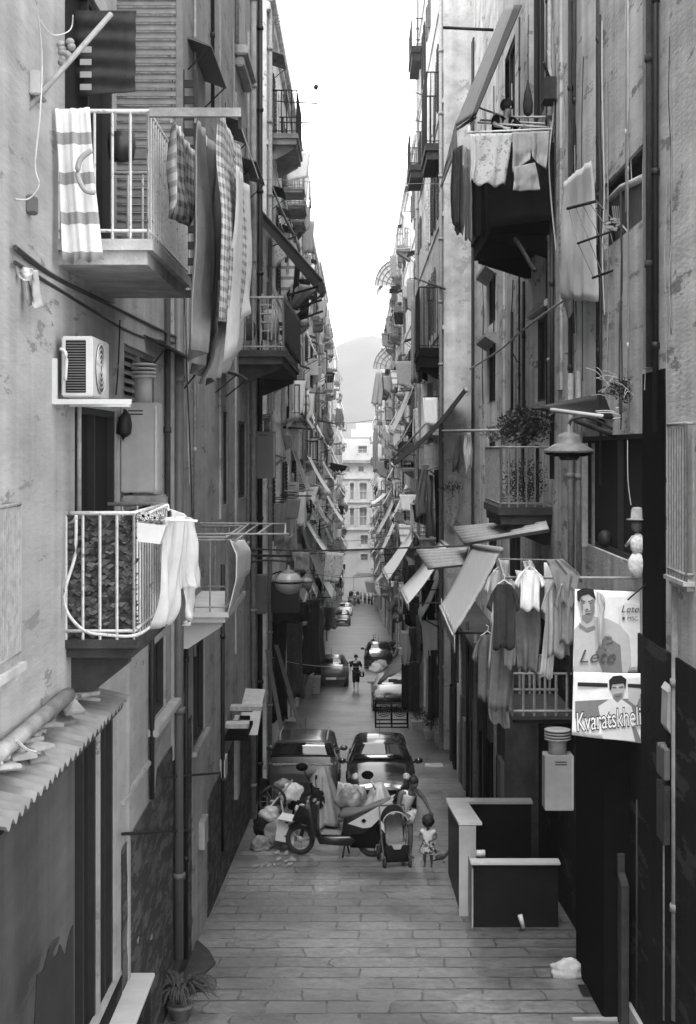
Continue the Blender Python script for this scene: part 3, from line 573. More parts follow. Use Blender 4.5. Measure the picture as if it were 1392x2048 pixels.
pb = P(340, 2035, 163)
grass_plant('dark spiky plant in a pale pot in lower left corner', (-2.2, 17.2, gz(17.2)), 150, .62, .55, leafm, .15, .16, plast_g, 2, wid=.024)
grass_plant('small dark weed growing at the foot of lower left wall', (-2.15, 18.4, gz(18.4)), 40, .28, .25, leafm, 0, 0, None, 5, 'wall_weed')
rs = MB(); rs.prism([(-2.4, 18.9, gz(18.9)+.0), (-2.1, 19.1, gz(19.1)+.0), (-2.0, 19.6, gz(19.6)+.0), (-2.15, 20.2, gz(20.2)), (-2.4, 20.8, gz(20.8))], (0, 0, .03)); rs.solo('doorstep', 'rough dark stone doorstep beside peeling left wall', 'step', slab_d)
# low ledges, cables and bits on the left
for lab, pts, m, r_ in [('dark cable looping beside thick drainpipe', [(340, 1185, 154), (338, 1240, 154), (352, 1300, 152), (362, 1262, 150)], cab, .012), ('pale hose bent below the pale-floored balcony', [(465, 1365, 100), (455, 1395, 104), (434, 1425, 106)], cabw, .014),
                        ('thin cable dropping from the small dark canopy', [(372, 700, 150), (376, 800, 148), (382, 950, 146), (384, 1060, 145)], cab, .01)]: wire(lab, pts, r_, m)
lt = thing('wall_shelf', 'pair of pale boards jutting out from the left wall', 'shelf', P(455, 1450, 108))
MB().box(LX, -1.98, 25.2, 25.5, CZ-5.05, CZ-4.97).build('board', wood_l, lt); MB().box(LX, -1.8, 26.2, 26.5, CZ-4.92, CZ-4.84).build('board', wood_l, lt); MB().box(LX, -2.0, 25.1, 26.6, CZ-5.25, CZ-5.18).build('bracket', black, lt)
tb = thing('market_box', 'grey sloping box with dark slots on the left wall', 'box', P(500, 1470, 95))
MB().prism([P(450, 1470, 98), P(515, 1470, 98), P(525, 1405, 96), P(470, 1402, 96)], (0, .9, .12)).build('case', mat('dusty board', .32, .8, .15), tb)
MB().prism([P(478, 1418, 99.), P(505, 1418, 99.), P(505, 1424, 99.), P(478, 1424, 99.)], (0, .05, 0)).build('slot', black, tb)
MB().prism([P(480, 1432, 99.), P(500, 1432, 99.), P(500, 1440, 99.), P(480, 1440, 99.)], (0, .05, 0)).build('slot', black, tb)
for i, (a, y0_, b, y1_, s) in enumerate([(548, 1290, 598, 1462, 74), (530, 1300, 562, 1478, 80), (556, 1330, 600, 1466, 72)]):
    MB().prism([P(a, y0_, s), P(a+8, y0_, s), P(b+8, y1_, s), P(b, y1_, s)], (0, .05, 0)).solo('timber_board', ['tall timber board leaning above the estate car roof', 'timber board nearest the dark doorway on the left', 'thin timber board leaning right of its neighbours'][i], 'board', wood_m)
um = thing('closed_parasol', 'closed pale parasol standing by dark doorway on left', 'parasol', P(572, 1460, 68))
MB().tube([P(572, 1462, 68), P(556, 1298, 68)], .02, 6).build('pole', wood_l, um)
MB().lathe([(.02, 1.1), (.03, 1.08), (.13, .0), (.10, -1.1), (.02, -1.12)], P(562, 1375, 68.5), 10).build('canopy', cl['pale'], um)
for i, (px, y0_, y1_, w) in enumerate([(400, 1645, 1700, 12), (442, 1520, 1560, 10), (468, 1440, 1600, 5)]):
    s = (VX-px)/2.38; MB().box(LX, LX+.09, F/s, F/s+.5, CZ+(VY-y1_)/s, CZ+(VY-y0_)/s).solo('stone_post', ['pale stone door jamb low on the left wall', 'pale slanting jamb above dark left doorway', 'thin pale door frame below the wall shelf'][i], 'post', stone)
# street lanterns on the left
def lantern(label, px, py, s, rw, sg, wallx, globe=True):
    c = P(px, py, s); t = thing('street_lamp', label, 'street lamp', c)
    r_ = rw/s
    MB().lathe([(r_*1.02, -.01), (r_*1.0, .02), (r_*.62, r_*.28), (r_*.5, r_*.34), (r_*.5, r_*.55), (r_*.4, r_*.68), (.03, r_*.8), (.02, r_*1.1)], c, 24).build('shade', mat('lamp enamel', .12, .5, .25, 12), t)
    MB().lathe([(r_*.98, -.015), (r_*.93, -r_*.12), (r_*.6, -r_*.2)], c, 24).build('rim', black, t)
    if globe: MB().ball(c+Vector((0, 0, -r_*.12)), r_*.93, (1, 1, .85), 16, 10).build('globe', mat('opal glass', .26, .3, .05), t)
    else: MB().lathe([(r_*.5, -.02), (r_*.35, -r_*.35)], c, 16).build('socket', iron, t)
    MB().tube(smoothpath([c+Vector((0, 0, r_*1.0)), c+Vector((-sg*-.05, 0, r_*1.3)), Vector((wallx-sg*.3, c.y, c.z+r_*1.35)), Vector((wallx, c.y, c.z+r_*.9))]), .022, 6).build('arm', iron, t)
    return t
lantern('white-globed street lamp on the left, nearer and larger of two', 577, 1162, 95, 30, -1, LX)
lantern('white-globed street lamp on the left, smaller one behind', 612, 1163, 72, 15, -1, LX)
# mid-left things
cl2 = MB(); sheet(cl2, [P(514, 410, 83), P(516, 440, 76), P(640, 588, 74), P(645, 560, 81)], 6, 16)
aw = thing('awning', 'long dark sloping awning against the sky, upper left', 'awning', P(580, 500, 80)); cl2.build('fabric', mat('dark canvas', .13, .9, .15), aw, solid=.03)
MB().prism([P(634, 560, 82), P(648, 566, 82), P(648, 582, 82), P(640, 590, 82)], (0, 1.0, 0)).build('front_bar', iron, aw)
for (a, b) in [((578, 590, 78), (640, 572, 78)), ((585, 618, 78), (644, 600, 78)), ((592, 632, 78), (640, 592, 76)), ((598, 640, 76), (646, 622, 76))]: MB().tube([P(*a), P(*b)], .03, 5).build('arm', iron, aw)
q = MB(); sheet(q, [P(568, 590, 99), P(600, 640, 80), P(603, 735, 80), P(570, 690, 99)], 12, 8, folds=3, amp=.02); q.solo('mesh_screen', 'dark mesh screen along side of large shadowed left balcony', 'screen', cl['dark'], solid=.01)
for i, (px, h, w, m) in enumerate([(540, 60, 18, slab_m), (497, 42, 14, slab_d), (520, 70, 7, wood_d)]):
    c = P(px, 680, 94+i); MB().lathe([(w/94*.8, 0), (w/94, h/94*.3), (w/94, h/94*.7), (w/94*.7, h/94)], c, 12).solo('storage_drum', ['round grey drum on the large shadowed left balcony', 'squat dark tub on the large shadowed left balcony', 'tall narrow dark urn on the large shadowed balcony'][i], 'drum', m)
st = thing('step_ladder', 'grey step ladder folded on the large shadowed left balcony', 'ladder', P(535, 680, 96)); q = MB()
for x in (522, 543): q.tube([P(x, 680, 97), P(x+3, 588, 96)], .018, 5)
q.build('frame', irong, st); q = MB()
for k in range(5): q.box(P(523, 0, 96).x, P(544, 0, 96).x, 28.7, 28.85, P(0, 665-k*17, 96).z, P(0, 665-k*17, 96).z+.03)
q.build('rungs', irong, st)
# ---------------------------------------------------------------- near right house
h2 = thing('apartment_house', 'near right streaked house hung with cables, laundry and printed banners', 'house', (RX, 25, gz(25)), 'houses along the right side')
ops = [(25.3, 27.2, CZ+6.2, CZ+9.5), (34.3, 36.4, CZ+3.2, CZ+4.45), (34.3, 36.4, CZ+1.2, CZ+2.75), (34.3, 36.4, CZ-.6, CZ+.6), (24.6, 26.6, CZ+.9, CZ+2.5), (16.4, 19.2, CZ+2.75, CZ+3.65), (15.5, 21.3, CZ-1.4, CZ+.2),
       (26, 27, CZ-1, CZ+.1), (22.2, 25, CZ-5.7, CZ-3.2), (30, 33, CZ+6.5, CZ+9), (29, 31.5, CZ-3.6, CZ-1.6), (34, 36.5, CZ-3.4, CZ-1.5)]
mb = MB(); facade(mb, 1, RX, 12.5, 41, gz(41)-1, CZ+17, ops, rec=.12); mb.build('wall', pl_right, h2)
for i, o in enumerate(ops): fill(h2, 1, RX, o, 'dark', .12)
for z in (4.62, 2.9): MB().prism([(RX, 34., CZ+z), (RX-.28, 34., CZ+z-.04), (RX-.28, 34., CZ+z-.12), (RX, 34., CZ+z-.3)], (0, 2.7, 0)).build('hood', slab_m, h2)
MB().bbox(RX-.12, RX, 24.4, 26.9, CZ+2.52, CZ+2.66, .02).build('lintel', stone, h2)
for px, z0, z1, r, m in [(1310, CZ+.95, CZ+8, .045, slab_d), (1320, CZ+.2, CZ+8, .035, iron), (1147, CZ-2, CZ+9, .035, slab_d), (1155, CZ+1.8, CZ+9, .025, iron), (1197, CZ+.5, CZ+9, .012, cab), (1201, CZ+.3, CZ+9, .015, cab), (1100, CZ+.5, CZ+9, .03, iron), (1106, CZ+.5, CZ+9, .04, irong), (1042, CZ+.5, CZ+9, .02, iron), (1028, CZ+.5, CZ+3, .03, iron), (1048, CZ-.5, CZ+3.6, .028, irong),
    (1052, CZ-1, CZ+3.4, .03, iron), (1110, CZ-.5, CZ+4, .04, wood_d), (1035, CZ-1, CZ+3.6, .02, irong), (1206, CZ-.5, CZ+3.6, .018, cab), (1260, CZ+.2, CZ+9, .01, cabw), (1255, CZ+3, CZ+9, .008, cabw), (972, CZ+4.7, CZ+9, .05, slab_m), (990, CZ+2, CZ+9, .015, cab), (1150, CZ-2, CZ+1.2, .05, irong), (1165, CZ-2, CZ+1.2, .04, irong)]:
    pipe(h2, [(RX-r-.015, yr(px), z1), (RX-r-.015, yr(px), z0)], r, m)
for a, b, z0, z1, m in [(yr(1310), yr(1293), CZ+.95, CZ+10, slab_m), (yr(1146), yr(1140), CZ-2, CZ+10, pl_right), (yr(1125), yr(1118), CZ+1, CZ+10, pl_right), (40.4, 41, CZ-5, CZ+12, slab_d), (yr(1062), yr(1052), CZ+5, CZ+10, pl_right), (yr(1010), yr(1002), CZ-1, CZ+9, pl_right)]: MB().box(RX-.045, RX, a, b, z0, z1).build('pilaster', m, h2)
MB().box(RX-.02, RX, yr(1332), yr(1288), gz(15)-2, CZ+.9).build('pillar', black, h2)
MB().box(3.05, RX-.001, 17.2, 19.4, gz(12)-2, CZ-3.0).build('projecting_base', black, h2); MB().box(RX-.03, RX, 12.5, 17.19, gz(12)-2, CZ-2.2).build('base_coat', pl_dark, h2); MB().box(RX-.03, RX, 17.19, 19.4, CZ-2.999, CZ-2.2).build('base_coat', black, h2)  # dark wall paint, with the lower wall's shade put into its colour
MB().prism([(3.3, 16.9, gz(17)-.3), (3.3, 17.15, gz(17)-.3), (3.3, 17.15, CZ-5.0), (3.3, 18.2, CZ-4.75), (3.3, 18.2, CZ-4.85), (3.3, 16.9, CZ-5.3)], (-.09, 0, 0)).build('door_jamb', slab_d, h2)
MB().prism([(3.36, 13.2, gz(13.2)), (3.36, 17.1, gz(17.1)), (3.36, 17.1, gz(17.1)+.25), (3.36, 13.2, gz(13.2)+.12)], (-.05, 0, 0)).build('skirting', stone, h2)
MB().box(RX-.03, RX, 19.41, 25.89, gz(25)-1, CZ-3.1).build('base_coat', pl_dark, h2)  # the same dark paint, low-wall shade included in its tone
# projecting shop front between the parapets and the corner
sf = MB().box(2.75, RX-.001, 25.9, 41, gz(41)-1, CZ-4.5); sf.build('shop_front', mat('soot plaster', .06, .9, .4, 3, .4), h2)  # shop front in a dark streaked plaster tone
rnd = random.Random(11)
for i in range(17):
    y = 26+i*.88; h = rnd.uniform(1.4, 2.6); m = rnd.choice([wood_d, black, slab_d, pl_right, wood_m, black, iron])
    MB().box(2.70-rnd.random()*.03, 2.749, y, y+rnd.uniform(.3, .7), gz(y)-.1, gz(y)+h).build('door', m, h2)
for i in range(6):
    y = 27+i*2.3; MB().tube([(2.68, y, gz(y)), (2.68, y, CZ-4.2)], .04, 6).build('drainpipe', [irong, iron][i % 2], h2)
q = MB().box(2.55, RX-.001, 25.9, 41, CZ-4.49, CZ-4.38); q.build('ledge', slab_d, h2)
# balconies
balcony(h2, 1, RX, 24.0, 27.6, CZ+4.25, 1.15, 1.0, iron, black, .5, .12, .012, .02, True)
balcony(h2, 1, RX, 24.2, 27.0, CZ-1.0, .95, 1.05, irong, slab_d, .3, .16, .014, .02, True)
balcony(h2, 1, RX, 14.0, 14.9, CZ-1.33, .12, 1.6, irong, slab_l, .1, .12, .014, .02, False)
balcony(h2, 1, 3.4, 21.4, 23.4, CZ-4.1, 1.05, .65, irong, slab_d, .12, .16, .02, .02, False)
MB().tube(smoothpath([P(1030, 478, 116), P(1045, 500, 118), P(1062, 530, 120), P(1070, 540, 123)]), .04, 6).build('bracket', iron, h2)
# person leaning on the top balcony is built with the people
# cloths
GR = 'laundry on the top right balcony rack'
rk = thing('drying_rack', 'white drying rack fixed to the top right balcony', 'drying rack', P(1020, 250, 116))
q = MB()
for a, b in [((935, 265, 118), (1102, 258, 118)), ((948, 212, 106), (1010, 234, 112)), ((1010, 234, 112), (1100, 234, 112)), ((948, 212, 106), (937, 262, 118)), ((1099, 230, 112), (1103, 258, 118)), ((955, 245, 115), (1098, 255, 116)), ((960, 240, 112), (1098, 248, 113))]: q.tube([P(*a), P(*b)], .02, 6)
q.build('frame', plast_w, rk)
cloth('floral_cloth', 'pale flowered cloth on the top right balcony rack', 'floral', [(950, 268), (948, 320), (946, 368)], [(1025, 266), (1018, 320), (1010, 372)], 119, group=GR, folds=2, amp=.03, seed=11)
tr = MB(); drape(tr, [(1025, 264), (1025, 310), (1024, 345)], [(1062, 264), (1062, 300), (1060, 320)], 119, folds=1, amp=.03, seed=12); drape(tr, [(1062, 264), (1062, 300), (1064, 316)], [(1098, 262), (1096, 300), (1092, 340)], 119, folds=1, amp=.04, seed=13); drape(tr, [(1026, 335), (1028, 360), (1025, 382)], [(1070, 325), (1076, 350), (1080, 380)], 119.5, folds=1.5, amp=.03, seed=14)
tr.solo('grey_trousers', 'pale grey trousers sagging on the top right balcony rack', 'laundry', cl['pale'], GR, solid=.006)
cloth('white_sleeve', 'narrow white cloth left of the flowered cloth, top right', 'white', [(940, 268), (942, 320), (940, 365)], [(950, 268), (952, 320), (946, 362)], 119.5, group=GR, folds=.6, amp=.02, nu=5)
for i, (L_, R_, m, lab) in enumerate([([(905, 300), (900, 380), (902, 440)], [(925, 290), (925, 400), (922, 462)], 'dark', 'dark cloth hanging leftmost under the top right balcony'), ([(918, 330), (915, 420), (908, 465)], [(938, 330), (935, 420), (925, 470)], 'mid', 'grey folded cloth hanging under top right balcony awning'),
      ([(925, 290), (932, 400), (930, 478)], [(940, 300), (944, 400), (944, 482)], 'grey', 'pale grey narrow cloth at the foot of grey awning'), ([(940, 330), (942, 400), (945, 470)], [(975, 340), (978, 420), (976, 478)], 'black', 'black cloth wrapping the corner of top right balcony'),
      ([(885, 350), (890, 330), (878, 380)], [(912, 240), (915, 300), (885, 370)], 'mid', 'ragged grey awning end flapping, top right')]):
    cloth('dark_hanging', lab, m, L_, R_, 117-i*.8, group='dark cloths under the top right balcony', folds=1.5, amp=.05, seed=20+i)
q = MB(); sheet(q, [P(975, 285, 117), P(1108, 285, 117), P(1106, 440, 117), P(978, 455, 117)], 20, 8, folds=3, amp=.01); q.solo('black_screen', 'black cloth screen covering the top right balcony railing', 'screen', cl['black'], solid=.01)
q = MB(); sheet(q, [P(938, 330, 100), P(975, 285, 117), P(978, 470, 117), P(945, 440, 100)], 12, 8, folds=2, amp=.02); q.solo('black_screen', 'black cloth screen on the far side of top right balcony', 'screen', cl['black'], solid=.01)
aw = thing('awning', 'huge grey awning slanting down over the top right balcony', 'awning', P(960, 180, 112)); q = MB()
sheet(q, [P(1012, 10, 98), P(1030, 10, 118), P(943, 235, 118), P(908, 255, 98)], 6, 20, folds=.5, amp=.01); q.build('fabric', mat('grey canvas', .16, .9, .15, 3), aw, solid=.02)
q = MB(); sheet(q, [P(1030, 10, 118), P(1044, 10, 119), P(952, 230, 119), P(943, 235, 118)], 4, 20); q.build('side_band', mat('darker canvas', .05, .9, .15), aw, solid=.02)
MB().tube([P(908, 262, 98), P(950, 235, 119)], .03, 6).build('front_bar', iron, aw)
MB().tube([P(886, 55, 105), P(987, 60, 105)], .03, 6).solo('iron_bar', 'short iron bar jutting into sky near the grey awning', 'bar', iron)
# potted cactus thing and box with cable beside the door
MB().lathe([(.03, 0), (.08, .05), (.09, .2), (.06, .4), (.03, .5), (.015, .62)], P(1056, 232, 116), 12).solo('covered_urn', 'dark tapered urn beside tall door, top right balcony', 'urn', slab_d)
bx = thing('cable_box', 'dark cable box with stick on the upper right wall', 'box', P(1103, 200, 117)); MB().bbox(RX-.25, RX, 23.4, 23.9, CZ+5.9, CZ+6.3, .02).build('case', slab_d, bx); MB().tube([P(1087, 125, 118), P(1100, 160, 117)], .03, 6).build('stick', iron, bx)
lt = [('black cable bundle snaking down beside white cloth, upper right', [(1199, 30, 145), (1201, 110, 145), (1198, 220, 145), (1200, 300, 145), (1205, 420, 145)], .025, cab), ('thin pale twin cable falling past the black opening, upper right', [(1270, 30, 160), (1262, 200, 160), (1262, 330, 160), (1272, 500, 160), (1285, 700, 160)], .007, cabw),
      ('pale thick cable running down right edge beside drainpipe', [(1352, 30, 180), (1350, 180, 180), (1340, 330, 180), (1328, 480, 178), (1300, 640, 172), (1290, 780, 170)], .013, cabw), ('white cable looping from junction cluster to right edge', [(1240, 445, 155), (1262, 470, 158), (1300, 500, 165), (1330, 540, 175), (1362, 560, 185)], .01, cabw),
      ('cable swagging across the right wall below white cloth', [(940, 738, 100), (1000, 700, 105), (1040, 665, 110), (1130, 600, 125), (1220, 560, 140), (1330, 528, 175)], .02, irong), ('twisted iron cable along the wall above roof sheet', [(1132, 706, 125), (1200, 690, 135), (1270, 672, 150), (1360, 645, 180)], .022, irong),
      ('pale hose curving from roof sheet to cable coil', [(1205, 785, 150), (1240, 740, 152), (1275, 710, 154), (1282, 675, 154)], .016, cabw), ('cable looped like a hook beside twin drainpipes', [(1026, 560, 95), (1022, 680, 95), (1030, 715, 95), (1042, 715, 95), (1046, 600, 96), (1058, 575, 97)], .014, cab),
      ('thin cable crossing the street against the sky, high up', [(470, 356, 95), (600, 362, 90), (720, 366, 95), (900, 368, 105), (1100, 370, 116), (1140, 368, 120)], .006, irong), ('thick black cable stretched across the street at lamp height', [(495, 1098, 90), (640, 1101, 88), (800, 1096, 84), (960, 1090, 84)], .02, cab),
      ('faint thin cable crossing sky at the top edge', [(740, 25, 60), (780, 35, 60), (830, 55, 60)], .01, irong), ('thin cable sagging from banner rail down to right', [(1330, 1140, 180), (1290, 1170, 170), (1255, 1200, 168)], .01, cab),
      ('low thin pale cable crossing the street before person in black', [(535, 1312, 74), (600, 1328, 70), (680, 1334, 66), (760, 1332, 62), (840, 1322, 66)], .006, cabw), ('pale cable drooping over the dark doll opening', [(1255, 880, 165), (1256, 960, 165), (1262, 1010, 165)], .006, cabw),
      ('cable bowed down right of the hooked drainpipe', [(1095, 100, 118), (1108, 200, 118), (1098, 330, 118), (1112, 500, 118)], .012, cabw), ('black hose bent on the upper right wall', [(1208, 150, 143), (1212, 180, 143), (1240, 205, 150), (1246, 230, 152), (1242, 310, 152)], .025, irong)]
for lab, pts, r_, m in lt: wire(lab, pts, r_, m)
cloth('white_bedspread', 'long white bedspread hanging beside the iron grid, upper right', 'white', [(1128, 365), (1122, 480), (1118, 600)], [(1182, 322), (1188, 450), (1190, 600)], 128, 146, folds=3, amp=.05, seed=31)
cloth('checked_cloth', 'pale cloth with checked side strip under the bedspread, right', 'check', [(1125, 380), (1118, 480), (1122, 560)], [(1145, 372), (1142, 480), (1140, 560)], 127, folds=1, amp=.02, seed=32)
cloth('white_bedspread', 'pale knotted cloth hanging lowest beneath the white bedspread', 'pale', [(1120, 560), (1126, 600), (1132, 635)], [(1178, 560), (1172, 590), (1160, 620)], 128, folds=2, amp=.04, seed=33)
gr = thing('iron_grid', 'tilted iron clothes grid jutting from upper right wall', 'grid', P(1195, 480, 148)); q = MB()
q.tube([P(1135, 417, 146), P(1194, 402, 152)], .022, 6); q.tube([P(1155, 487, 147), P(1245, 455, 153)], .016, 6); q.tube([P(1185, 556, 147), P(1262, 528, 153)], .018, 6); q.build('bars', iron, gr); q = MB()
for i in range(5): a = i/4; q.tube([P(1137+56*a, 418-16*a, 146+6*a), P(1156+85*a, 486-30*a, 147+5*a), P(1187+72*a, 555-26*a, 147+6*a)], .006, 4)
q.build('wires', irong, gr)
jc = thing('junction_cluster', 'tangle of cable clips and junctions on upper right wall', 'junction box', P(1235, 450, 154)); q = MB(); rnd = random.Random(2)
for i in range(16):
    c = P(1215+rnd.random()*36, 435+rnd.random()*25, 153); q.bbox(-.04, .04, -.02, .02, -.012, .014, .004, Matrix.Translation(c) @ Matrix.Rotation(rnd.uniform(-.6, .3), 4, 'Y'))
q.build('clips', grey_m, jc); q = MB()
for i in range(6): q.tube([P(1228+i*4, 438, 153), P(1225+i*4, 412, 153)], .008, 4)
q.build('pins', irong, jc); MB().tube(smoothpath([P(1250, 445, 153), P(1258, 425, 153), P(1268, 430, 153), P(1262, 440, 153), P(1248, 446, 153)]), .01, 5).build('loop', cabw, jc)
boiler('grey meter cabinet behind the tilted iron grid, upper right', 1186, 1212, 405, 490, 142, .3, grey_m, None, 'meter_cabinet', 'cabinet', 1)
MB().tube([P(1212, 408, 142), P(1245, 375, 155), P(1290, 354, 168)], .05, 8).solo('ledge_pipe', 'pale thick ledge rising past black opening, upper right', 'ledge', slab_l)
q = MB(); sheet(q, [P(1222, 400, 146), P(1290, 358, 168), P(1288, 480, 168), P(1235, 500, 148)], 8, 6); q.solo('fabric_sheet', 'dark sagging panel under the pale ledge, upper right', 'panel', mat('dark panel', .06, .8, .2), solid=.02)
MB().tube([P(1248, 490, 150), P(1290, 640, 158), P(1338, 800, 168), P(1350, 860, 170)], .045, 8).solo('support_pole', 'long dark pole slanting down the right wall', 'pole', slab_d)
q = MB(); rnd = random.Random(6)
for i in range(5): c = P(1276+i*3, 668+rnd.random()*10, 156); q.tube([c+Vector((.07*math.cos(a*.63), 0, .09*math.sin(a*.63))) for a in range(11)], .01, 5)
q.solo('cable_coil', 'coil of cable tied to the slanting support pole', 'cable', cabw)
q = thing('security_camera', 'small pipe elbow with camera high at right edge', 'camera', P(1325, 430, 175)); MB().tube(smoothpath([P(1302, 415, 174), P(1318, 440, 175), P(1330, 430, 175), P(1348, 405, 176)]), .03, 6).build('arm', iron, q); MB().bbox(-.08, .08, -.08, .08, -.05, .05, .01, Matrix.Translation(P(1352, 400, 176))).build('body', iron, q)
# roof sheet over the opening
rf = thing('canopy_roof', 'dark flat roof sheet over the planted balcony, right', 'roof', P(1200, 810, 150)); q = MB()
sheet(q, [P(1066, 818, 118), P(1292, 766, 160), P(1392, 862, 180), P(1103, 822, 128)], 6, 4); q.build('sheet', iron, rf, solid=.05)
MB().tube([P(1103, 820, 140), P(1385, 856, 158)], .035, 6).build('front_beam', plast_w, rf)
MB().tube([P(1150, 840, 140), P(1228, 870, 150)], .04, 6).tube([P(1170, 832, 140), P(1290, 868, 156)], .03, 6).build('brace', iron, rf)
q = MB(); rnd = random.Random(16)
for i in range(12): a = P(1190+rnd.random()*140, 815+rnd.random()*25, 148+rnd.random()*8); q.tube(smoothpath([a, a+Vector((.2, -.05, .0)), a+Vector((.45, -.1, -.09-.05*rnd.random()))]), .008, 4)
for i in range(9): a = P(1298+i*4, 862, 156); q.tube([a, a+Vector((.01, 0, -.1))], .012, 4)
for a, b, c in [((1250, 850), (1290, 820), (1345, 815)), ((1240, 845), (1310, 850), (1355, 828)), ((1255, 852), (1320, 862), (1360, 845))]: q.tube(smoothpath([P(*a, 155), P(*b, 158), P(*c, 165)]), .014, 5)
q.solo('cord_tangle', 'tangle of pale cords and pegs on right roof beam', 'cords', cabw)
def bush(label, c, r, sq, n, m, seed, name='potted_plant', sz=.05, group=None, pot=None):
    rnd = random.Random(seed); t = thing(name, label, 'plant', (c.x, c.y, c.z-r*sq[2]-(pot or 0)), group); q = MB()
    for i in range(n):
        a, b = rnd.uniform(0, 6.28), math.acos(rnd.uniform(-1, 1)); k = r*rnd.uniform(.35, 1)*(1+.3*noise.noise(Vector((a*2, b*2, seed))))
        o = c+Vector((k*sq[0]*math.sin(b)*math.cos(a), k*sq[1]*math.sin(b)*math.sin(a), k*sq[2]*math.cos(b)))
        d = Vector((rnd.uniform(-1, 1), rnd.uniform(-1, 1), rnd.uniform(-.8, 1))).normalized(); e = d.cross(Vector((rnd.random(), rnd.random(), rnd.random()))).normalized()
        L_ = sz*rnd.uniform(.6, 1.8); w = sz*.3
        q.add([o, o+d*L_*.5+e*w, o+d*L_, o+d*L_*.5-e*w], [(0, 1, 2, 3)])
    q.build('foliage', m, t, fixn=False)
    if pot:
        MB().lathe([(r*.5, 0), (r*.62, pot*.9), (r*.7, pot*.9), (r*.7, pot)], (c.x, c.y, c.z-r*sq[2]-pot), 12).build('pot', plast_w if seed % 2 else terr, t)
    st_ = MB(); zb = c.z-r*sq[2]
    for k in range(4): st_.tube([Vector((c.x+rnd.uniform(-.03, .03), c.y, zb-.02)), c+Vector((rnd.uniform(-.5, .5)*r, rnd.uniform(-.4, .4)*r, r*.4*sq[2]))], .008, 4)
    st_.build('stem', wood_d, t)
    return t
bush('wild dark shrub spilling over the planted balcony rail, right', P(1052, 850, 118), .42, (1.1, .8, .75), 1500, leafm, 3, sz=.07)
bush('thin pale twiggy plant at left end of planted balcony', P(1005, 868, 108), .3, (1.2, .5, .6), 250, leafl, 8, sz=.07)
bush('dark creeper growing down behind the planted balcony bars', P(1050, 960, 112), .42, (1.1, .9, 1.), 900, leafm, 9, 'climbing_plant', sz=.05)
bush('dark weeds growing on top of the right roof sheet', P(1268, 780, 160), .3, (1.2, .7, .55), 800, leafm, 10, 'roof_weed', sz=.04)
lantern('grey bell-shaped street lamp in front of planted balcony', 1138, 903, 150, 50, 1, RX, False)
MB().tube([P(885, 862, 110), P(1010, 860, 116)], .025, 6).solo('clothes_pole', 'pale horizontal clothes pole left of the planted balcony', 'pole', irong)
cloth('small_washing', 'small dark cloth hanging from pale clothes pole, right', 'dark', [(912, 870), (906, 920), (905, 940)], [(924, 868), (925, 925), (918, 945)], 112, folds=1, amp=.04, seed=41)
cloth('small_washing', 'small pale cloth hanging from pale clothes pole, right', 'pale', [(930, 865), (926, 900), (932, 945)], [(942, 866), (946, 900), (944, 930)], 112, folds=1, amp=.04, seed=42)
for i, (x, w) in enumerate([(1172, 12), (1218, 12), (1193, 5)]): MB().box(P(x, 0, 140).x, P(x+w, 0, 140).x, 20.2, 20.3, CZ-1.4, CZ+.1).build('frame_post', [irong, irong, slab_m][i], h2)
MB().ball(P(1210, 1078, 152), .1, (1, 1, 1.2), 10, 8).solo('hanging_pot', 'dark round pot hanging in the doll opening', 'pot', iron)
dl = thing('carnival_doll', 'pale stuffed doll in a brimmed hat hanging on right', 'doll', P(1270, 1160, 168))
MB().ball(P(1274, 1130, 168), .12, (.95, .8, 1.3), 12, 8, .08, 1).ball(P(1276, 1088, 168), .1, (.95, .8, 1.3), 12, 8, .08, 2).build('body', mat('plush', .5, .95, .25, 12, bump=.8, bscale=30), dl)
MB().ball(P(1274, 1052, 168), .075, (1, .9, 1.05), 12, 8).build('head', skin_d, dl)
MB().lathe([(.125, 0), (.13, .012), (.075, .02), (.07, .12), (.05, .15), (.01, .155)], P(1274, 1040, 168), 16).build('hat', mat('felt', .25, .9, .3, 20), dl)
MB().tube([P(1268, 1075, 166), P(1252, 1092, 164)], .035, 6, .02).build('arm', mat('plush', .5), dl)
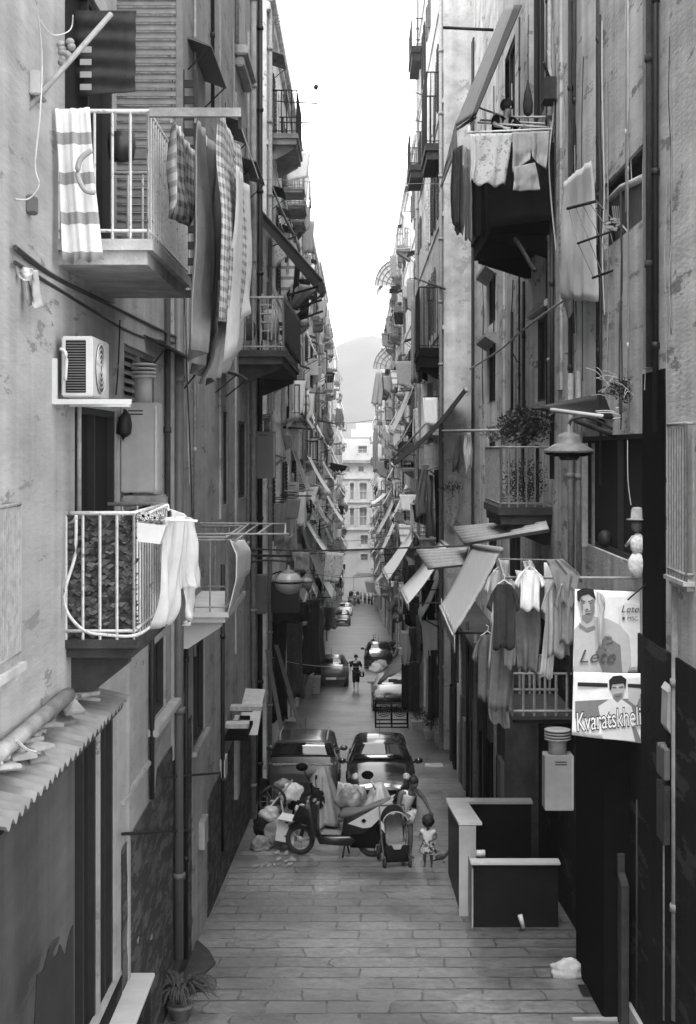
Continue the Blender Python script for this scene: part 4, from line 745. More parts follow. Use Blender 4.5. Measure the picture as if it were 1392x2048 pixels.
# banner rail and its laundry
rl = thing('clothes_rail', 'long pale rail carrying laundry and banners, lower right', 'rail', P(1140, 1155, 160)); q = MB()
q.tube([P(1008, 1155, 155), P(1275, 1156, 165)], .02, 6); q.tube([P(998, 1118, 135), P(1120, 1120, 140)], .01, 5); q.tube([P(1010, 1155, 155), P(998, 1118, 135)], .016, 5); q.build('bars', irong, rl)
MB().box(P(1255, 0, 164).x, P(1285, 0, 164).x, F/164-.05, F/164+.05, P(0, 1195, 164).z, P(0, 1182, 164).z).build('clamp', iron, rl)
GB = 'laundry on the lower right rail'
LN = [('grey_dress', 'long grey patterned dress at left end of lower right rail', 'mid', [(1000, 1160), (985, 1260), (975, 1420)], [(1028, 1160), (1032, 1290), (1018, 1420)], 154, 3), ('tank_top', 'pale tank top on the thin line behind lower right rail', 'pale', [(1000, 1120), (990, 1190), (975, 1330)], [(1018, 1120), (1010, 1200), (1000, 1360)], 138, 2),
      ('striped_towel', 'slim two-tone towel between dress and draped blanket', 'pale', [(1018, 1162), (1010, 1250), (1008, 1335)], [(1032, 1162), (1040, 1250), (1030, 1335)], 155.5, 2), ('dark_blanket', 'dark grey blanket sagging in curved folds, lower right rail', 'mid', [(1030, 1160), (1030, 1260), (1036, 1340)], [(1078, 1160), (1082, 1260), (1074, 1345)], 156, 2),
      ('white_cover', 'white cover sagging from two pegs above dark blanket', 'white', [(1030, 1140), (1035, 1160), (1045, 1178)], [(1080, 1148), (1078, 1170), (1068, 1185)], 157.5, 1.5), ('pale_trousers', 'pale long trousers hanging beside dark grey blanket, right', 'white', [(1088, 1125), (1090, 1240), (1080, 1352)], [(1112, 1125), (1112, 1240), (1104, 1358)], 157, 2),
      ('pale_trousers', 'wide pale ribbed towel right of the pale trousers', 'pale', [(1106, 1158), (1108, 1230), (1105, 1295)], [(1130, 1158), (1130, 1230), (1125, 1300)], 158, 3), ('grey_shirt', 'grey shirt bunched over rail next to the footballer banner', 'grey', [(1092, 1120), (1100, 1140), (1120, 1200)], [(1125, 1118), (1160, 1150), (1142, 1220)], 161, 3),
      ('tank_top', 'white vest corner hanging at top of thin line', 'white', [(1045, 1122), (1050, 1140), (1052, 1160)], [(1064, 1122), (1072, 1140), (1080, 1158)], 140, 1), ('white_cloth', 'small white patterned cloth hanging over footballer banner shoulder', 'white', [(1192, 1180), (1195, 1220), (1198, 1290)], [(1205, 1188), (1210, 1210), (1202, 1300)], 168, 1),
      ('dark_fringe', 'dark ribbed cloth between laundry and footballer banner', 'dark', [(1124, 1200), (1120, 1300), (1122, 1340)], [(1150, 1190), (1150, 1300), (1146, 1350)], 156, 4), ('grey_dress', 'pale grey lower hem of long dress, lower right', 'grey', [(975, 1380), (975, 1410), (978, 1440)], [(1012, 1380), (1018, 1430), (1020, 1460)], 152, 2)]
for i, (nm, lab, m, L_, R_, s, f) in enumerate(LN): cloth(nm, lab, m, L_, R_, s, group=GB, folds=f, amp=.035, seed=50+i)
def shirt(label, cx, y, w, h, s, m, seed, group=GB):
    q = MB(); drape(q, [(cx-w*.3, y), (cx-w*.5, y+h*.1), (cx-w*.47, y+h*.55), (cx-w*.5, y+h)], [(cx+w*.3, y), (cx+w*.5, y+h*.1), (cx+w*.46, y+h*.55), (cx+w*.48, y+h)], s, folds=1.6, amp=.03, seed=seed, wav=4)
    for d in (-1, 1): drape(q, [(cx+d*w*.28, y), (cx+d*w*.58, y+h*.14), (cx+d*w*.8, y+h*.36)], [(cx+d*w*.46, y+h*.16), (cx+d*w*.5, y+h*.26), (cx+d*w*.56, y+h*.44)], s*1.003, folds=1, amp=.015, seed=seed+5, nu=6, nv=8)
    t = thing('hanging_shirt', label, 'shirt', P(cx, y+h, s), group); q.build('cloth', cl[m], t, solid=.006)
    MB().tube([P(cx-w*.34, y+2, s), P(cx, y-8, s), P(cx+w*.34, y+2, s)], .008, 4).tube(smoothpath([P(cx, y-8, s), P(cx+2, y-16, s), P(cx-3, y-20, s)]), .006, 4).build('hanger', plast_w, t); return t
shirt('white vest on hanger in front of the sagging blanket, right', 1060, 1140, 40, 80, 158.5, 'bright', 1); shirt('dark shirt on hanger at left end of lower right rail', 1008, 1168, 44, 130, 157.5, 'dark', 2)
shirt('pale shirt hanging on lower right rail beside upper banner', 1118, 1164, 46, 150, 160, 'pale', 3); shirt('white shirt hanging behind rail next to ragged awning', 1000, 1140, 40, 110, 137, 'white', 4)
shirt('grey shirt hanging just left of the upper banner', 1133, 1168, 30, 120, 161, 'grey', 6); shirt('dark shirt low behind the long grey dress, right', 975, 1270, 40, 130, 132, 'mid', 7)
# banners
def flat(mb, pts, s, dy=0., th=.004): return mb.prism([P(x, y, s)-Vector((0, dy, 0)) for x, y in pts], (0, th, 0))
def oval(cx, cy, rx, ry, n=18, rot=0): return [(cx+rx*math.cos(i*6.2832/n)*math.cos(rot)-ry*math.sin(i*6.2832/n)*math.sin(rot), cy+rx*math.cos(i*6.2832/n)*math.sin(rot)+ry*math.sin(i*6.2832/n)*math.cos(rot)) for i in range(n)]
def text(body, px, py, s, hpx, m, parent, dy, shear=0., sx=1.0, rot=0, ext=.002, off=0.):
    cu = bpy.data.curves.new('lettering', 'FONT'); cu.body = body; cu.size = hpx/s/.7; cu.shear = shear; cu.extrude = ext; cu.offset = off
    o = bpy.data.objects.new('lettering', cu); COL.objects.link(o); dg = bpy.context.evaluated_depsgraph_get(); me = bpy.data.meshes.new_from_object(o.evaluated_get(dg)); bpy.data.objects.remove(o)
    o = bpy.data.objects.new('lettering', me); COL.objects.link(o); me.materials.clear(); me.materials.append(m)
    Mx = Matrix.Translation(P(px, py, s)-Vector((0, dy, 0))) @ Matrix.Rotation(rot, 4, 'Y') @ Matrix.Rotation(R(90), 4, 'X') @ Matrix.Diagonal((sx, 1, 1, 1))
    me.transform(ORG[parent.name].inverted() @ Mx); o.parent = parent; return o
ink = {k: mat('print '+k, a, .7, .08, 12) for k, a in [('w', .7), ('sky', .42), ('skin', .36), ('shade', .17), ('k', .015), ('dk', .08), ('lt', .58)]}
S1 = 166.
bn = thing('footballer_banner', 'printed banner of a footballer in a pale shirt, upper one', 'banner', P(1215, 1345, S1))
B1 = MB(); B1.grid(lambda u, v: P(1150+134*u+(-4*v if u < .5 else 2*v), 1178+166*v+6*u*(1-v), S1)+Vector((0, .012*math.sin(u*9+v*2), 0)), 16, 12); B1.build('sheet', ink['w'], bn, solid=.006)
def prt(pts, k, dy, nm, par=bn, s=S1): return flat(MB(), pts, s, dy).build(nm, ink[k], par)
prt([(1148, 1345), (1147, 1260), (1162, 1243), (1180, 1232), (1212, 1236), (1240, 1250), (1258, 1275), (1262, 1320), (1255, 1345)], 'sky', .02, 'printed_shirt')
prt([(1205, 1345), (1190, 1305), (1210, 1270), (1240, 1290), (1244, 1345)], 'shade', .024, 'printed_shade')
prt([(1165, 1225), (1182, 1225), (1188, 1250), (1172, 1256), (1162, 1242)], 'skin', .026, 'printed_neck')
prt([(1158, 1188), (1185, 1186), (1189, 1215), (1186, 1232), (1174, 1244), (1163, 1236), (1158, 1215)], 'skin', .03, 'printed_face')
prt([(1154, 1200), (1153, 1182), (1166, 1175), (1186, 1178), (1191, 1200), (1187, 1196), (1176, 1188), (1162, 1192), (1158, 1204)], 'k', .034, 'printed_hair')
for a in ([(1160, 1199), (1170, 1201), (1170, 1203), (1161, 1202)], [(1175, 1202), (1186, 1198), (1186, 1200), (1175, 1204)], [(1170, 1226), (1180, 1225), (1180, 1228), (1170, 1229)], [(1171, 1217), (1176, 1217), (1176, 1219), (1171, 1219)]): prt(a, 'dk', .036, 'printed_feature')
prt([(1163, 1230), (1186, 1224), (1182, 1240), (1173, 1246), (1164, 1238)], 'shade', .033, 'printed_beard')
prt([(1178, 1206), (1188, 1200), (1188, 1222), (1184, 1234), (1178, 1240), (1180, 1222)], 'shade', .0325, 'printed_shade'); prt([(1160, 1194), (1164, 1190), (1166, 1215), (1164, 1230), (1160, 1214)], 'shade', .0325, 'printed_shade'); prt([(1168, 1219), (1176, 1221), (1180, 1219), (1178, 1223), (1170, 1224)], 'shade', .0335, 'printed_shade')
prt([(1158, 1245), (1172, 1256), (1188, 1250), (1190, 1256), (1174, 1264), (1157, 1254)], 'shade', .028, 'printed_collar')
prt([(1236, 1215), (1250, 1205), (1278, 1210), (1282, 1330), (1262, 1335), (1256, 1270), (1238, 1250)], 'lt', .018, 'printed_shirt')
text('Lete', 1155, 1324, S1, 26, ink['dk'], bn, .04, .35, 1.1); text('Lete', 1240, 1224, S1, 14, ink['dk'], bn, .04, .3, 1.0); text('MSC', 1253, 1240, S1, 8, ink['dk'], bn, .04, 0, 1.0); text('P', 1205, 1296, S1, 26, ink['shade'], bn, .04, 0, 1.0)
flat(MB(), oval(1246, 1236, 3, 3.5, 10), S1, .036).build('printed_emblem', ink['dk'], bn)
S2 = 168.
b2 = thing('footballer_banner', 'printed banner with large slanted white name lettering, lower one', 'banner', P(1215, 1480, S2))
q = MB(); q.grid(lambda u, v: P(1147+141*u-(3*v if u < .5 else -1*v), 1344+3*u+(126+14*u)*v, S2)+Vector((0, .012*math.sin(u*8+v*2), 0)), 16, 12); q.build('sheet', ink['w'], b2, solid=.006)
for cx in (1166, 1180): prt(oval(cx, 1205.5, 2.4, 1.3, 10, -.1), 'dk', .035, 'printed_eye')
p2 = lambda pts, k, dy, nm: prt(pts, k, dy, nm, b2, S2)
p2([(1155, 1364), (1215, 1366), (1215, 1374), (1155, 1372)], 'k', .02, 'printed_band'); p2([(1255, 1367), (1284, 1368), (1284, 1376), (1255, 1374)], 'k', .02, 'printed_band')
p2([(1150, 1402), (1220, 1398), (1284, 1396), (1282, 1430), (1150, 1436)], 'shade', .019, 'printed_band'); p2([(1256, 1376), (1284, 1378), (1272, 1412), (1256, 1400)], 'sky', .021, 'printed_shade')
p2([(1205, 1476), (1200, 1435), (1196, 1412), (1218, 1398), (1240, 1396), (1262, 1412), (1270, 1440), (1272, 1482)], 'lt', .023, 'printed_shirt')
p2([(1221, 1366), (1246, 1364), (1248, 1382), (1243, 1394), (1234, 1402), (1225, 1394), (1221, 1380)], 'skin', .027, 'printed_face'); p2([(1218, 1378), (1217, 1360), (1226, 1351), (1242, 1350), (1252, 1358), (1250, 1376), (1246, 1366), (1224, 1368), (1221, 1380)], 'k', .031, 'printed_hair')
p2([(1226, 1388), (1244, 1384), (1243, 1394), (1234, 1403), (1226, 1396)], 'shade', .030, 'printed_beard')
for a in ([(1224, 1373), (1231, 1373), (1231, 1375), (1224, 1375)], [(1237, 1373), (1245, 1371), (1245, 1374), (1237, 1375)], [(1230, 1391), (1240, 1390), (1240, 1392), (1230, 1393)]): p2(a, 'dk', .033, 'printed_feature')
p2([(1262, 1452), (1270, 1452), (1284, 1486), (1270, 1484)], 'shade', .024, 'printed_arm')
text('Kvaratskheli', 1152, 1461, S2, 37, ink['k'], b2, .037, .12, .50, R(-6.), .001, .012); text('Kvaratskheli', 1152, 1461, S2, 37, ink['w'], b2, .043, .12, .50, R(-6.), .001, .0)
q = thing('waste_bag', 'pale box with sloping lid at lower right edge', 'box', P(1345, 1480, 186)); MB().prism([P(1336, 1385, 186), P(1372, 1385, 186), P(1372, 1470, 186), P(1350, 1482, 186), P(1334, 1455, 186)], (0, .3, 0)).build('body', grey_m, q); MB().prism([P(1334, 1384, 186), P(1350, 1358, 186), P(1372, 1358, 186), P(1372, 1384, 186)], (0, .3, 0)).build('lid', white_m, q)
boiler('pale meter cabinet with round vent, above the stone parapets', 1090, 1148, 1512, 1622, 146, .32, grey_m, (1100, 1137, 1462), 'water_heater', 'water heater', 2, (.35, .75))
# parapets
pr = thing('stair_parapet', 'black parapet with white marble top, long side and rear', 'parapet', (2.2, 24, gz(24)))
q = MB(); q.prism([(1.62, 22.3, CZ-5.98), (2.0, 22.3, CZ-5.98), (2.0, 25.2, CZ-6.38), (1.62, 25.2, CZ-6.38)], (0, 0, -.04)); q.prism([(1.621, 25.2-.001, CZ-6.381), (3.18, 25.2, CZ-6.381), (3.18, 25.5, CZ-6.381), (1.621, 25.5, CZ-6.381)], (0, 0, -.04))
q.build('coping', marble, pr)
MB().prism([(1.66, 22.35, gz(22.3)-.3), (1.66, 25.45, gz(25.4)-.3), (1.66, 25.45, CZ-6.43), (1.66, 25.2, CZ-6.43), (1.66, 22.35, CZ-6.03)], (.24, 0, 0)).box(1.9, 3.15, 25.22, 25.42, gz(25.4)-.3, CZ-6.43).build('wall', blackp, pr)
MB().box(1.63, 1.9, 22.3, 22.345, gz(22.3)-.0, CZ-6.03).build('end_slab', mat('grey marble', .36, .5, .2, 1.5, .1), pr)
pr2 = thing('stair_parapet', 'nearer low black parapet with narrow white marble top', 'parapet', (2.4, 21.7, gz(21.7)))
MB().bbox(1.76, 3.15, 21.55, 21.8, CZ-6.44, CZ-6.4, .008).build('coping', marble, pr2); MB().box(1.8, 3.12, 21.6, 21.78, gz(21.7)-.2, CZ-6.441).build('wall', blackp, pr2); MB().box(1.775, 1.799, 21.6, 22.3, gz(21.6)-.2, CZ-6.5).build('end_slab', slab_l, pr2)
MB().tube([P(948, 1707, 124), P(970, 1707, 124)], .06, 12).solo('paper_roll', 'short white roll resting between the two parapets', 'roll', plast_w)
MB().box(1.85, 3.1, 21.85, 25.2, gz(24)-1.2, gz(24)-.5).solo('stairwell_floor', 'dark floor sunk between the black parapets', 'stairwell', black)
mb = MB(); mb.tube([P(1040, 1830, 130), P(1047, 1856, 130)], .04, 8, .03); mb.solo('bottle', 'small white-labelled bottle standing before the low parapet', 'bottle', plast_w)
q = MB(); q.crumple((2.85, 19.0, gz(19)+.08), .22, (1.1, .5, .7), 3); q.solo('rubbish_bag', 'crumpled pale bag at foot of lower right wall', 'bag', mat('crumpled bag', .42, .6, .3, 8))
MB().prism([P(1145, 2038, 162), P(1260, 2036, 162), P(1262, 2044, 162), P(1146, 2046, 162)], (0, .06, 0)).solo('street_step', 'pale stone step edge at the bottom of the street', 'step', stone)
# corrugated roofs and striped awning
def corr(label, c, n, m):
    a, b, d, e = [P(*q) for q in c]; t = thing('corrugated_awning', label, 'awning', a); mb = MB()
    mb.grid(lambda u, v: (a+(b-a)*u)*(1-v)+(e+(d-e)*u)*v+Vector((0, 0, .035*math.cos(v*n*6.2832))), 4, n*8); mb.build('sheet', m, t, solid=.012)
    MB().tube([b, d], .02, 5).build('rail', iron, t)
cm = mat('weathered corrugated', .3, .8, .2, 6)
corr('upper corrugated awning sheet right of the street centre', [(905, 1057, 92), (1090, 1040, 112), (1098, 1062, 128), (930, 1090, 108)], 6, cm)
corr('lower corrugated awning sheet, left of the striped roll-down awning', [(832, 1102, 80), (935, 1098, 92), (928, 1132, 104), (858, 1140, 96)], 6, cm)
def awning(label, c, m, val=0, arms=True, jag=0, seed=0, sol=.02, group=None, belly=.05):
    a, b, d, e = [P(*q) for q in c]; t = thing('awning', label, 'awning', (a+b)/2, group); mb = MB(); sheet(mb, [a, b, d, e], 10, 14, folds=.5, amp=.015, seed=seed, belly=belly); mb.build('fabric', m, t, solid=sol)
    if val:
        q = MB(); n = 16
        q.grid(lambda u, v: e+(d-e)*u+Vector((.02, 0, -val*v*(1-(jag*.45*(1+math.sin(u*n*3.1)) if v > .9 else 0)))), n*2, 3); q.build('valance', m, t, solid=.008)
    MB().tube([e, d], .025, 6).build('front_bar', ironw, t)
    if arms:
        for u in (.06, .94):
            p_ = e+(d-e)*u; w = a+(b-a)*u; MB().tube([p_, Vector((w.x, p_.y, w.z-1.0*abs(w.z-p_.z)))], .018, 5).build('arm', iron, t)
    MB().tube([a, b], .05, 8).build('roller', irong, t)
    return t
awning('large striped white awning with ragged fringe, right side', [(944, 1092, 108), (1002, 1100, 128), (907, 1270, 126), (880, 1212, 107)], cl['awnstripe'], .36, True, 1.6)
awning('plain white awning sloping left of the ragged striped one', [(880, 1080, 64), (895, 1092, 74), (816, 1208, 74), (800, 1178, 64)], cl['bright'], .2, True, .3, 2)

rnd = random.Random(314)
for i in range(26):
    px = rnd.choice([960, 1000, 1020, 1035, 1060, 1095, 1112, 1130, 1148, 1160, 1200, 1210, 1240, 1262, 1285, 1340])+rnd.uniform(-9, 9); s = (px-VX)/(RX-.03); y0 = rnd.uniform(20, 400); y1 = y0+rnd.uniform(250, 700); y1 = min(y1, 860)
    wire('thin cable on the right wall, %s' % ['running straight down the plaster', 'bowed loosely away from the plaster'][i % 2], [(px+rnd.uniform(-3, 3), y0+(y1-y0)*k/5, s) for k in range(6)], rnd.choice([.006, .009, .012]), rnd.choice([cab, cab, irong, cabw]), group='thin cables on the right wall')
for i in range(14):
    px = rnd.uniform(330, 505); s = (VX-px)/(2.37); y0 = rnd.uniform(20, 700); y1 = y0+rnd.uniform(200, 600)
    wire('thin cable on the left wall, %s' % ['running straight down the plaster', 'bowed loosely away from the plaster'][i % 2], [(px+rnd.uniform(-2, 2), y0+(y1-y0)*k/5, s) for k in range(6)], rnd.choice([.006, .009]), rnd.choice([cab, cab, irong, cabw]), group='thin cables on the left wall')

for px, y0, y1, s_, r_, m in [(1300, 1180, 1720, 171, .03, slab_m), (1330, 1500, 2040, 182, .025, irong), (1352, 1140, 2040, 188, .05, slab_m), (1248, 1560, 1900, 160, .015, slab_m), (1275, 1600, 2040, 166, .02, slab_d)]:
    pipe(h2, [P(px, y0, s_), P(px, y1, s_)], r_, m)

for i, (x0, x1, y0, y1, s_, m) in enumerate([(1336, 1362, 1500, 1560, 186, grey_d), (1340, 1364, 1575, 1690, 186, slab_d), (1200, 1222, 1500, 1690, 158.5, slab_d)]):
    a, b = P(x0, y1, s_), P(x1, y0, s_); q = MB(); n = 12
    q.prism([(3.3, a.y+(.4*k/n), a.z+.06*noise.noise(Vector((k*.7, i, 0)))) for k in range(n+1)]+[(3.3, a.y+.4-(.4*k/n), b.z+.08*noise.noise(Vector((k*.9, i, 5)))) for k in range(n+1)], (.06, 0, 0)); q.build('bare_plaster', m, h2)
tw = MB(); rnd = random.Random(91)
for i in range(40):
    a = P(rnd.uniform(1200, 1340), rnd.uniform(755, 800), rnd.uniform(150, 165)); d = Vector((rnd.uniform(-.3, .1), rnd.uniform(-.1, .1), rnd.uniform(-.05, .22))); tw.tube(smoothpath([a, a+d*.5+Vector((0, 0, .04)), a+d]), .005, 3)
tw.solo('dry_twigs', 'dry twigs and stems heaped on the dark roof sheet', 'twigs', wood_l, kind='stuff')
# ---------------------------------------------------------------- rows of houses beyond
rows = [(-1, [(36.6, 60, 12.1, -2.4), (60, 82, 10.9, -2.45), (82, 105, 11.3, -2.38), (105, 128, 10.6, -2.42), (131, 155, 10.2, -2.4), (155, 185, 9.3, -2.5), (185, 226, 6.5, -2.45)]),
        (1, [(42.6, 60, 21.5, 2.65), (60, 78, 13.6, 2.62), (78, 100, 13.9, 2.68), (100, 125, 11.0, 2.6), (128, 152, 9.6, 2.65), (152, 182, 8., 2.7), (182, 226, 4.6, 2.65)])]
side = {-1: 'left', 1: 'right'}; nth = ['first', 'second', 'third', 'fourth', 'fifth', 'sixth', 'seventh', 'eighth', 'ninth', 'tenth', 'eleventh', 'twelfth']
spots = {-1: [], 1: []}; rnd = random.Random(77)
looks = ['pale plaster house with', 'grey plaster house with', 'bright plaster house with', 'dingy stained house with', 'streaked house with']
for sg, lst in rows:
    for bi, (Y0, Y1, h, X) in enumerate(lst):
        k = (bi*2+(sg > 0)+ (1 if sg < 0 else 1)) % 5
        t = thing('apartment_house', '%s iron balconies, %s house beyond the nearest on the %s' % (looks[k], nth[bi], side[sg]), 'house', (X, (Y0+Y1)/2, gz((Y0+Y1)/2)), 'houses along the %s side' % side[sg])
        m = pl_far[k] if not (sg == 1 and bi == 0) else PL('tall house', .46, streak=.25, spots=.25, spotcol=.3); g0 = gz(Y1)-1; zt = CZ+h
        colw = 3.3 if Y0 < 110 else 4.6; nc = max(2, int((Y1-Y0)/colw)); cw = (Y1-Y0)/nc; gf = gz((Y0+Y1)/2)
        nf = int((h+CZ-gf-3.6)/3.2); fh = (h+CZ-gf-3.6)/nf; ops = []
        for c_ in range(nc):
            yc = Y0+(c_+.5)*cw
            ops.append((yc-.8, yc+.8, gf-.9, gf+2.1))
            for f in range(nf):
                zf = gf+3.5+f*fh; door = rnd.random() < .6
                ops.append((yc-.5, yc+.5, zf if door else zf+.9, zf+2.15)); spots[sg].append((Y0, yc, zf, door, X, bi, f, nf, t))
        mb = MB(); facade(mb, sg, X, Y0+.01, Y1-.01, g0, zt, ops, 9, .1); mb.build('wall', m, t)
        for i, o in enumerate(ops):
            if Y0 < 100:
                if i % (nf+1) == 0: MB().box(X+sg*.085, X+sg*.1, o[0], o[1], o[2], o[3]).build('door', [wood_d, void, grey_d, void][i % 4], t)
                else: fill(t, sg, X, o, ['glass', 'louvre', 'dark', 'louvre'][(i*7) % 4], .09, openleaf=(i*5) % 4 if Y0 < 100 else 0)
        if Y0 >= 100:
            q = MB(); [q.box(X+sg*.08, X+sg*.1, o[0], o[1], o[2], o[3]) for o in ops]; w = q.build('windows', void, t); w['kind'] = 'stuff'
        MB().bbox(X-sg*.22, X+sg*.5, Y0+.02, Y1-.02, zt-.25, zt+.05, .04).bbox(X-sg*.1, X+sg*.5, Y0+.02, Y1-.02, zt-.5, zt-.251, .03).build('cornice', m, t)
        if Y0 < 130:
            for y in (Y0+.25, Y1-.3): pipe(t, [(X-sg*.08, y, zt-.5), (X-sg*.08, y, gf)], .06, [irong, slab_m, grey_d][bi % 3])
            for f in range(nf): MB().box(X-sg*.04, X, Y0+.05, Y1-.05, gf+3.2+f*fh, gf+3.32+f*fh).build('string_course', m, t)
# balconies, washing, awnings, machines on the far houses
cnt = {}
def no(key): cnt[key] = cnt.get(key, 0)+1; return cnt[key]
wcol = ['white', 'pale', 'grey', 'mid', 'white', 'white', 'striped', 'black', 'floral', 'pale', 'white']
ht = lambda f, nf: 'top floor' if f == nf-1 else ('lowest floor' if f == 0 else '%s floor up' % nth[f])
used = {}
def lab_place(sg, bi, f, nf, yc, Y0): return '%s of %s %s house' % (ht(f, nf), nth[bi+1], side[sg])
rnd = random.Random(123)
def uniq(s):
    n = used.get(s, 0); used[s] = n+1
    return s if n == 0 else s+', '+(['one further along', 'two further along', 'three further along', 'four further along', 'five further along', 'six further along'][min(n-1, 5)])
proto_ac = {}
def far_ac(sg, X, y, z, label):
    if not proto_ac:
        t = thing('air_conditioner', label, 'air conditioner', (0, 0, 0), 'air conditioners on far houses')
        MB().bbox(.04, .34, -.4, .4, 0, .55, .02).build('body', white_m, t); MB().lathe([(.2, 0), (.2, .01)], (.341, -.08, .27), 14, Matrix.Rotation(R(90), 3, 'Y')).build('fan', grey_d, t)
        g = MB(); [g.box(.07, .3, -.408, -.402, .06+i*.06, .08+i*.06) for i in range(8)]; g.build('grille', grey_d, t); [MB().box(0, .36, a_, a_+.04, -.05, -.005).build('bracket', irong, t) for a_ in (-.35, .31)]
        proto_ac[0] = t; o = t
    else:
        p0 = proto_ac[0]; o = p0.copy(); COL.objects.link(o)
        for ch in p0.children:
            c = ch.copy(); COL.objects.link(c); c.parent = o
    o.location = (X, y, z); o.rotation_euler = (0, 0, 0 if sg < 0 else math.pi); o['label'] = label
for sg in (-1, 1):
    for (Y0, yc, zf, door, X, bi, f, nf, t) in spots[sg]:
        far = yc > 120; pl = lab_place(sg, bi, f, nf, yc, Y0); low = zf < CZ-1
        if len(t.children) > 92: continue
        if bi == 0 and sg == 1 and zf > CZ+1.5: continue
        has = door and rnd.random() < .7
        if has:
            w = rnd.choice([1.5, 1.8, 2.3]); dp = rnd.choice([.45, .6, .7]); m_ = rnd.choice([iron, irong, irong, ironw]); s_ = rnd.choice([slab_m, slab_l, slab_l, stone])
            balcony(t, sg, X, yc-w/2, yc+w/2, zf, dp, .95, m_, s_, .16, .16 if not far else .3, .012 if not far else .02, .025, bracket=(not far and rnd.random() < .5))
        elif rnd.random() < .4 and not far: canopy(t, sg, X, yc-.75, yc+.75, zf+2.45, .4, rnd.choice([grey_d, slab_m, iron]))
        out = X-sg*((dp if has else .3)+.12)
        if rnd.random() < (.55 if yc < 90 else .4 if not far else .22):            # washing
            nI = rnd.choice([1, 2, 2, 3]) if yc < 90 else 1; y = yc-.9
            ln = MB().tube([(X, y-.05, zf+1.15), (out, y-.05, zf+1.12), (out, y+1.9, zf+1.12), (X, y+1.9, zf+1.15)], .014, 4)
            ln.solo('clothes_line', uniq('clothes line holding washing, '+pl), 'clothes line', iron)
            for j in range(nI):
                k = rnd.choice(wcol); ww = rnd.uniform(.4, .8); hh = rnd.uniform(.6, 1.6); q = MB(); tp_ = rnd.uniform(.6, 1)
                if j == 0:   # one hangs square to the street
                    xa, xb = X-sg*.15, out-sg*rnd.uniform(.0, .25)
                    sheet(q, [(xa, y, zf+1.1), (xb, y, zf+1.1), (xb+(xa-xb)*.15, y, zf+1.1-hh*tp_), (xa, y, zf+1.1-hh)], 8, 8, folds=2, amp=.04, seed=int(yc*7+f))
                else: sheet(q, [(out, y+.2, zf+1.1), (out, y+.2+ww, zf+1.1), (out, y+.2+ww*.9, zf+1.1-hh*tp_), (out, y+.22, zf+1.1-hh)], 8, 8, folds=2, amp=.05, seed=int(yc*9+f))
                y += ww+.12
                cn = {'white': 'white', 'pale': 'pale grey', 'grey': 'grey', 'mid': 'dark grey', 'dark': 'near black', 'striped': 'banded white', 'black': 'black', 'floral': 'flowered'}[k]
                q.solo('hanging_cloth', uniq('%s cloth on a line, %s' % (cn, pl)), 'laundry', cl['bright' if k == 'white' else k], 'washing on far balconies', solid=.006)
        if rnd.random() < (.1 if not low else .26):           # awning
            L_ = rnd.uniform(2.2, 3.2); o_ = rnd.uniform(.4, .8); dr = rnd.uniform(1.3, 2.); zt = zf+2.5; k = rnd.choice(['white', 'white', 'white', 'pale', 'bluestripe'] if low else ['pale', 'grey', 'white', 'white'])
            a = awning(uniq('%s sloping awning, %s' % ({'white': 'white', 'pale': 'pale grey', 'bluestripe': 'striped', 'grey': 'grey', 'mid': 'dark grey'}[k], pl)), [(0, 0, 1)]*4, cl[k], 0, False) if False else None
            ti = thing('awning', uniq('%s sloping awning, %s' % ({'white': 'white', 'pale': 'pale grey', 'bluestripe': 'striped', 'grey': 'grey', 'mid': 'dark grey'}[k], pl)), 'awning', (X, yc, zt), 'awnings along the street')
            q = MB(); x2 = X-sg*(dp if has else .4)-sg*o_*.6
            sheet(q, [(X-sg*.06, yc-L_/2, zt), (X-sg*.06, yc+L_/2, zt), (x2, yc+L_/2, zt-dr), (x2, yc-L_/2, zt-dr)], 6, 8, folds=.6, amp=.02, grow=False, belly=.07)
            q.build('fabric', cl['bright' if k == 'white' else k], ti, solid=.02); q = MB(); q.grid(lambda u, v: Vector((x2, yc-L_/2+L_*u, zt-dr-.2*v*(1-.3*math.sin(u*40)))), 20, 2); q.build('valance', cl['bright' if k == 'white' else k], ti, solid=.01)
            [MB().tube([(x2, y_, zt-dr), (X-sg*.1, y_, zt-dr-.3)], .018, 4).build('arm', iron, ti) for y_ in (yc-L_/2, yc+L_/2)]
        if rnd.random() < .28 and yc < 130:
            if rnd.random() < .6: far_ac(sg, X, yc+1.2, zf+1.3+rnd.random()*.6, uniq('white air conditioner, '+pl))
            else:
                y = yc-1.3; t2 = thing('water_heater', uniq('pale boiler cabinet, '+pl), 'water heater', (X, y, zf+.6), 'boilers on far houses')
                MB().bbox(X-sg*.42, X, y-.15, y+.15, zf+.6, zf+1.45, .01).build('case', rnd.choice([white_m, grey_m]), t2); MB().tube([(X-sg*.2, y, zf+1.45), (X-sg*.2, y, zf+1.75)], .06, 8).build('flue', grey_m, t2); MB().box(X-sg*.32, X-sg*.1, y-.156, y-.15, zf+1.32, zf+1.34).build('vent', black, t2)
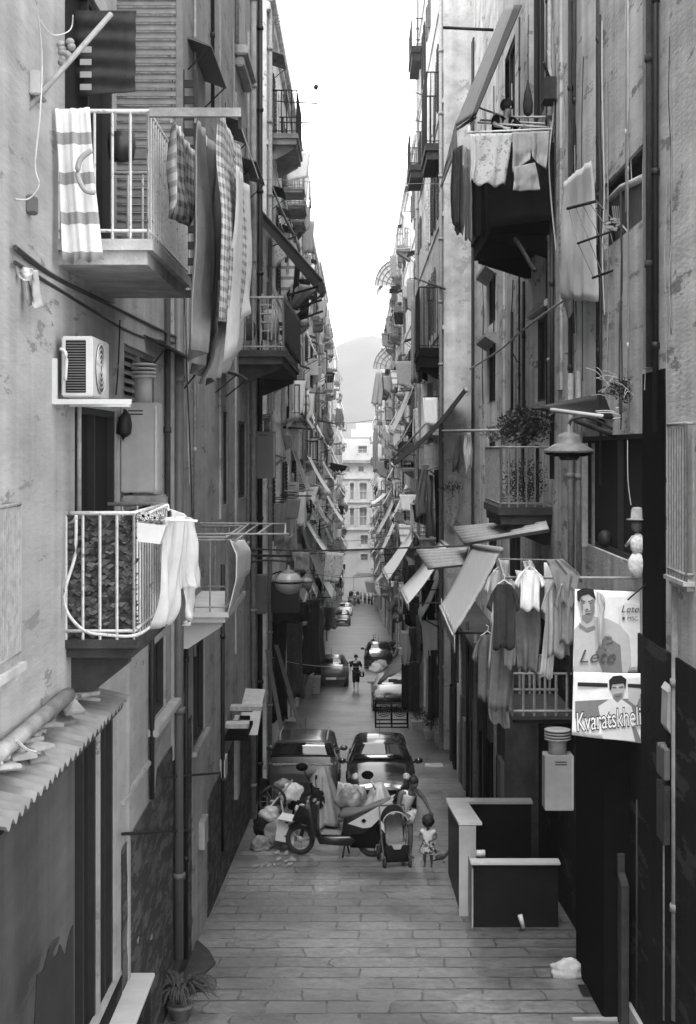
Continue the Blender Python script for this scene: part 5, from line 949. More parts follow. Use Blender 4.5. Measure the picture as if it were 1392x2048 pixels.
# named items on the farther houses
awning('big white awning two places beyond the ragged striped one', [(827, 1046, 45), (838, 1052, 52), (776, 1161, 52), (764, 1140, 45)], cl['bright'], .3, True, .3, 3)
awning('long thin white awning strip dropping toward the parked cars, right', [(806, 985, 33), (812, 988, 37), (762, 1110, 37), (757, 1108, 33)], cl['bright'], .2, True, .3, 4)
awning('long thin white awning strip left of its twin, right', [(792, 975, 27), (799, 980, 30), (756, 1070, 30), (751, 1065, 27)], cl['bright'], .2, True, .3, 5)
awning('pale long awning above the black diagonal awning, right', [(818, 765, 40), (828, 770, 46), (786, 866, 46), (778, 862, 40)], cl['white'], .15, True, .2, 6)
awning('small pale awning near the end of right row', [(775, 978, 20), (780, 982, 24), (745, 1010, 24), (742, 1005, 20)], cl['bright'], .2, True, .2, 7)
awning('folding black diagonal awning crossing the middle right', [(930, 775, 66), (934, 782, 70), (788, 932, 70), (782, 926, 62)], cl['black'], .1, False, 0, 8)
MB().tube([P(925, 768, 64), P(782, 922, 62)], .03, 6, ).solo('long_pole', 'thin pole running above the black diagonal awning', 'pole', irong)
awning('big white awning sloping over doorway, left, nearest of its kind', [(592, 1010, 52), (604, 1010, 44), (655, 1098, 44), (652, 1108, 52)], cl['bright'], .15, True, .2, 9)
awning('long narrow white awning below the nearest big one, left', [(600, 1050, 50), (612, 1052, 43), (650, 1140, 43), (644, 1165, 50)], cl['bright'], .15, True, .2, 10)
awning('bright small awning tilting over lane beside the lamps, left', [(630, 1128, 46), (634, 1126, 40), (668, 1178, 40), (664, 1196, 46)], cl['bright'], .1, True, .2, 11)
awning('thin rolled white awning above mid-left balconies', [(577, 765, 57), (580, 765, 52), (632, 862, 52), (628, 862, 57)], cl['white'], .05, False, .2, 12)
awning('thin rolled white awning lower than its mid-left neighbour', [(615, 912, 48), (620, 912, 44), (662, 985, 44), (656, 985, 48)], cl['bright'], .05, False, .2, 13)
awning('slim white awning farthest along the left row', [(652, 990, 36), (656, 990, 32), (688, 1040, 32), (684, 1044, 36)], cl['bright'], .1, True, .2, 14)
awning('pale curved awning hood high on right against sky', [(790, 520, 28), (800, 520, 33), (757, 585, 33), (752, 580, 28)], cl['white'], .3, True, .2, 15)
for lab, c in [('fan-shaped ribbed canopy jutting against the sky, right', ((795, 520), (750, 572), 28, 33)), ('lower ribbed canopy with hanging cloths before the hill, right', ((792, 690), (747, 738), 22, 26))]:
    t = thing('ribbed_canopy', lab, 'canopy', P(780, 560, 30)); (xa, ya), (xb, yb), sa, sb_ = c
    q = MB(); q.grid(lambda u, v: P(xb+(xa-xb)*(1-math.cos(v*1.5708)) if False else xa+(xb-xa)*math.sin(v*1.5708), ya+(yb-ya)*(1-math.cos(v*1.5708)), sa+(sb_-sa)*u), 4, 10); q.build('cover', cl['pale'], t, solid=.02)
    q = MB()
    for j in range(6): q.tube([P(xa+(xb-xa)*math.sin(v*.157), ya+(yb-ya)*(1-math.cos(v*.157))-1, sa+(sb_-sa)*j/5) for v in range(11)], .03, 4)
    for rr in (.3, .5, .7, .88): q.tube([P(xa+(xb-xa)*rr*math.sin(v*.157), yb-(yb-ya)*rr*math.cos(v*.157), sb_) for v in range(11)], .03, 4)
    for v in (2, 4, 6, 8): q.tube([P(xa, yb, sb_), P(xa+(xb-xa)*math.sin(v*.157), yb-(yb-ya)*math.cos(v*.157), sb_)], .02, 4)
    q.build('ribs', irong, t); q = MB(); q.prism([P(xa, yb, sb_)]+[P(xa+(xb-xa)*math.sin(v*.157), yb-(yb-ya)*math.cos(v*.157), sb_)+Vector((0, .03, 0)) for v in range(11)], (0, .02, 0)); q.build('end_panel', cl['white'], t)
GQ = 'washing on the right row'
for i, (L_, R_, s, m, lab) in enumerate([([(842, 570), (838, 640), (840, 720)], [(852, 572), (858, 660), (858, 726)], 62, 'mid', 'long dark grey cloth tapering down beside balcony, right'), ([(822, 590), (822, 700), (822, 768)], [(842, 600), (842, 700), (845, 765)], 60, 'grey', 'tall grey curtain like cloth hanging over ledge, right'),
      ([(834, 768), (836, 830), (838, 890)], [(868, 765), (872, 830), (876, 885)], 62, 'bluestripe', 'wide vertically striped cloth over a window, right'), ([(752, 742), (746, 780), (742, 808)], [(762, 742), (766, 780), (764, 812)], 26, 'pale', 'pale hanging cloth under the lower ribbed canopy'), ([(764, 745), (766, 775), (772, 790)], [(770, 745), (778, 775), (782, 795)], 26, 'mid', 'dark hanging cloth under the lower ribbed canopy'),
      ([(748, 850), (745, 900), (746, 945)], [(756, 850), (756, 900), (756, 945)], 28, 'pale', 'long pale cloth hanging at the street end, right'), ([(845, 930), (830, 1000), (832, 1040)], [(858, 930), (852, 1000), (856, 1022)], 60, 'mid', 'ragged dark grey cloth hanging at right mid-height'), ([(855, 950), (852, 1030), (850, 1075)], [(866, 950), (866, 1030), (874, 1072)], 62, 'grey', 'wide grey cloth hanging below the ragged one, right'),
      ([(868, 940), (870, 1000), (872, 1090)], [(884, 940), (888, 1000), (884, 1092)], 64, 'black', 'black cloth hanging beside the white grilled pole, right'), ([(896, 950), (890, 1000), (895, 1050)], [(912, 950), (918, 1010), (908, 1055)], 66, 'floral', 'pale flowered cloth hanging by dark balcony, right'), ([(800, 1260), (804, 1300), (806, 1330)], [(816, 1262), (822, 1300), (818, 1330)], 62, 'pale', 'pale sheet hanging low above the market cart, right'),
      ([(832, 1230), (834, 1290), (832, 1330)], [(844, 1230), (850, 1280), (842, 1328)], 62, 'mid', 'dark drape hanging low beside the cart, right'), ([(600, 568), (585, 600), (577, 620)], [(645, 575), (610, 600), (585, 625)], 74, 'grey', 'thin grey cloth stretched under the long dark awning'),
      ([(598, 990), (598, 1020), (602, 1052)], [(608, 990), (610, 1020), (612, 1050)], 56, 'black', 'black trousers hanging from the left mid-height rack'), ([(586, 992), (592, 1020), (596, 1060)], [(596, 992), (600, 1020), (606, 1070)], 57, 'pale', 'pale long cloth beside the black trousers, left'), ([(652, 1103), (648, 1140), (650, 1162)], [(688, 1106), (684, 1140), (678, 1165)], 52, 'floral', 'bright flowered cloth hanging above lane, left'),
      ([(584, 1104), (588, 1120), (590, 1140)], [(618, 1104), (618, 1120), (618, 1142)], 76, 'grey', 'flat grey cloth above the street lamps, left'), ([(662, 925), (660, 935), (668, 942)], [(695, 932), (690, 940), (682, 942)], 38, 'black', 'black sagging cloth jutting over lane, left'), ([(575, 1020), (577, 1060), (580, 1105)], [(592, 1020), (594, 1060), (596, 1105)], 60, 'pale', 'pale dress hung left of the black trousers'),
      ([(646, 830), (644, 870), (655, 890)], [(652, 832), (662, 850), (668, 868)], 40, 'mid', 'dark grey cloth bulging in the wind, left'), ([(672, 815), (670, 840), (672, 855)], [(684, 818), (688, 835), (686, 850)], 34, 'grey', 'grey cloth hanging near the hill edge, left'), ([(566, 870), (568, 890), (572, 900)], [(584, 872), (584, 888), (580, 896)], 66, 'grey', 'grey towel over mid-left balcony rail')]):
    cloth('hanging_cloth', lab, m, L_, R_, s, group=GQ if L_[0][0] > 715 else 'washing on the left row', folds=2, amp=.06, seed=200+i, nu=10, nv=10)
for lab, a, b, r_ in [('upper bar of rack jutting into the sky, upper left', (515, 200, 70), (634, 207, 66), .02), ('lower bar of rack jutting into the sky, upper left', (540, 244, 68), (636, 246, 66), .02), ('upper rod jutting into the sky, right', (778, 277, 44), (850, 276, 46), .015), ('lower rod jutting into the sky, right', (771, 309, 44), (840, 308, 46), .015),
      ('upper bent bar of wire rack against sky, right', (796, 174, 52), (855, 193, 58), .02), ('lower bent bar of wire rack against sky, right', (788, 232, 52), (850, 245, 58), .02), ('thin end wire of the rack against sky, right', (796, 174, 52), (788, 232, 52), .008), ('thin end wire of the upper left rack', (633, 170, 66), (636, 240, 66), .006),
      ('dark clothes bar above tapering cloth, right', (830, 556, 60), (890, 578, 66), .035), ('white bar of left mid-height clothes rack', (525, 984, 66), (626, 980, 58), .03), ('lower bar of left mid-height clothes rack', (530, 991, 66), (622, 992, 60), .03), ('dark bar below the thin rolled awning, left', (567, 855, 62), (628, 858, 56), .04),
      ('dark bar above waving cloths, left', (610, 787, 50), (650, 786, 44), .04), ('dark bar above drooping tent, left', (630, 840, 44), (674, 848, 38), .04), ('pole of the roll awning over the lamps, left', (495, 1111, 96), (582, 1112, 90), .03)]:
    MB().tube([P(*a), P(*b)], r_, 6).solo('clothes_bar', lab, 'bar', iron if 'white' not in lab else ironw)
MB().ball(P(632, 174, 66), .07, (1, 1, 1.2), 8, 6, .2).solo('rack_ornament', 'small dark ornament atop the upper left rack wire', 'ornament', iron)
MB().tube([P(839, 132, 46), P(839, 900, 46)], .05, 8).solo('drainpipe', 'long grey drainpipe at sky edge of tall right house', 'pipe', irong)
tl = [t for t in bpy.data.objects if t.get('label', '').startswith(looks[(0+1+1) % 5]) and 'first house beyond the nearest on the right' in t['label']]
hR2 = [o for o in bpy.data.objects if 'first house beyond the nearest on the right' in str(o.get('label', '')) and o.name.startswith('apartment')][0]
hL2 = [o for o in bpy.data.objects if 'first house beyond the nearest on the left' in str(o.get('label', '')) and o.name.startswith('apartment')][0]
balcony(hR2, 1, 2.65, 43.5, 47.5, CZ+3.2, .75, 1.9, iron, black, .6, .14, .014, .025, True); balcony(hR2, 1, 2.65, 43, 46, CZ+9.5, .55, 2.2, iron, slab_d, .5, .14, .015, .025, False)
balcony(hR2, 1, 2.65, 55, 58, CZ+11.3, .6, 1.3, iron, slab_d, .5, .2, .015, .02, False); balcony(hR2, 1, 2.65, 56, 59, CZ+16.3, .5, 1.1, iron, slab_d, .6, .2, .015, .02, False)
balcony(hL2, -1, -2.4, 38.6, 41.8, CZ+8.8, .75, 1.2, iron, slab_m, .3, .14, .014, .02, True); MB().prism([P(549, 186, 64), P(575, 190, 62), P(572, 205, 60), P(550, 200, 62)], (0, 1.2, 0)).build('canopy', slab_m, hL2)
boiler('pale boiler cabinet on dark balcony, corner of the tall right house', 907, 932, 579, 630, 63, .35, white_m, None, 'water_heater', 'water heater', 1)
boiler('tall pale cabinet above its twin on tall right house corner', 913, 936, 480, 538, 63.5, .35, grey_m, None, 'meter_cabinet', 'cabinet', 0)
boiler('small pale boiler beneath striped cloth, tall right house', 849, 868, 886, 918, 60, .35, white_m, None, 'water_heater', 'water heater', 1)
boiler('upper pale boiler against the tall right house, near sky', 890, 912, 141, 205, 60.5, .35, grey_m, None, 'water_heater', 'water heater', 1)
boiler('grey cabinet high on the corner of tall right house', 887, 912, 452, 500, 64, .35, grey_m, None, 'meter_cabinet', 'cabinet', 1)
bush('round shrub of leaves on the dark lower balcony, right', P(905, 590, 64), .2, (1, .6, .7), 150, leafm, 21)
bush('potted plants crowding the dark lower balcony, middle right', P(905, 975, 66), .3, (1.2, .6, .6), 250, leafm, 23)
# dark sheets added in place of awning-shaded doorways low on the right
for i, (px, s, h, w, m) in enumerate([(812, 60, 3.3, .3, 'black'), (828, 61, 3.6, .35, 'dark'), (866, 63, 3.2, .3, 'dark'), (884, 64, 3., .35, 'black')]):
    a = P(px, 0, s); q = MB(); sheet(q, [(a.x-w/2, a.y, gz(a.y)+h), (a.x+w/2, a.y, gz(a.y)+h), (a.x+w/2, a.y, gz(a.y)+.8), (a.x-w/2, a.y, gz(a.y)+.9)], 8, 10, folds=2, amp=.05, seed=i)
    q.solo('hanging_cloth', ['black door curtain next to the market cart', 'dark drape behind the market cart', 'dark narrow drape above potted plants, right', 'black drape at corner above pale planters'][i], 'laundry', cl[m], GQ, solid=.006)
# ---------------------------------------------------------------- street end
eb = thing('palazzo', 'pale palazzo with tall arched windows closing the street end', 'building', (3, 236, gz(236)))
s = F/235.; ops = []
def pxop(x0, x1, y0, y1): a, b = P(x0, y1, s), P(x1, y0, s); return (a.x, b.x, a.z, b.z)
wins = [pxop(719, 734, 966, 1000), pxop(719, 734, 1016, 1052), pxop(721, 736, 1070, 1090), pxop(721, 736, 1108, 1122), pxop(716, 728, 932, 944), pxop(700, 708, 966, 1000), pxop(700, 708, 1016, 1052), pxop(745, 758, 966, 1000), pxop(745, 758, 1016, 1052), pxop(716, 734, 892, 908), pxop(690, 700, 932, 944), pxop(746, 758, 932, 944)]
mb = MB(); o4 = [(-b, -a, c, d) for a, b, c, d in wins]
fm2 = MB(); facade(fm2, 1, 235, -24., 20., gz(235)-1, CZ+1.9, o4, 12, .5)
Rz = Matrix.Rotation(R(-90), 4, 'Z')
fm2.v = [Vector((-v.y, v.x, v.z)) for v in fm2.v]; fm2.build('wall', mat('plaster palazzo', .36, .95, .06, 1.5, .08), eb)
for i, (a, b, c, d) in enumerate(wins):
    q = MB(); arch = i in (0, 1, 5, 6, 7, 8)
    q.box(a, b, 235.4, 235.45, c, d); f = q.build('pane', mat('far glass', .22, .4, .2), eb); q = MB()
    for x in (a+.02, (a+b)/2-.04, b-.1): q.box(x, x+.08, 235.3, 235.39, c, d)
    for z in (c, (c+d)/2, d-.1): q.box(a, b, 235.25, 235.29, z, z+.1)
    q.build('frame', white_m, eb)
    q = MB(); q.box(a-.25, a-.01, 234.85, 234.99, c, d); q.box(b+.01, b+.25, 234.85, 234.99, c, d)
    if arch: q.prism([(a-.25, 234.85, d)]+[((a+b)/2-(b-a+.5)/2*math.cos(t*math.pi/8), 234.85, d+.01+.45*math.sin(t*math.pi/8)) for t in range(9)], (0, .14, 0))
    else: q.box(a-.25, b+.25, 234.85, 234.99, d+.001, d+.2)
    if arch: MB().prism([((a+b)/2-(b-a)/2*math.cos(t*math.pi/8), 234.82, d-.05+.34*math.sin(t*math.pi/8)) for t in range(9)], (0, .02, 0)).build('fanlight', mat('far glass', .22), eb)
    q.build('surround', mat('plaster palazzo', .72), eb)
for y in (922, 958, 1005, 1060, 1100): z = P(0, y, s).z; MB().box(-20, 24, 234.7, 234.99, z, z+.3).build('cornice', mat('plaster palazzo', .72), eb)
up = MB(); a = P(0, 922, s).z
for (x0, x1, yb, yt, y_) in [(694, 800, 922, 882, 237), (702, 760, 882, 858, 239), (712, 745, 858, 845, 240)]: up.box(P(x0, 0, s).x, P(x1, 0, s).x, y_, 248, P(0, yb, s).z-.01, P(0, yt, s).z)
up.build('upper_storey', mat('plaster palazzo', .72), eb)
for (x0, x1, y_, y2) in [(692, 745, 912, 236.5), (698, 760, 880, 238.5), (680, 760, 926, 234.6)]: z = P(0, y_, s).z; MB().box(P(x0, 0, s).x, P(x1, 0, s).x, y2-.4, y2, z, z+.5).build('railing', slab_m, eb)
for i, x in enumerate((712, 722, 733)): c = P(x, 905, s); MB().box(c.x-.35, c.x+.35, 236.95, 236.99, c.z-.6, c.z+.8).build('window', void, eb)
tt = thing('market_tent', 'white tent canopy across the far end of the street', 'tent', (0.3, 205, gz(205))); a = P(728, 1150, 13.5)
q = MB(); q.prism([(a.x-1.6, a.y, a.z-.35), (a.x+1.7, a.y, a.z-.35), (a.x+1., a.y, a.z+.3), (a.x-.9, a.y, a.z+.3)], (0, 3, 0)); q.build('canopy', cl['white'], tt); q = MB()
for x in (-1.5, 1.6): q.tube([(a.x+x, a.y+.1, gz(a.y)), (a.x+x, a.y+.1, a.z-.3)], .04, 5)
q.build('legs', irong, tt)
t3 = thing('market_tent', 'pale square cloth stall on right near the far end', 'tent', (2, 180, gz(180))); a = P(748, 1172, 15.4); MB().prism([(a.x-.9, a.y, a.z-.9), (a.x+.9, a.y, a.z-.8), (a.x+.8, a.y, a.z+.4), (a.x-1.2, a.y, a.z+.5)], (0, 2, 0)).build('canopy', cl['pale'], t3); MB().tube([(a.x+.7, a.y, gz(a.y)), (a.x+.7, a.y, a.z-.8)], .05, 5).build('pole', irong, t3)

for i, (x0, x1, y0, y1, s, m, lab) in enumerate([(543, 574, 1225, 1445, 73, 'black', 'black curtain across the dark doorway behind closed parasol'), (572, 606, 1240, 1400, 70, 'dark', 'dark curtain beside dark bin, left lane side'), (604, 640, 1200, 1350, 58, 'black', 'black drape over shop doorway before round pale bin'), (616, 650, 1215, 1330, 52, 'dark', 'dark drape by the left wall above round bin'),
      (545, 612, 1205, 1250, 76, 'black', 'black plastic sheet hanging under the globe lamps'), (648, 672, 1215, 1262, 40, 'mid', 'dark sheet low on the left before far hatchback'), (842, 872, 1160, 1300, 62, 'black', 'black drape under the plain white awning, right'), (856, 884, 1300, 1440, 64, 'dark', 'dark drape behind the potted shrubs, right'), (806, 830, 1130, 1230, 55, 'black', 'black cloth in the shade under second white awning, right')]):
    cloth('hanging_cloth', lab, m, [(x0, y0), (x0+2, (y0+y1)/2), (x0-1, y1)], [(x1, y0), (x1-3, (y0+y1)/2), (x1+2, y1-6)], s, group=GQ if x0 > 715 else 'washing on the left row', folds=2, amp=.06, seed=300+i, nu=12, nv=12)  # mostly dark sheets added to darken the low doorways and walls
# ---------------------------------------------------------------- cars
def car(name, label, base, rz, paint, L_=3.9, W=1.65, H=1.5, hatch=True, van=False, tint=cglass, group=None, pitch=0.0, rails=False):
    """local x across, -y is the nose"""
    t = thing(name, label, 'car', base, group); t.rotation_euler = (pitch, 0, rz); w = W/2
    keep = ORG[t.name]; ORG[t.name] = Matrix.Identity(4)
    # stations: y, half width, belt z, roof z, roof half width
    hl = L_/2
    st = [(-hl, w*.62, .52, .55, w*.5), (-hl+.08, w*.84, .62, .66, w*.66), (-hl+.35, w*.97, .72, .80, w*.72), (-hl+.8, w, .84, .95, w*.74), (-hl+1.12, w, .90, 1.02, w*.76), (-hl+1.75, w, .93, H-.07, w*.70), (-hl+2.1, w, .94, H, w*.72), (hl-1.0, w, .96, H-.01, w*.71), (hl-.45, w*.98, .97, H-.10, w*.68), (hl-.12, w*.95, .95, 1.05, w*.72), (hl, w*.86, .70, .78, w*.66)]
    if van: st[4] = (-hl+.95, w, .95, 1.1, w*.8); st[5] = (-hl+1.5, w, 1., H-.06, w*.82); st[8] = (hl-.25, w*.98, 1., H-.06, w*.82); st[9] = (hl-.08, w*.97, .98, 1.1, w*.84)
    def ring(y, hw, zb, zr, rw):
        half = [(0, .2), (hw*.86, .2), (hw*.97, .3), (hw, zb*.62), (hw*.985, zb-.03), (hw*.95, zb), (rw+(hw*.95-rw)*.12, zb+(zr-zb)*.86), (rw*.9, zr-.01), (rw*.5, zr+.02), (0, zr+.025)]
        pts = [(x, z) for x, z in half]+[(-x, z) for x, z in reversed(half[1:-1])]
        return [Vector((x, y, z)) for x, z in pts]
    def loft(sts, nsub=4):
        rs = []
        for i in range(len(sts)-1):
            for k in range(nsub):
                f = k/nsub; rs.append(ring(*[sts[i][j]*(1-f)+sts[i+1][j]*f for j in range(5)]))
        rs.append(ring(*sts[-1])); return rs
    rs = loft(st, 3); n = len(rs[0]); mb = MB(); mb.add([q for r_ in rs for q in r_], [(i*n+j, i*n+(j+1) % n, (i+1)*n+(j+1) % n, (i+1)*n+j) for i in range(len(rs)-1) for j in range(n)]+[tuple(range(n)), tuple(range((len(rs)-1)*n, len(rs)*n))], True)
    body = mb.build('body', paint, t)
    def panel(nm, c, m, k=8, bulge=.03, nrm=None):
        a, b, d, e = [Vector(q) for q in c]; nv = Vector(nrm)
        MB().grid(lambda u, v: ((a+(b-a)*u)*(1-v)+(e+(d-e)*u)*v)+nv*(.012+bulge*math.sin(math.pi*u)), k, 4).build(nm, m, t, solid=.008)
    s4, s5, s7, s8, s9 = st[4], st[5], st[7], st[8], st[9]
    panel('windscreen', [(-s5[4]*.93, s5[0]+.02, s5[3]-.03), (s5[4]*.93, s5[0]+.02, s5[3]-.03), (s4[4]*1.12, s4[0]+.02, s4[3]+.03), (-s4[4]*1.12, s4[0]+.02, s4[3]+.03)], tint, nrm=(0, -.7, .7), bulge=.045)
    panel('rear_window', [(s8[4]*.93, s8[0]+.0, s8[3]-.03), (-s8[4]*.93, s8[0]+.0, s8[3]-.03), (-s9[4]*1.08, s9[0]-.03, s9[3]+.02), (s9[4]*1.08, s9[0]-.03, s9[3]+.02)], tint, nrm=(0, .9, .4), bulge=.03)
    for sx in (-1, 1):
        zb = .97; zt_ = H-.17; xb = sx*(w*.955); xt = sx*(st[6][4]+(w*.95-st[6][4])*.15)
        for (ya, yb, yc_, yd) in ((-hl+1.35, -hl+1.85, -hl+2.25, -hl+2.25), (-hl+2.33, -hl+2.33, hl-1.05, hl-.95)):
            MB().prism([(xb, ya, zb), (xt, yb, zt_), (xt, yc_, zt_), (xb, yd, zb)], (sx*.012, 0, 0)).build('side_window', tint, t)
        m_ = MB(); c = Vector((sx*(w+.10), -hl+1.38, .99)); m_.ball(c, .1, (1., .55, .72), 12, 8); m_.tube([c, c-Vector((sx*.14, 0, .04))], .025, 6); m_.build('mirror', paint, t)
        for y in (-hl+.68, hl-.66):
            wh = MB(); ax = Matrix.Rotation(R(90), 3, 'Y'); wh.lathe([(.2, -.1), (.29, -.1), (.31, -.06), (.31, .06), (.29, .1), (.2, .1)], (sx*(w-.1), y, .30), 24, ax); ty = wh.build('wheel', rubber, t)
            MB().lathe([(.19, 0), (.17, .02), (.05, .005)], (sx*(w-.0)-(.0 if sx > 0 else 0), y, .30), 16, ax if sx > 0 else Matrix.Rotation(R(-90), 3, 'Y')).build('rim', chrome, ty)
            MB().lathe([(.345, 0), (.345, .012)], (sx*(w-.012), y, .33), 24, ax if sx > 0 else Matrix.Rotation(R(-90), 3, 'Y')).build('wheel_arch', black, t)
        hd = MB().ball((sx*w*.72, -hl+.42, .74), .17, (.62, 1.2, .62), 14, 10); h_ = hd.build('headlight', lampw, t)
        tl_ = MB().bbox(-.07, .07, -.03, .03, -.16, .16, .02, Matrix.Translation((sx*w*.86, hl-.1, .86))); tl_.build('tail_light', redl, t)
        MB().bbox(-.02, .02, -.004, .004, -.6, .6, .003, Matrix.Translation((sx*(w+.001), 0, .6)) @ Matrix.Rotation(R(90), 4, 'X')).build('side_trim', black, t)
        if rails: MB().tube(smoothpath([(sx*w*.66, -hl+1.9, H), (sx*w*.68, -hl+2.1, H+.06), (sx*w*.68, hl-.75, H+.06), (sx*w*.66, hl-.5, H-.06)]), .022, 6).build('roof_rail', irong, t)
    MB().bbox(-w*.45, w*.45, -hl-.01, -hl+.06, .42, .54, .02).build('grille', black, t); MB().bbox(-w*.8, w*.8, -hl+.0, -hl+.12, .22, .36, .03).build('bumper', black if paint is paint_k else paint, t); MB().bbox(-w*.85, w*.85, hl-.08, hl+.03, .3, .52, .04).build('bumper', paint, t)
    MB().box(-.24, .24, hl+.034, hl+.045, .36, .46).build('number_plate', plate, t); MB().box(-.26, .26, -hl-.03, -hl-.015, .28, .38).build('number_plate', plate, t)
    MB().tube([(-.3, -hl+1.0, 1.0), (.25, -hl+1.08, 1.06)], .012, 4).tube([(.1, -hl+1.0, 1.01), (.55, -hl+1.1, 1.05)], .012, 4).build('wiper', black, t)
    if rails: MB().bbox(-w*.86, w*.86, hl-.1, hl-.02, .93, .99, .02).build('chrome_strip', chrome, t)
    MB().tube([(0, -hl+2.2, H+.02), (0, -hl+2.45, H+.32)], .006, 4).build('aerial', black, t)
    ORG[t.name] = keep; return t
def on(px, s): Y = F/s; return ((px-VX)/s, Y, gz(Y))
PT = math.atan(.08417)
def carat(px, s, L_, back, rz, **kw):
    x, y, z = on(px, s); d = L_/2
    yc = y+d; return dict(base=(x, yc, gz(yc)), rz=rz, L_=L_, **kw)
def mk(name, label, px, s, L_, face, **kw):       # face +1: nose toward the camera
    k = carat(px, s, L_, 0, 0, **kw); rz = k.pop('rz')
    return car(name, label, k.pop('base'), 0 if face > 0 else math.pi, pitch=(-PT if face > 0 else PT), **k)
mk('parked_car', 'glossy black compact car parked nose up the lane', 763, 88, 3.7, 1, paint=paint_k, W=1.62, H=1.5)
mk('parked_car', 'dark grey estate car with roof rails seen from behind, left of black car', 605, 85.5, 4.2, -1, paint=paint_s, W=1.68, H=1.52, rails=True, van=True)
mk('parked_car', 'dark hatchback parked on left beyond the dumpsters, rear toward us', 662, 43, 3.7, -1, paint=paint_g, W=1.62, H=1.42)
mk('parked_car', 'dark hatchback parked on the right beyond the market cart', 758, 36.5, 3.7, -1, paint=paint_k, W=1.6, H=1.42)
mk('parked_car', 'pale-bonneted car parked far down on left, nose toward us', 690, 17.5, 3.9, 1, paint=paint_w, W=1.65, H=1.45)
mk('parked_car', 'dark van farthest down the lane by the market', 708, 13.2, 4.2, 1, paint=paint_g, W=1.8, H=1.95, van=True)
mk('parked_car', 'silver car under washing beside market cart, right', 786, 52, 3.6, -1, paint=mat('bright silver paint', .4, .25, .05, spec=.5), W=1.55, H=1.4)
mk('parked_car', 'dark car parked behind the pale-bonneted one, far left', 684, 21, 3.7, 1, paint=paint_g, W=1.6, H=1.42)
# ---------------------------------------------------------------- skinned figures
def skin(nodes, edges, sub=1):
    me = bpy.data.meshes.new('tmp'); me.from_pydata([n[:3] for n in nodes], [], []); me.edges.add(len(edges))
    for i, e in enumerate(edges): me.edges[i].vertices = e
    me.update(); o = bpy.data.objects.new('tmp', me); COL.objects.link(o); md = o.modifiers.new('s', 'SKIN'); md.use_smooth_shade = True; md.branch_smoothing = .3
    for i, n in enumerate(nodes): v = me.skin_vertices[0].data[i]; v.radius = (n[3], n[4] if len(n) > 4 else n[3]); v.use_root = (i == 0)
    if sub: m2 = o.modifiers.new('d', 'SUBSURF'); m2.levels = sub; m2.render_levels = sub
    dg = bpy.context.evaluated_depsgraph_get(); res = bpy.data.meshes.new_from_object(o.evaluated_get(dg)); bpy.data.objects.remove(o); bpy.data.meshes.remove(me)
    return res
def addmesh(nm, me, m, parent, scale=1., M=None):
    o = bpy.data.objects.new(nm, me); COL.objects.link(o); me.materials.clear(); me.materials.append(m)
    if M: me.transform(M)
    for p in me.polygons: p.use_smooth = True
    o.parent = parent; ORG[o.name] = Matrix.Identity(4); return o
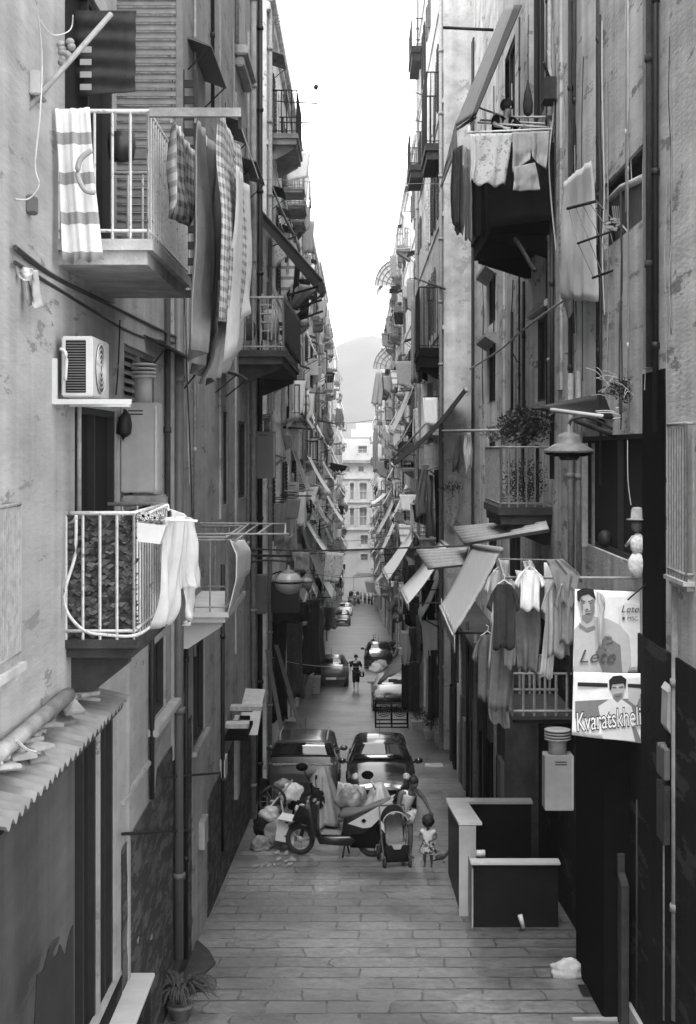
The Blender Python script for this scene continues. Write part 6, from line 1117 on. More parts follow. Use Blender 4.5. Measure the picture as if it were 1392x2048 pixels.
def figure(label, base, rz, H, J, skinm, hairm, clothes, hairkind='short', headr=1.):
    """J: joint positions in units of body height; x across, -y the way the person faces"""
    t = thing('person', label, 'person', base); t.rotation_euler = (0, 0, rz); ORG[t.name] = Matrix.Identity(4)
    nodes, edges, idx = [], [], {}
    def nd(k, p, r, r2=None): idx[k] = len(nodes); nodes.append((p[0]*H, p[1]*H, p[2]*H, r*H, (r2 or r)*H)); return idx[k]
    def ch(*ks): [edges.append((idx[a], idx[b])) for a, b in zip(ks[:-1], ks[1:])]
    V = {k: Vector(v) for k, v in J.items()}
    nd('pel', V['pel'], .085, .065); nd('wai', V['wai'], .068, .055); nd('che', V['che'], .082, .06); nd('nk0', V['neck']-Vector((0, 0, .015)), .04, .035); nd('nk', V['neck'], .03); nd('hd0', V['head']-Vector((0, 0, .035)), .045, .05); nd('hd', V['head'], .05*headr, .056*headr); nd('hd1', V['head']+Vector((0, .004, .038)), .038*headr, .043*headr)
    ch('pel', 'wai', 'che', 'nk0', 'nk', 'hd0', 'hd', 'hd1')
    for s in ('L', 'R'):
        sx = -1 if s == 'L' else 1
        nd('sh'+s, V['sh'+s], .038); nd('el'+s, V['el'+s], .024); nd('fa'+s, V['el'+s].lerp(V['wr'+s], .35), .024); nd('wr'+s, V['wr'+s], .014); d = (V['wr'+s]-V['el'+s]).normalized(); sd = d.cross(Vector((0, 1, 0))); sd = sd.normalized() if sd.length > .1 else Vector((1, 0, 0))
        hp = V['wr'+s]+d*.03; nd('pa'+s, hp, .017, .01); ch('che', 'sh'+s, 'el'+s, 'fa'+s, 'wr'+s, 'pa'+s)
        for i, (off, ln) in enumerate([(-.016, .036), (-.006, .043), (.005, .042), (.015, .034)]):
            nd('f%d'%i+s, hp+d*.018+sd*off, .0055); nd('g%d'%i+s, hp+d*(.018+ln*.6)+sd*off*1.1+Vector((0, -.004, 0)), .005); nd('h%d'%i+s, hp+d*(.018+ln)+sd*off*1.1+Vector((0, -.012, 0)), .0045); ch('pa'+s, 'f%d'%i+s, 'g%d'%i+s, 'h%d'%i+s)
        nd('th'+s, hp-d*.008-sd*.022+Vector((0, -.008, 0)), .006); nd('ti'+s, hp+d*.012-sd*.03+Vector((0, -.014, 0)), .005); ch('pa'+s, 'th'+s, 'ti'+s)
        nd('hi'+s, V['hi'+s], .055); nd('kn'+s, V['kn'+s], .034); nd('ca'+s, V['kn'+s].lerp(V['an'+s], .3), .035); nd('an'+s, V['an'+s], .019); nd('he'+s, V['an'+s]+Vector((0, -.01, -.022)), .02); nd('to'+s, V['an'+s]+Vector((sx*.008, -.085, -.028)), .016); ch('pel', 'hi'+s, 'kn'+s, 'ca'+s, 'an'+s, 'he'+s, 'to'+s)
    body = addmesh('body', skin(nodes, edges), skinm, t)
    hc = V['head']*H; r_ = .052*H*headr
    f = MB(); f.ball(hc+Vector((0, -.056*H*headr, -.012*H)), .011*H, (.7, 1, 1.1), 8, 6); f.build('nose', skinm, t)
    for sx in (-1, 1):
        MB().ball(hc+Vector((sx*.019*H, -.049*H*headr, .003*H)), .0065*H, (1.2, .6, .8), 8, 6).build('eye', black, t); MB().ball(hc+Vector((sx*.052*H*headr, 0, -.004*H)), .012*H, (.4, .8, 1.2), 8, 6).build('ear', skinm, t)
    MB().ball(hc+Vector((0, -.05*H*headr, -.03*H)), .01*H, (1.5, .5, .4), 8, 6).build('mouth', mat('lips', .2, .5, .1), t)
    if hairkind != 'none':
        h_ = MB(); rr = {'short': 1.12, 'bun': 1.12, 'curly': 1.32}[hairkind]; h_.ball(hc+Vector((0, .012*H, .02*H)), r_*rr, (1, 1.05, 1.02), 16, 10, .03 if hairkind != 'curly' else .1, 3)
        if hairkind == 'bun': h_.ball(hc+Vector((0, .01*H, .07*H)), r_*.5, (1, 1, 1), 10, 7, .1, 4)
        h_.build('hair', hairm, t)
    for nm, ks, ex, m in clothes:
        sub_n, sub_e, mp = [], [], {}
        for k, rad in ks.items():
            if isinstance(rad, tuple): a, b, fr, rr = rad; p = V[a].lerp(V[b], fr)*H
            else: p = Vector(nodes[idx[k]][:3]); rr = rad
            mp[k] = len(sub_n); sub_n.append((p.x, p.y, p.z, rr*H, rr*H*.82 if k in ('pel', 'wai', 'che', 'hem') else rr*H))
        for a, b in ex: sub_e.append((mp[a], mp[b]))
        addmesh(nm, skin(sub_n, sub_e), m, t)
    return t
std = dict(pel=(0, 0, .52), wai=(0, 0, .6), che=(0, .005, .72), neck=(0, .005, .835), head=(0, -.005, .925), shL=(-.105, .01, .8), shR=(.105, .01, .8), elL=(-.14, .01, .63), elR=(.14, .01, .63), wrL=(-.15, -.02, .49), wrR=(.15, -.02, .49), hiL=(-.05, 0, .5), hiR=(.05, 0, .5), knL=(-.055, -.01, .28), knR=(.055, -.01, .28), anL=(-.055, 0, .05), anR=(.055, 0, .05))
def pose(**kw): d = dict(std); d.update(kw); return d
top_e = [('wai', 'che'), ('che', 'shL'), ('che', 'shR'), ('shL', 'slL'), ('shR', 'slR'), ('wai', 'pel')]
top_n = lambda r=1., sl=.5: {'che': .092*r, 'wai': .078*r, 'pel': .092*r, 'shL': .046*r, 'shR': .046*r, 'slL': ('shL', 'elL', sl, .036*r), 'slR': ('shR', 'elR', sl, .036*r)}
# person in black walking
figure('person in black top and cropped trousers walking down the lane, carrying a dark bag', on(712, 44.2), math.pi*.0, 1.64, pose(knL=(-.05, -.03, .28), anL=(-.05, .02, .05), knR=(.05, .0, .28), anR=(.05, -.04, .05), elL=(-.155, .02, .64), wrL=(-.165, .0, .5), elR=(.155, .01, .64), wrR=(.16, -.03, .5)), skin_l, hair,
   [('top', top_n(1.12, .95), top_e, cl['black']), ('trousers', {'pel': .1, 'hiL': .07, 'hiR': .07, 'knL': .055, 'knR': .055, 'cuL': ('knL', 'anL', .25, .05), 'cuR': ('knR', 'anR', .25, .05)}, [('pel', 'hiL'), ('pel', 'hiR'), ('hiL', 'knL'), ('hiR', 'knR'), ('knL', 'cuL'), ('knR', 'cuR')], cl['black'])])
x, y, z = on(724, 44); MB().bbox(x-.11, x+.11, y-.05, y+.05, z+.6, z+.83, .03).tube(smoothpath([(x-.08, y, z+.82), (x, y, z+.95), (x+.08, y, z+.82)]), .01, 5).solo('handbag', 'dark handbag held by the person in black', 'bag', black)
# woman bending toward the child
wb = on(812, 104)
figure('woman in white sleeveless top behind the pushchair, reaching to the child', wb, R(25), 1.66, pose(pel=(0, .03, .52), wai=(0, .02, .6), che=(.02, -.03, .71), neck=(.035, -.075, .815), head=(.045, -.115, .895), shL=(-.085, -.04, .79), shR=(.12, -.05, .79), elL=(-.13, -.06, .63), wrL=(-.1, -.17, .58), elR=(.19, -.1, .68), wrR=(.225, -.15, .575), hiL=(-.05, .03, .5), hiR=(.05, .03, .5), knL=(-.055, -.0, .28)),
   skin_d, hair, [('top', {'che': .09, 'wai': .08, 'pel': .088, 'shL': .04, 'shR': .04}, [('wai', 'che'), ('che', 'shL'), ('che', 'shR'), ('wai', 'pel')], cl['bright']), ('shorts', {'pel': .095, 'hiL': .068, 'hiR': .068, 'muL': ('hiL', 'knL', .6, .062), 'muR': ('hiR', 'knR', .6, .062)}, [('pel', 'hiL'), ('pel', 'hiR'), ('hiL', 'muL'), ('hiR', 'muR')], cl['floral'])], 'bun')
kid = figure('small curly-haired child in white top and patterned skirt beside the pushchair', on(856, 107), R(-10), .98, pose(pel=(0, 0, .42), wai=(0, 0, .5), che=(0, 0, .62), neck=(0, 0, .735), head=(0, -.01, .855), shL=(-.11, .01, .69), shR=(.11, .01, .69), elL=(-.16, -.03, .57), elR=(.17, -.02, .57), wrL=(-.09, -.12, .55), wrR=(.08, -.13, .53), hiL=(-.055, 0, .4), hiR=(.055, 0, .4), knL=(-.06, -.01, .22), knR=(.065, 0, .22), anL=(-.06, 0, .05), anR=(.07, 0, .05)),
   skin_d, hair, [('top', {'che': .105, 'wai': .1, 'pel': .105, 'shL': .055, 'shR': .055, 'slL': ('shL', 'elL', .5, .048), 'slR': ('shR', 'elR', .5, .048)}, top_e, cl['bright']), ('skirt', {'pel': .12, 'hem': ('pel', 'knL', .001, .12), 'hm2': ('hiL', 'knL', .45, .1), 'hm3': ('hiR', 'knR', .45, .1)}, [('pel', 'hm2'), ('pel', 'hm3')], cl['floral'])], 'curly', 1.75)
MB().lathe([(.105, .47), (.125, .42), (.17, .27), (.165, .265), (.1, .4)], (0, 0, 0), 20).build('skirt', mat('patterned skirt', .5, .9, .1, 9, spots=.5, spotcol=.05, spotscale=14), kid)
# person leaning on the top balcony
figure('dark-haired person in black leaning over the top right balcony rack', (P(1000, 0, 114).x, F/114, CZ+4.42), R(30), 1.72, pose(che=(0, -.06, .72), neck=(0, -.1, .82), head=(0, -.13, .9), shL=(-.105, -.08, .79), shR=(.105, -.08, .79), elL=(-.17, -.14, .7), wrL=(-.14, -.24, .66), elR=(.15, -.15, .68), wrR=(.1, -.25, .68)), skin_l, hair,
   [('top', top_n(1.2, .9), top_e, cl['black']), ('trousers', {'pel': .1, 'hiL': .07, 'hiR': .07, 'knL': .05, 'knR': .05}, [('pel', 'hiL'), ('pel', 'hiR'), ('hiL', 'knL'), ('hiR', 'knR')], cl['black'])], 'curly', 1.0)
# people far away by the market
for i, (px, s, c1, c2, lab) in enumerate([(716, 13.5, 'pale', 'dark', 'far person in pale top left of the market tent'), (722, 13., 'dark', 'dark', 'far person in dark clothes under the market tent'), (730, 13.3, 'white', 'mid', 'far person in white top under the market tent'), (738, 13.6, 'mid', 'black', 'far person in grey top right of the tent'), (744, 14, 'black', 'black', 'far person in black beside the cloth stall'), (709, 14.2, 'dark', 'mid', 'far person in dark top beside the far cars')]):
    figure(lab, on(px, s), i*1.3, 1.68, pose(knL=(-.05, -.04, .28), anR=(.05, .04, .05)), skin_l, hair, [('top', top_n(1.1, .8), top_e, cl[c1]), ('trousers', {'pel': .1, 'hiL': .07, 'hiR': .07, 'knL': .05, 'knR': .05, 'cuL': ('knL', 'anL', .9, .04), 'cuR': ('knR', 'anR', .9, .04)}, [('pel', 'hiL'), ('pel', 'hiR'), ('hiL', 'knL'), ('hiR', 'knR'), ('knL', 'cuL'), ('knR', 'cuR')], cl[c2])])
# ---------------------------------------------------------------- scooter, side on, nose to the left
def wheel(c, r_, w, par, nm='wheel', spokes=5, m=rubber, axis='Y'):
    ax = Matrix.Rotation(R(90), 3, 'X') if axis == 'Y' else Matrix.Rotation(R(90), 3, 'Y')
    o = MB().lathe([(r_*.68, -w*.5), (r_*.9, -w*.5), (r_, -w*.2), (r_, w*.2), (r_*.9, w*.5), (r_*.68, w*.5), (r_*.68, -w*.5)], c, 26, ax, False).build(nm, m, par)
    g = MB()
    for k in range(spokes): a = k*6.2832/spokes; g.tube([Vector(c), Vector(c)+ax @ Vector((r_*.7*math.cos(a), r_*.7*math.sin(a), 0))], r_*.05, 5)
    g.lathe([(r_*.2, -w*.4), (r_*.2, w*.4)], c, 12, ax); g.tube([Vector(c)+ax @ Vector((r_*.66*math.cos(k*.3142), r_*.66*math.sin(k*.3142), 0)) for k in range(21)], r_*.035, 5)
    g.build('rim', grey_m, o); return o
def scooter(label, base, rz, body_m, white_side=True, nm='scooter'):
    t = thing(nm, label, 'scooter', base); t.rotation_euler = (PT*.0, 0, rz); ORG[t.name] = Matrix.Identity(4)
    wheel((-.66, 0, .27), .27, .12, t); wheel((.66, 0, .27), .27, .13, t)
    bx = lambda pts, w, m, n: MB().prism([(x, -w/2, z) for x, z in pts], (0, w, 0)).build(n, m, t)
    def puff(pts, w, m, n):      # profile with rounded shoulders
        cx = sum(p[0] for p in pts)/len(pts); cz = sum(p[1] for p in pts)/len(pts); mb = MB(); N = len(pts); rs = []
        for y, k in ((-w/2, .86), (-w*.36, .97), (0, 1.02), (w*.36, .97), (w/2, .86)): rs.append([Vector((cx+(x-cx)*k, y, cz+(z-cz)*k)) for x, z in pts])
        mb.add([q for r_ in rs for q in r_], [(i*N+j, i*N+(j+1) % N, (i+1)*N+(j+1) % N, (i+1)*N+j) for i in range(4) for j in range(N)]+[tuple(range(N)), tuple(range(4*N, 5*N))], True); return mb.build(n, m, t)
    puff([(-.80, .62), (-.72, .78), (-.58, .98), (-.44, 1.02), (-.40, .85), (-.33, .55), (-.30, .35), (-.42, .33), (-.50, .56), (-.66, .58)], .36, body_m, 'front_shield')
    puff([(-.88, .5), (-.72, .60), (-.55, .58), (-.42, .46), (-.5, .46), (-.66, .53), (-.84, .46)], .17, body_m, 'mudguard')
    puff([(-.36, .34), (-.3, .22), (.28, .2), (.42, .3), (.3, .38), (-.2, .37)], .34, body_m, 'footboard')
    puff([(.1, .35), (.16, .72), (.4, .74), (.95, .88), (1.0, .8), (.8, .58), (.5, .4)], .3, body_m, 'tail_body')
    puff([(.04, .68), (.12, .80), (.45, .82), (.85, .98), (1.0, 1.03), (.98, .95), (.72, .84), (.42, .70), (.12, .66)], .27, mat('seat vinyl', .1, .5, .1), 'seat')
    for sy in (-1, 1):
        if white_side: MB().prism([(.24, sy*.155, .60), (.5, sy*.155, .74), (.98, sy*.155, 1.01), (1.08, sy*.155, 1.05), (.86, sy*.155, .74), (.66, sy*.155, .55), (.52, sy*.155, .53)], (0, sy*.02, 0)).build('side_panel', white_m, t)
        g = MB().tube(smoothpath([(-.46, 0, 1.05), (-.44, sy*.18, 1.1), (-.36, sy*.34, 1.07)]), .016, 6); g.build('handlebar', black, t); MB().tube([(-.40, sy*.26, 1.09), (-.42, sy*.3, 1.24)], .008, 5).ball((-.41, sy*.31, 1.28), .06, (.35, 1, .75), 10, 7).build('mirror', black, t)
    MB().prism([(.48, -.19, .66), (.53, -.19, .62), (.58, -.19, .66), (.53, -.19, .70)], (0, .012, 0)).build('emblem', black, t)
    MB().ball((-.72, -.02, .8), .07, (.6, 1.5, .9), 12, 8).build('headlight', lampw, t); MB().ball((-.60, -.17, .9), .04, (1.6, .5, .6), 10, 6).build('indicator', lampw, t)
    MB().tube([(-.66, 0, .27), (-.5, 0, .8)], .035, 8).build('fork', iron, t); MB().bbox(.2, .8, -.14, .14, .16, .62, .07).build('engine', black, t); MB().bbox(-.5, -.32, -.17, .17, .3, .95, .05).build('leg_shield', body_m, t); MB().tube([(.35, .15, .24), (.9, .16, .3)], .055, 10).build('exhaust', grey_d, t)
    MB().tube([(.18, -.08, .25), (.14, -.2, .0)], .018, 6).tube([(.18, .08, .25), (.22, .2, .0)], .018, 6).build('stand', iron, t); MB().bbox(-.26, .1, -.15, .15, .385, .40, .005).build('floor_mat', grey_d, t)
    return t
sx_, sy_, sz_ = on(672, 103)
sct = scooter('dark scooter with white tail panel parked across the lane', (sx_, sy_, sz_), R(-6), mat('dark scooter plastic', .012, .3, .1, spec=.4)); sct.scale = (1.06, 1.06, 1.12)
cloth('plastic_bag', 'flattened pale plastic bag on paving below scooter', 'pale', [(666, 1722), (672, 1727), (676, 1733)], [(716, 1724), (718, 1728), (704, 1735)], 104.6, cat='bag', folds=3, amp=.1, seed=61)
# tarpaulin-covered scooters behind
def covered(label, px, s, ptop, w, dpt, m, seed):
    x, y, z = on(px, s); t = thing('covered_scooter', label, 'scooter', (x, y, z)); rnd = random.Random(seed); H_ = ptop; mb = MB()
    prof = [(0, 1.0), (.22, .97), (.38, .8), (.55, .62), (.75, .35), (.95, .12), (1.0, .06)]; N = 40; vs = []
    for r_, h in prof:
        for j in range(N):
            a = j*6.2832/N; k = 1+.13*(r_ > .3)*math.sin(a*7+seed)+.07*(r_ > .3)*math.sin(a*13+2*seed)
            top = Vector((x+(.0)+w*.1*math.sin(seed), y, 0)); c = Vector((x, y, 0)); q = top.lerp(c, r_)
            vs.append(Vector((q.x+w*r_*k*math.cos(a), q.y+dpt*r_*k*math.sin(a), z+H_*h+.03*math.sin(a*5+seed)*r_)))
    mb.add(vs, [(i*N+j, i*N+(j+1) % N, (i+1)*N+(j+1) % N, (i+1)*N+j) for i in range(len(prof)-1) for j in range(N)], True); mb.build('cover', m, t, solid=.01)
    wheel((x-w*.7, y-.1, z+.25), .25, .1, t, axis='Y')
    return t
covered('scooter under a tall dark grey tarpaulin, behind the parked scooter', 640, 92, 1.27, .5, .6, tarp, 1.)
covered('scooter under a pale grey tarpaulin beside the black car', 755, 94, 1.02, .45, .7, tarpl, 2.)
for (lab, px, py, s) in [('black round mirror poking up at estate car rear', 604, 1534, 93), ('black round mirror in front of the black car', 735, 1550, 95)]:
    t = thing('scooter_mirror', lab, 'mirror', P(px, py, s)); MB().ball(P(px, py, s), .13, (1, .5, .7), 12, 8).build('housing', black, t); MB().tube([P(px+4, py+6, s), P(px+16, py+30, s)], .02, 6).build('stalk', skin_l if px > 700 else iron, t)
cloth('plastic_sheet', 'crumpled white plastic sheet heaped between the covered scooters', 'white', [(676, 1562), (672, 1600), (690, 1640)], [(730, 1572), (735, 1600), (722, 1640)], 94, cat='sheet', folds=3, amp=.12, seed=62)
# pushchair
px_, py_, pz_ = on(789, 106); pc = thing('pushchair', 'dark pushchair with grey seat, facing away from the woman', 'pushchair', (px_, py_, pz_)); pc.rotation_euler = (0, 0, R(8)); ORG[pc.name] = Matrix.Identity(4)
def cab_(fn, nu, nv, nm, m, so=.02): return MB().grid(fn, nu, nv).build(nm, m, pc, solid=so)
cab_(lambda u, v: Vector(((u-.5)*.34, -.05+.30*v-.0, .42+.5*v-.06*math.sin(math.pi*u))), 8, 8, 'seat', mat('seat cloth', .14, .9, .15, 20), .04)
cab_(lambda u, v: Vector(((u-.5)*.34, -.05-.22*v, .42+.02*v-.03*math.sin(math.pi*u))), 8, 4, 'seat_front', mat('seat cloth', .3), .04)
cab_(lambda u, v: Vector((.23*math.cos(math.pi*(1-u)), .18-.28*v, .80+.27*math.sin(math.pi*u)*(1-.25*v))), 16, 6, 'hood', cl['black'], .015)
MB().tube([Vector((.235*math.cos(math.pi*(1-u/12)), -.105, .80+.205*math.sin(math.pi*u/12))) for u in range(13)], .014, 6).build('hood_edge', grey_m, pc)
cab_(lambda u, v: Vector(((u-.5)*(.46-.06*v), -.26-.03*math.sin(math.pi*v), .42-.3*v)), 8, 6, 'footmuff', cl['black'], .05)
q = MB(); q.bbox(-.2, .2, -.28, .3, .12, .3, .05); q.build('basket', cl['black'], pc)
fr = MB()
for sx in (-1, 1): fr.tube([(sx*.24, -.3, .1), (sx*.24, .1, .55), (sx*.24, .34, 1.02)], .014, 6).tube([(sx*.24, .34, .1), (sx*.24, .0, .6)], .012, 6)
fr.tube([(-.24, .34, 1.02), (.24, .34, 1.02)], .018, 6); fr.build('frame', grey_d, pc)
for p_ in ((-.24, -.3, .1), (.24, -.3, .1), (-.25, .36, .13), (.27, .3, .13)): wheel(p_, p_[2], .05, pc, axis='X')
MB().prism([(-.1, -.29, .44), (.1, -.29, .44), (.06, -.3, .36), (-.06, -.3, .36)], (0, -.02, 0)).build('trim', grey_m, pc)
# pigeon
gx, gy, gz0 = on(886, 105.5); pg = thing('pigeon', 'dark pigeon pecking on the paving right of child', 'bird', (gx, gy, gz0)); ORG[pg.name] = Matrix.Identity(4); pg.rotation_euler = (0, R(-8), R(10))
pm = mat('pigeon feathers', .05, .6, .4, 20)
addmesh('body', skin([(0, 0, .10, .055, .05), (.07, 0, .13, .045, .045), (-.08, 0, .085, .035, .03), (.12, 0, .17, .022), (.15, 0, .20, .025), (.175, 0, .195, .018), (-.16, 0, .07, .02, .012), (-.21, 0, .065, .015, .006)], [(0, 1), (0, 2), (1, 3), (3, 4), (4, 5), (2, 6), (6, 7)]), pm, pg)
MB().tube([(.19, 0, .195), (.215, 0, .185)], .006, 5, .002).build('beak', grey_d, pg); MB().tube([(.0, .02, .06), (.01, .02, 0), (.04, .02, 0)], .005, 4).tube([(.0, -.02, .06), (.01, -.02, 0), (.04, -.02, 0)], .005, 4).build('leg', redl, pg)
for sy in (-1, 1): MB().ball((-.03, sy*.045, .11), .07, (1.5, .25, .6), 10, 6).build('wing', pm, pg); MB().ball((.158, sy*.022, .205), .005, (1, 1, 1), 6, 4).build('eye', lampw, pg)
# rubbish by the wall
x, y, z = on(575, 101)
x, y, z = on(570, 102); cb = thing('cardboard_box', 'tilted pale cardboard box with hand hole beside scooter', 'box', (x, y, z+.14)); cb.rotation_euler = (R(-6), R(8), R(-12)); ORG[cb.name] = Matrix.Identity(4)
MB().bbox(-.19, .19, -.12, .12, .08, .55, .008).build('carton', card, cb); MB().ball((-.01, -.122, .46), .03, (1.4, .1, .6), 10, 6).build('hand_hole', black, cb); MB().ball((0, -.122, .2), .018, (1, .1, 1), 8, 6).build('printed_mark', black, cb); cab2 = MB().box(-.185, .185, -.115, .24, .551, .556, Matrix.Rotation(R(12), 4, 'X')); cab2.build('flap', card, cb)
x, y, z = on(545, 97); bk = thing('bicycle_wheel', 'old bicycle wheel leaning in the rubbish heap', 'wheel', (x, y, z)); c = P(545, 1603, 97)
q = MB(); q.tube([c+Vector((.26*math.cos(a*.2094), .03*math.sin(a), .30*math.sin(a*.2094))) for a in range(31)], .03, 6); q.build('tyre', rubber, bk); q = MB()
for a in range(12): q.tube([c, c+Vector((.25*math.cos(a*.5236), 0, .29*math.sin(a*.5236)))], .004, 3)
q.tube([c+Vector((-.05, 0, 0)), c+Vector((.05, 0, 0))], .03, 8); q.build('spokes', irong, bk)
q = MB(); q.tube([P(520, 1640, 98), P(556, 1595, 97)], .025, 6).tube([P(556, 1595, 97), P(585, 1560, 96)], .022, 6).tube([P(562, 1600, 97), P(572, 1660, 98)], .022, 6); q.solo('bent_pipe', 'bent metal tubes sticking from the rubbish heap', 'pipe', irong)
for i, (px, py, s, r_, m, lab) in enumerate([(540, 1632, 98, .22, mat('bag film', .3, .35, .15, 8), 'pale knotted rubbish bag behind the bicycle wheel'), (556, 1668, 100, .3, mat('bag film grey', .15, .4, .3, 6), 'pale torn bag low in the rubbish heap'), (590, 1590, 93, .3, mat('crumpled bag', .42), 'grey rubbish bag above cardboard box'), (528, 1652, 98, .25, cl['black'], 'black rubbish bag against the left wall'), (612, 1600, 93, .36, cl['black'], 'dark rubbish bag behind the cardboard box'), (700, 1600, 95, .28, mat('bag film grey', .15), 'pale rubbish bag between the two tarpaulins'), (520, 1690, 101, .2, mat('bag film grey', .15), 'scattered torn paper bag at rubbish heap foot'), (566, 1575, 92, .2, mat('bag film grey', .15), 'small pale bag atop the rubbish heap')]):
    c = P(px, py, s); q = MB(); q.crumple(c, r_*1.05, (1, .8, .8), i); q.solo('rubbish_bag', lab, 'bag', m, 'bags in the rubbish heap')
rnd = random.Random(4); q = MB()
for i in range(36):
    px = rnd.uniform(500, 585); s = rnd.uniform(98, 108); a = Vector(on(px, s))+Vector((0, 0, .02)); e = Vector((rnd.uniform(.03, .1), 0, rnd.uniform(0, .05))); f = Vector((rnd.uniform(-.03, .03), rnd.uniform(.03, .1), rnd.uniform(0, .04))); q.add([a, a+e, a+e+f, a+f], [(0, 1, 2, 3)])
q.solo('litter', 'scraps of paper litter scattered round the rubbish heap', 'litter', cl['grey'], kind='stuff')
bd = MB().prism([P(512, 1650, 97), P(530, 1652, 97), P(535, 1560, 96), P(520, 1556, 96)], (0, .06, 0)); bd.solo('dark_board', 'black board standing behind the rubbish heap', 'board', black)
# bins, cart, planters, motorbike
def bin_(label, px, s, w, h, m, py=None):
    x, y, z = on(px, s); t = thing('wheeled_bin', label, 'bin', (x, y, z))
    MB().prism([(x-w*.42, y-.3, z+.06), (x+w*.42, y-.3, z+.06), (x+w*.5, y-.36, z+h), (x-w*.5, y-.36, z+h)], (0, .62, 0)).build('body', m, t); MB().bbox(x-w*.53, x+w*.53, y-.4, y+.3, z+h+.001, z+h+.05, .015).build('lid_rim', m, t)
    for k in range(3): MB().prism([(x-w*.3+k*.02, y-.365, z+h*.55-k*.17), (x-w*.1, y-.365, z+h*.62-k*.17), (x-w*.1, y-.365, z+h*.69-k*.17), (x-w*.3, y-.365, z+h*.62-k*.17)], (0, .02, 0)).build('reflector', white_m, t)
    for sx in (-1, 1): MB().lathe([(.08, -.03), (.08, .03)], (x+sx*w*.38, y-.1, z+.08), 12, Matrix.Rotation(R(90), 3, 'Y')).build('wheel', rubber, t)
    return t
bin_('dark bin with slanted reflector marks heaped with rubbish, left', 583, 66, .42, .95, plast_g)
for i, (px, py, s) in enumerate([(574, 1384, 66), (584, 1396, 65), (577, 1376, 64)]):
    c = P(px, py, s); q = MB(); q.crumple(c, .2, (1, .8, .8), i+30); q.solo('rubbish_bag', ['white rubbish bag piled on dark bin, left', 'grey rubbish bag piled on dark bin edge, left', 'topmost small pale bag over dark bin, left'][i], 'bag', [cl['white'], cl['grey'], cl['pale']][i], 'bags on the dark bin')
bin_('pale bin with slanted reflector marks overflowing, right of person', 753, 50, .48, 1.05, grey_m); bin_('round pale bin by the wall before the far dark hatchback', 632, 45.5, .4, .75, mat('bin grey', .3, .6, .1))
for i, (px, py, s, m) in enumerate([(752, 1337, 50, 'white'), (762, 1330, 49, 'pale'), (634, 1290, 45.5, 'white')]): q = MB(); q.crumple(P(px, py, s), .27, (1, .8, .8), i+40); q.solo('rubbish_bag', ['white bag overflowing from pale bin on right', 'pale bag behind the overflowing pale bin', 'white bag on round bin by left wall'][i], 'bag', cl[m])
x, y, z = on(783, 57); ct = thing('market_cart', 'dark iron market cart with scrollwork wheels and covered top', 'cart', (x, y, z)); ORG[ct.name] = Matrix.Translation((x, y, z))
q = MB()
for dx in (-.56, 0, .56):
    for dy in (-.35, .35): q.bbox(x+dx-.025, x+dx+.025, y+dy-.025, y+dy+.025, z+.02, z+.95, .004)
for h in (.02, .15, .72, .9): q.box(x-.56, x+.56, y-.37, y-.33, z+h, z+h+.04); q.box(x-.56, x+.56, y+.33, y+.37, z+h, z+h+.04)
q.build('frame', black, ct); q = MB()
for cx in (-.28, .28):
    for rr in (.2, .13, .06): q.tube([(x+cx+rr*math.cos(a*.3927), y-.38, z+.62+rr*math.sin(a*.3927)) for a in range(17)], .015, 5)
q.build('scrollwork', iron, ct); MB().bbox(x-.62, x+.62, y-.42, y+.42, z+.95, z+1.02, .01).build('top', iron, ct)
q = MB(); [q.ball((x+rnd.uniform(-.5, .5), y+rnd.uniform(-.3, .3), z+1.08), .12, (1.4, 1, .6), 10, 6, .15, i) for i in range(12)]; q.solo('goods', 'pale goods heaped on top of the market cart', 'goods', cl['pale'], kind='stuff')
q = MB(); sheet(q, [P(795, 1300, 58), P(830, 1302, 58), P(800, 1342, 60), P(755, 1370, 56)], 10, 8, folds=2, amp=.05, sag=-.2); q.solo('cart_cover', 'grey tarpaulin slung over the market cart', 'tarpaulin', tarp, solid=.01)
for i, (px, py, w, s) in enumerate([(814, 1303, 30, 60)]): MB().bbox(-.28, .28, -.2, .2, -.12, .1, .02, Matrix.Translation(P(px, py, s)) @ Matrix.Rotation(.1, 4, 'Y')).solo('crate', 'pale crate stacked above the market cart cover', 'crate', wood_l)
for i, (px, s, lab) in enumerate([(836, 58, 'small potted shrub in square pale planter, nearest cart'), (861, 61.5, 'bushy potted shrub in pale square planter, middle of three')]):
    x, y, z = on(px, s); t = bush(lab, Vector((x, y, z+.62)), .3, (1, .9, 1), 700, leafm, 31+i, 'potted_shrub', .05); MB().prism([(x-.17, y-.17, z), (x+.17, y-.17, z), (x+.23, y-.23, z+.3), (x-.23, y-.23, z+.3)], (0, .4, 0)).build('planter', plast_w if i == 0 else marble, t)
x, y, z = on(882, 63); MB().bbox(x-.2, x+.2, y-.2, y+.2, z, z+.34, .03).solo('stone_block', 'pale square block at corner of tall right house', 'block', marble)
for i, (px, s, w) in enumerate([(600, 62, .3), (594, 60, .28)]): x, y, z = on(px, s); MB().bbox(x-w/2, x+w/2, y-.2, y+.2, z, z+.3+.1*i, .03).solo('planter_box', ['small pale box at doorstep beyond dark bin, nearer', 'small grey box at doorstep beyond dark bin, farther'][i], 'planter', slab_l if i == 0 else slab_m)
xx, yy, zz = on(761, 31.5); scooter('small dark motor scooter parked far down on right', (xx, yy, zz), R(-12), iron, False, 'motor_scooter')
x, y, z = on(845, 0.001) if False else (0, 0, 0)
q = MB(); c = P(795, 1235, 36); q.lathe([(.3, 0), (.3, .02)], c, 20, Matrix.Rotation(R(90), 3, 'X')); sgn = thing('round_sign', 'round street sign with white arrow, far right', 'sign', c); q.build('disc', mat('sign blue', .12, .5, .05), sgn)
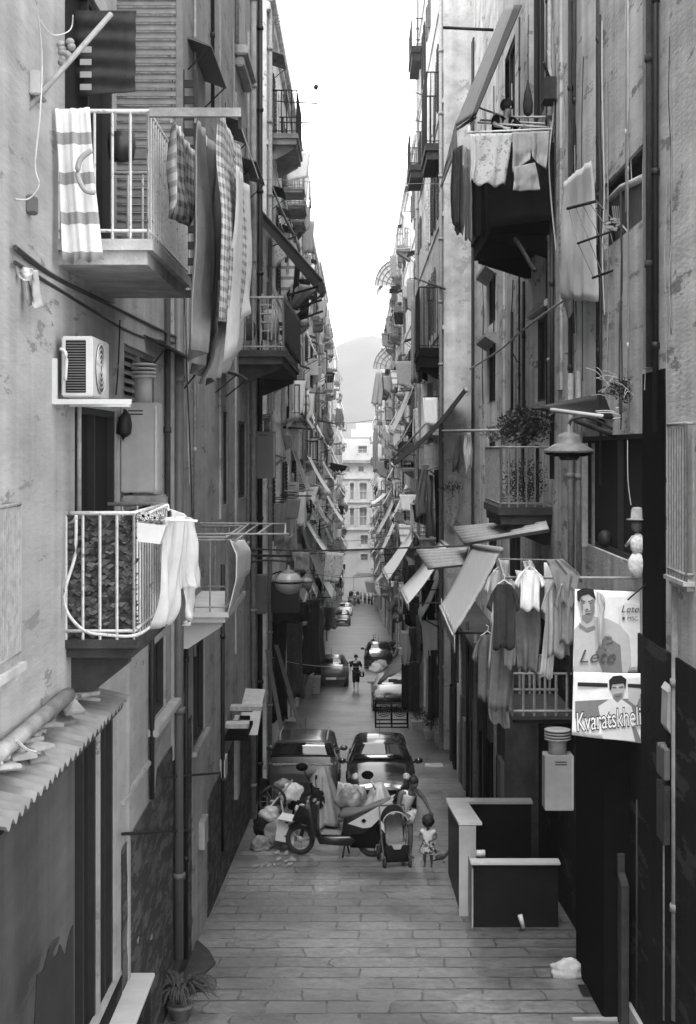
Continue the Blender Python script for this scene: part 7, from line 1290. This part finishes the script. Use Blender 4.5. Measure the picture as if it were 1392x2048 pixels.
flat(MB(), [(793.5, 1242), (793.5, 1234), (790, 1234), (795, 1227), (800, 1234), (796.5, 1234), (796.5, 1242)], 36, .05).build('arrow', white_m, sgn); MB().tube([c+Vector((0, .06, .3)), Vector((c.x, c.y+.06, gz(c.y)))], .03, 6).build('post', irong, sgn)
# fallen things, metal shelf boxes on the left row
for i, (px, py, s, w, h, m, lab) in enumerate([(512, 1190, 86, .5, .9, grey_d, 'dark tall box cupboard on the left wall by lamps'), (570, 1195, 80, .7, .8, iron, 'dark crate shelf hanging beneath the globe lamp'), (608, 1225, 70, .3, .5, black, 'small black lantern box beyond the lamps')]):
    a = P(px, py, s); MB().bbox(a.x-w/2, a.x+w/2, a.y, a.y+.5, a.z-h/2, a.z+h/2, .03).solo('wall_box', lab, 'box', m)
# manhole and grate
x, y, z = on(868, 71); MB().bbox(x-.25, x+.25, y-.3, y+.3, z+.001, z+.012, .002).solo('manhole_cover', 'pale square manhole cover beside black car', 'manhole cover', slab_l)
x, y, z = on(1210, 152); g = MB(); [g.box(x-.32, x+.32, y-.2+i*.05, y-.175+i*.05, z+.004, z+.02) for i in range(9)]; g.solo('drain_grate', 'dark drain grate at the foot of lower right wall', 'drain', iron)

for i, (lab, pts, r_) in enumerate([('thin cable crossing the lane above the far palazzo roof', [(655, 842, 40), (700, 846, 38), (760, 838, 40)], .012), ('thin cable crossing the lane at arched window level', [(640, 1012, 44), (700, 1018, 42), (775, 1008, 44)], .012), ('thin paired cable crossing lane above white tent', [(630, 1075, 50), (700, 1082, 48), (790, 1070, 50)], .01),
      ('thin slack cable crossing the lane below lamp height', [(612, 1145, 62), (700, 1156, 60), (815, 1142, 60)], .008), ('faint thin cable between upper facades across sky', [(600, 470, 48), (700, 480, 46), (806, 468, 44)], .008)]): wire(lab, pts, r_, iron)
for i, (px, py, s, lab) in enumerate([(548, 30, 74, 'tall roof aerial on the second left house'), (640, 575, 28, 'small roof aerial on far left roofs'), (800, 415, 33, 'roof aerial on the right roofs against sky')]):
    t = thing('roof_aerial', lab, 'aerial', P(px, py+60*s/74, s)); q = MB(); q.tube([P(px, py+70*s/74, s), P(px, py, s)], .02, 5)
    for k in range(4): a = P(px, py+k*6*s/74, s); q.tube([a-Vector((.3-.05*k, 0, 0)), a+Vector((.3-.05*k, 0, 0))], .012, 4)
    q.build('mast', irong, t)
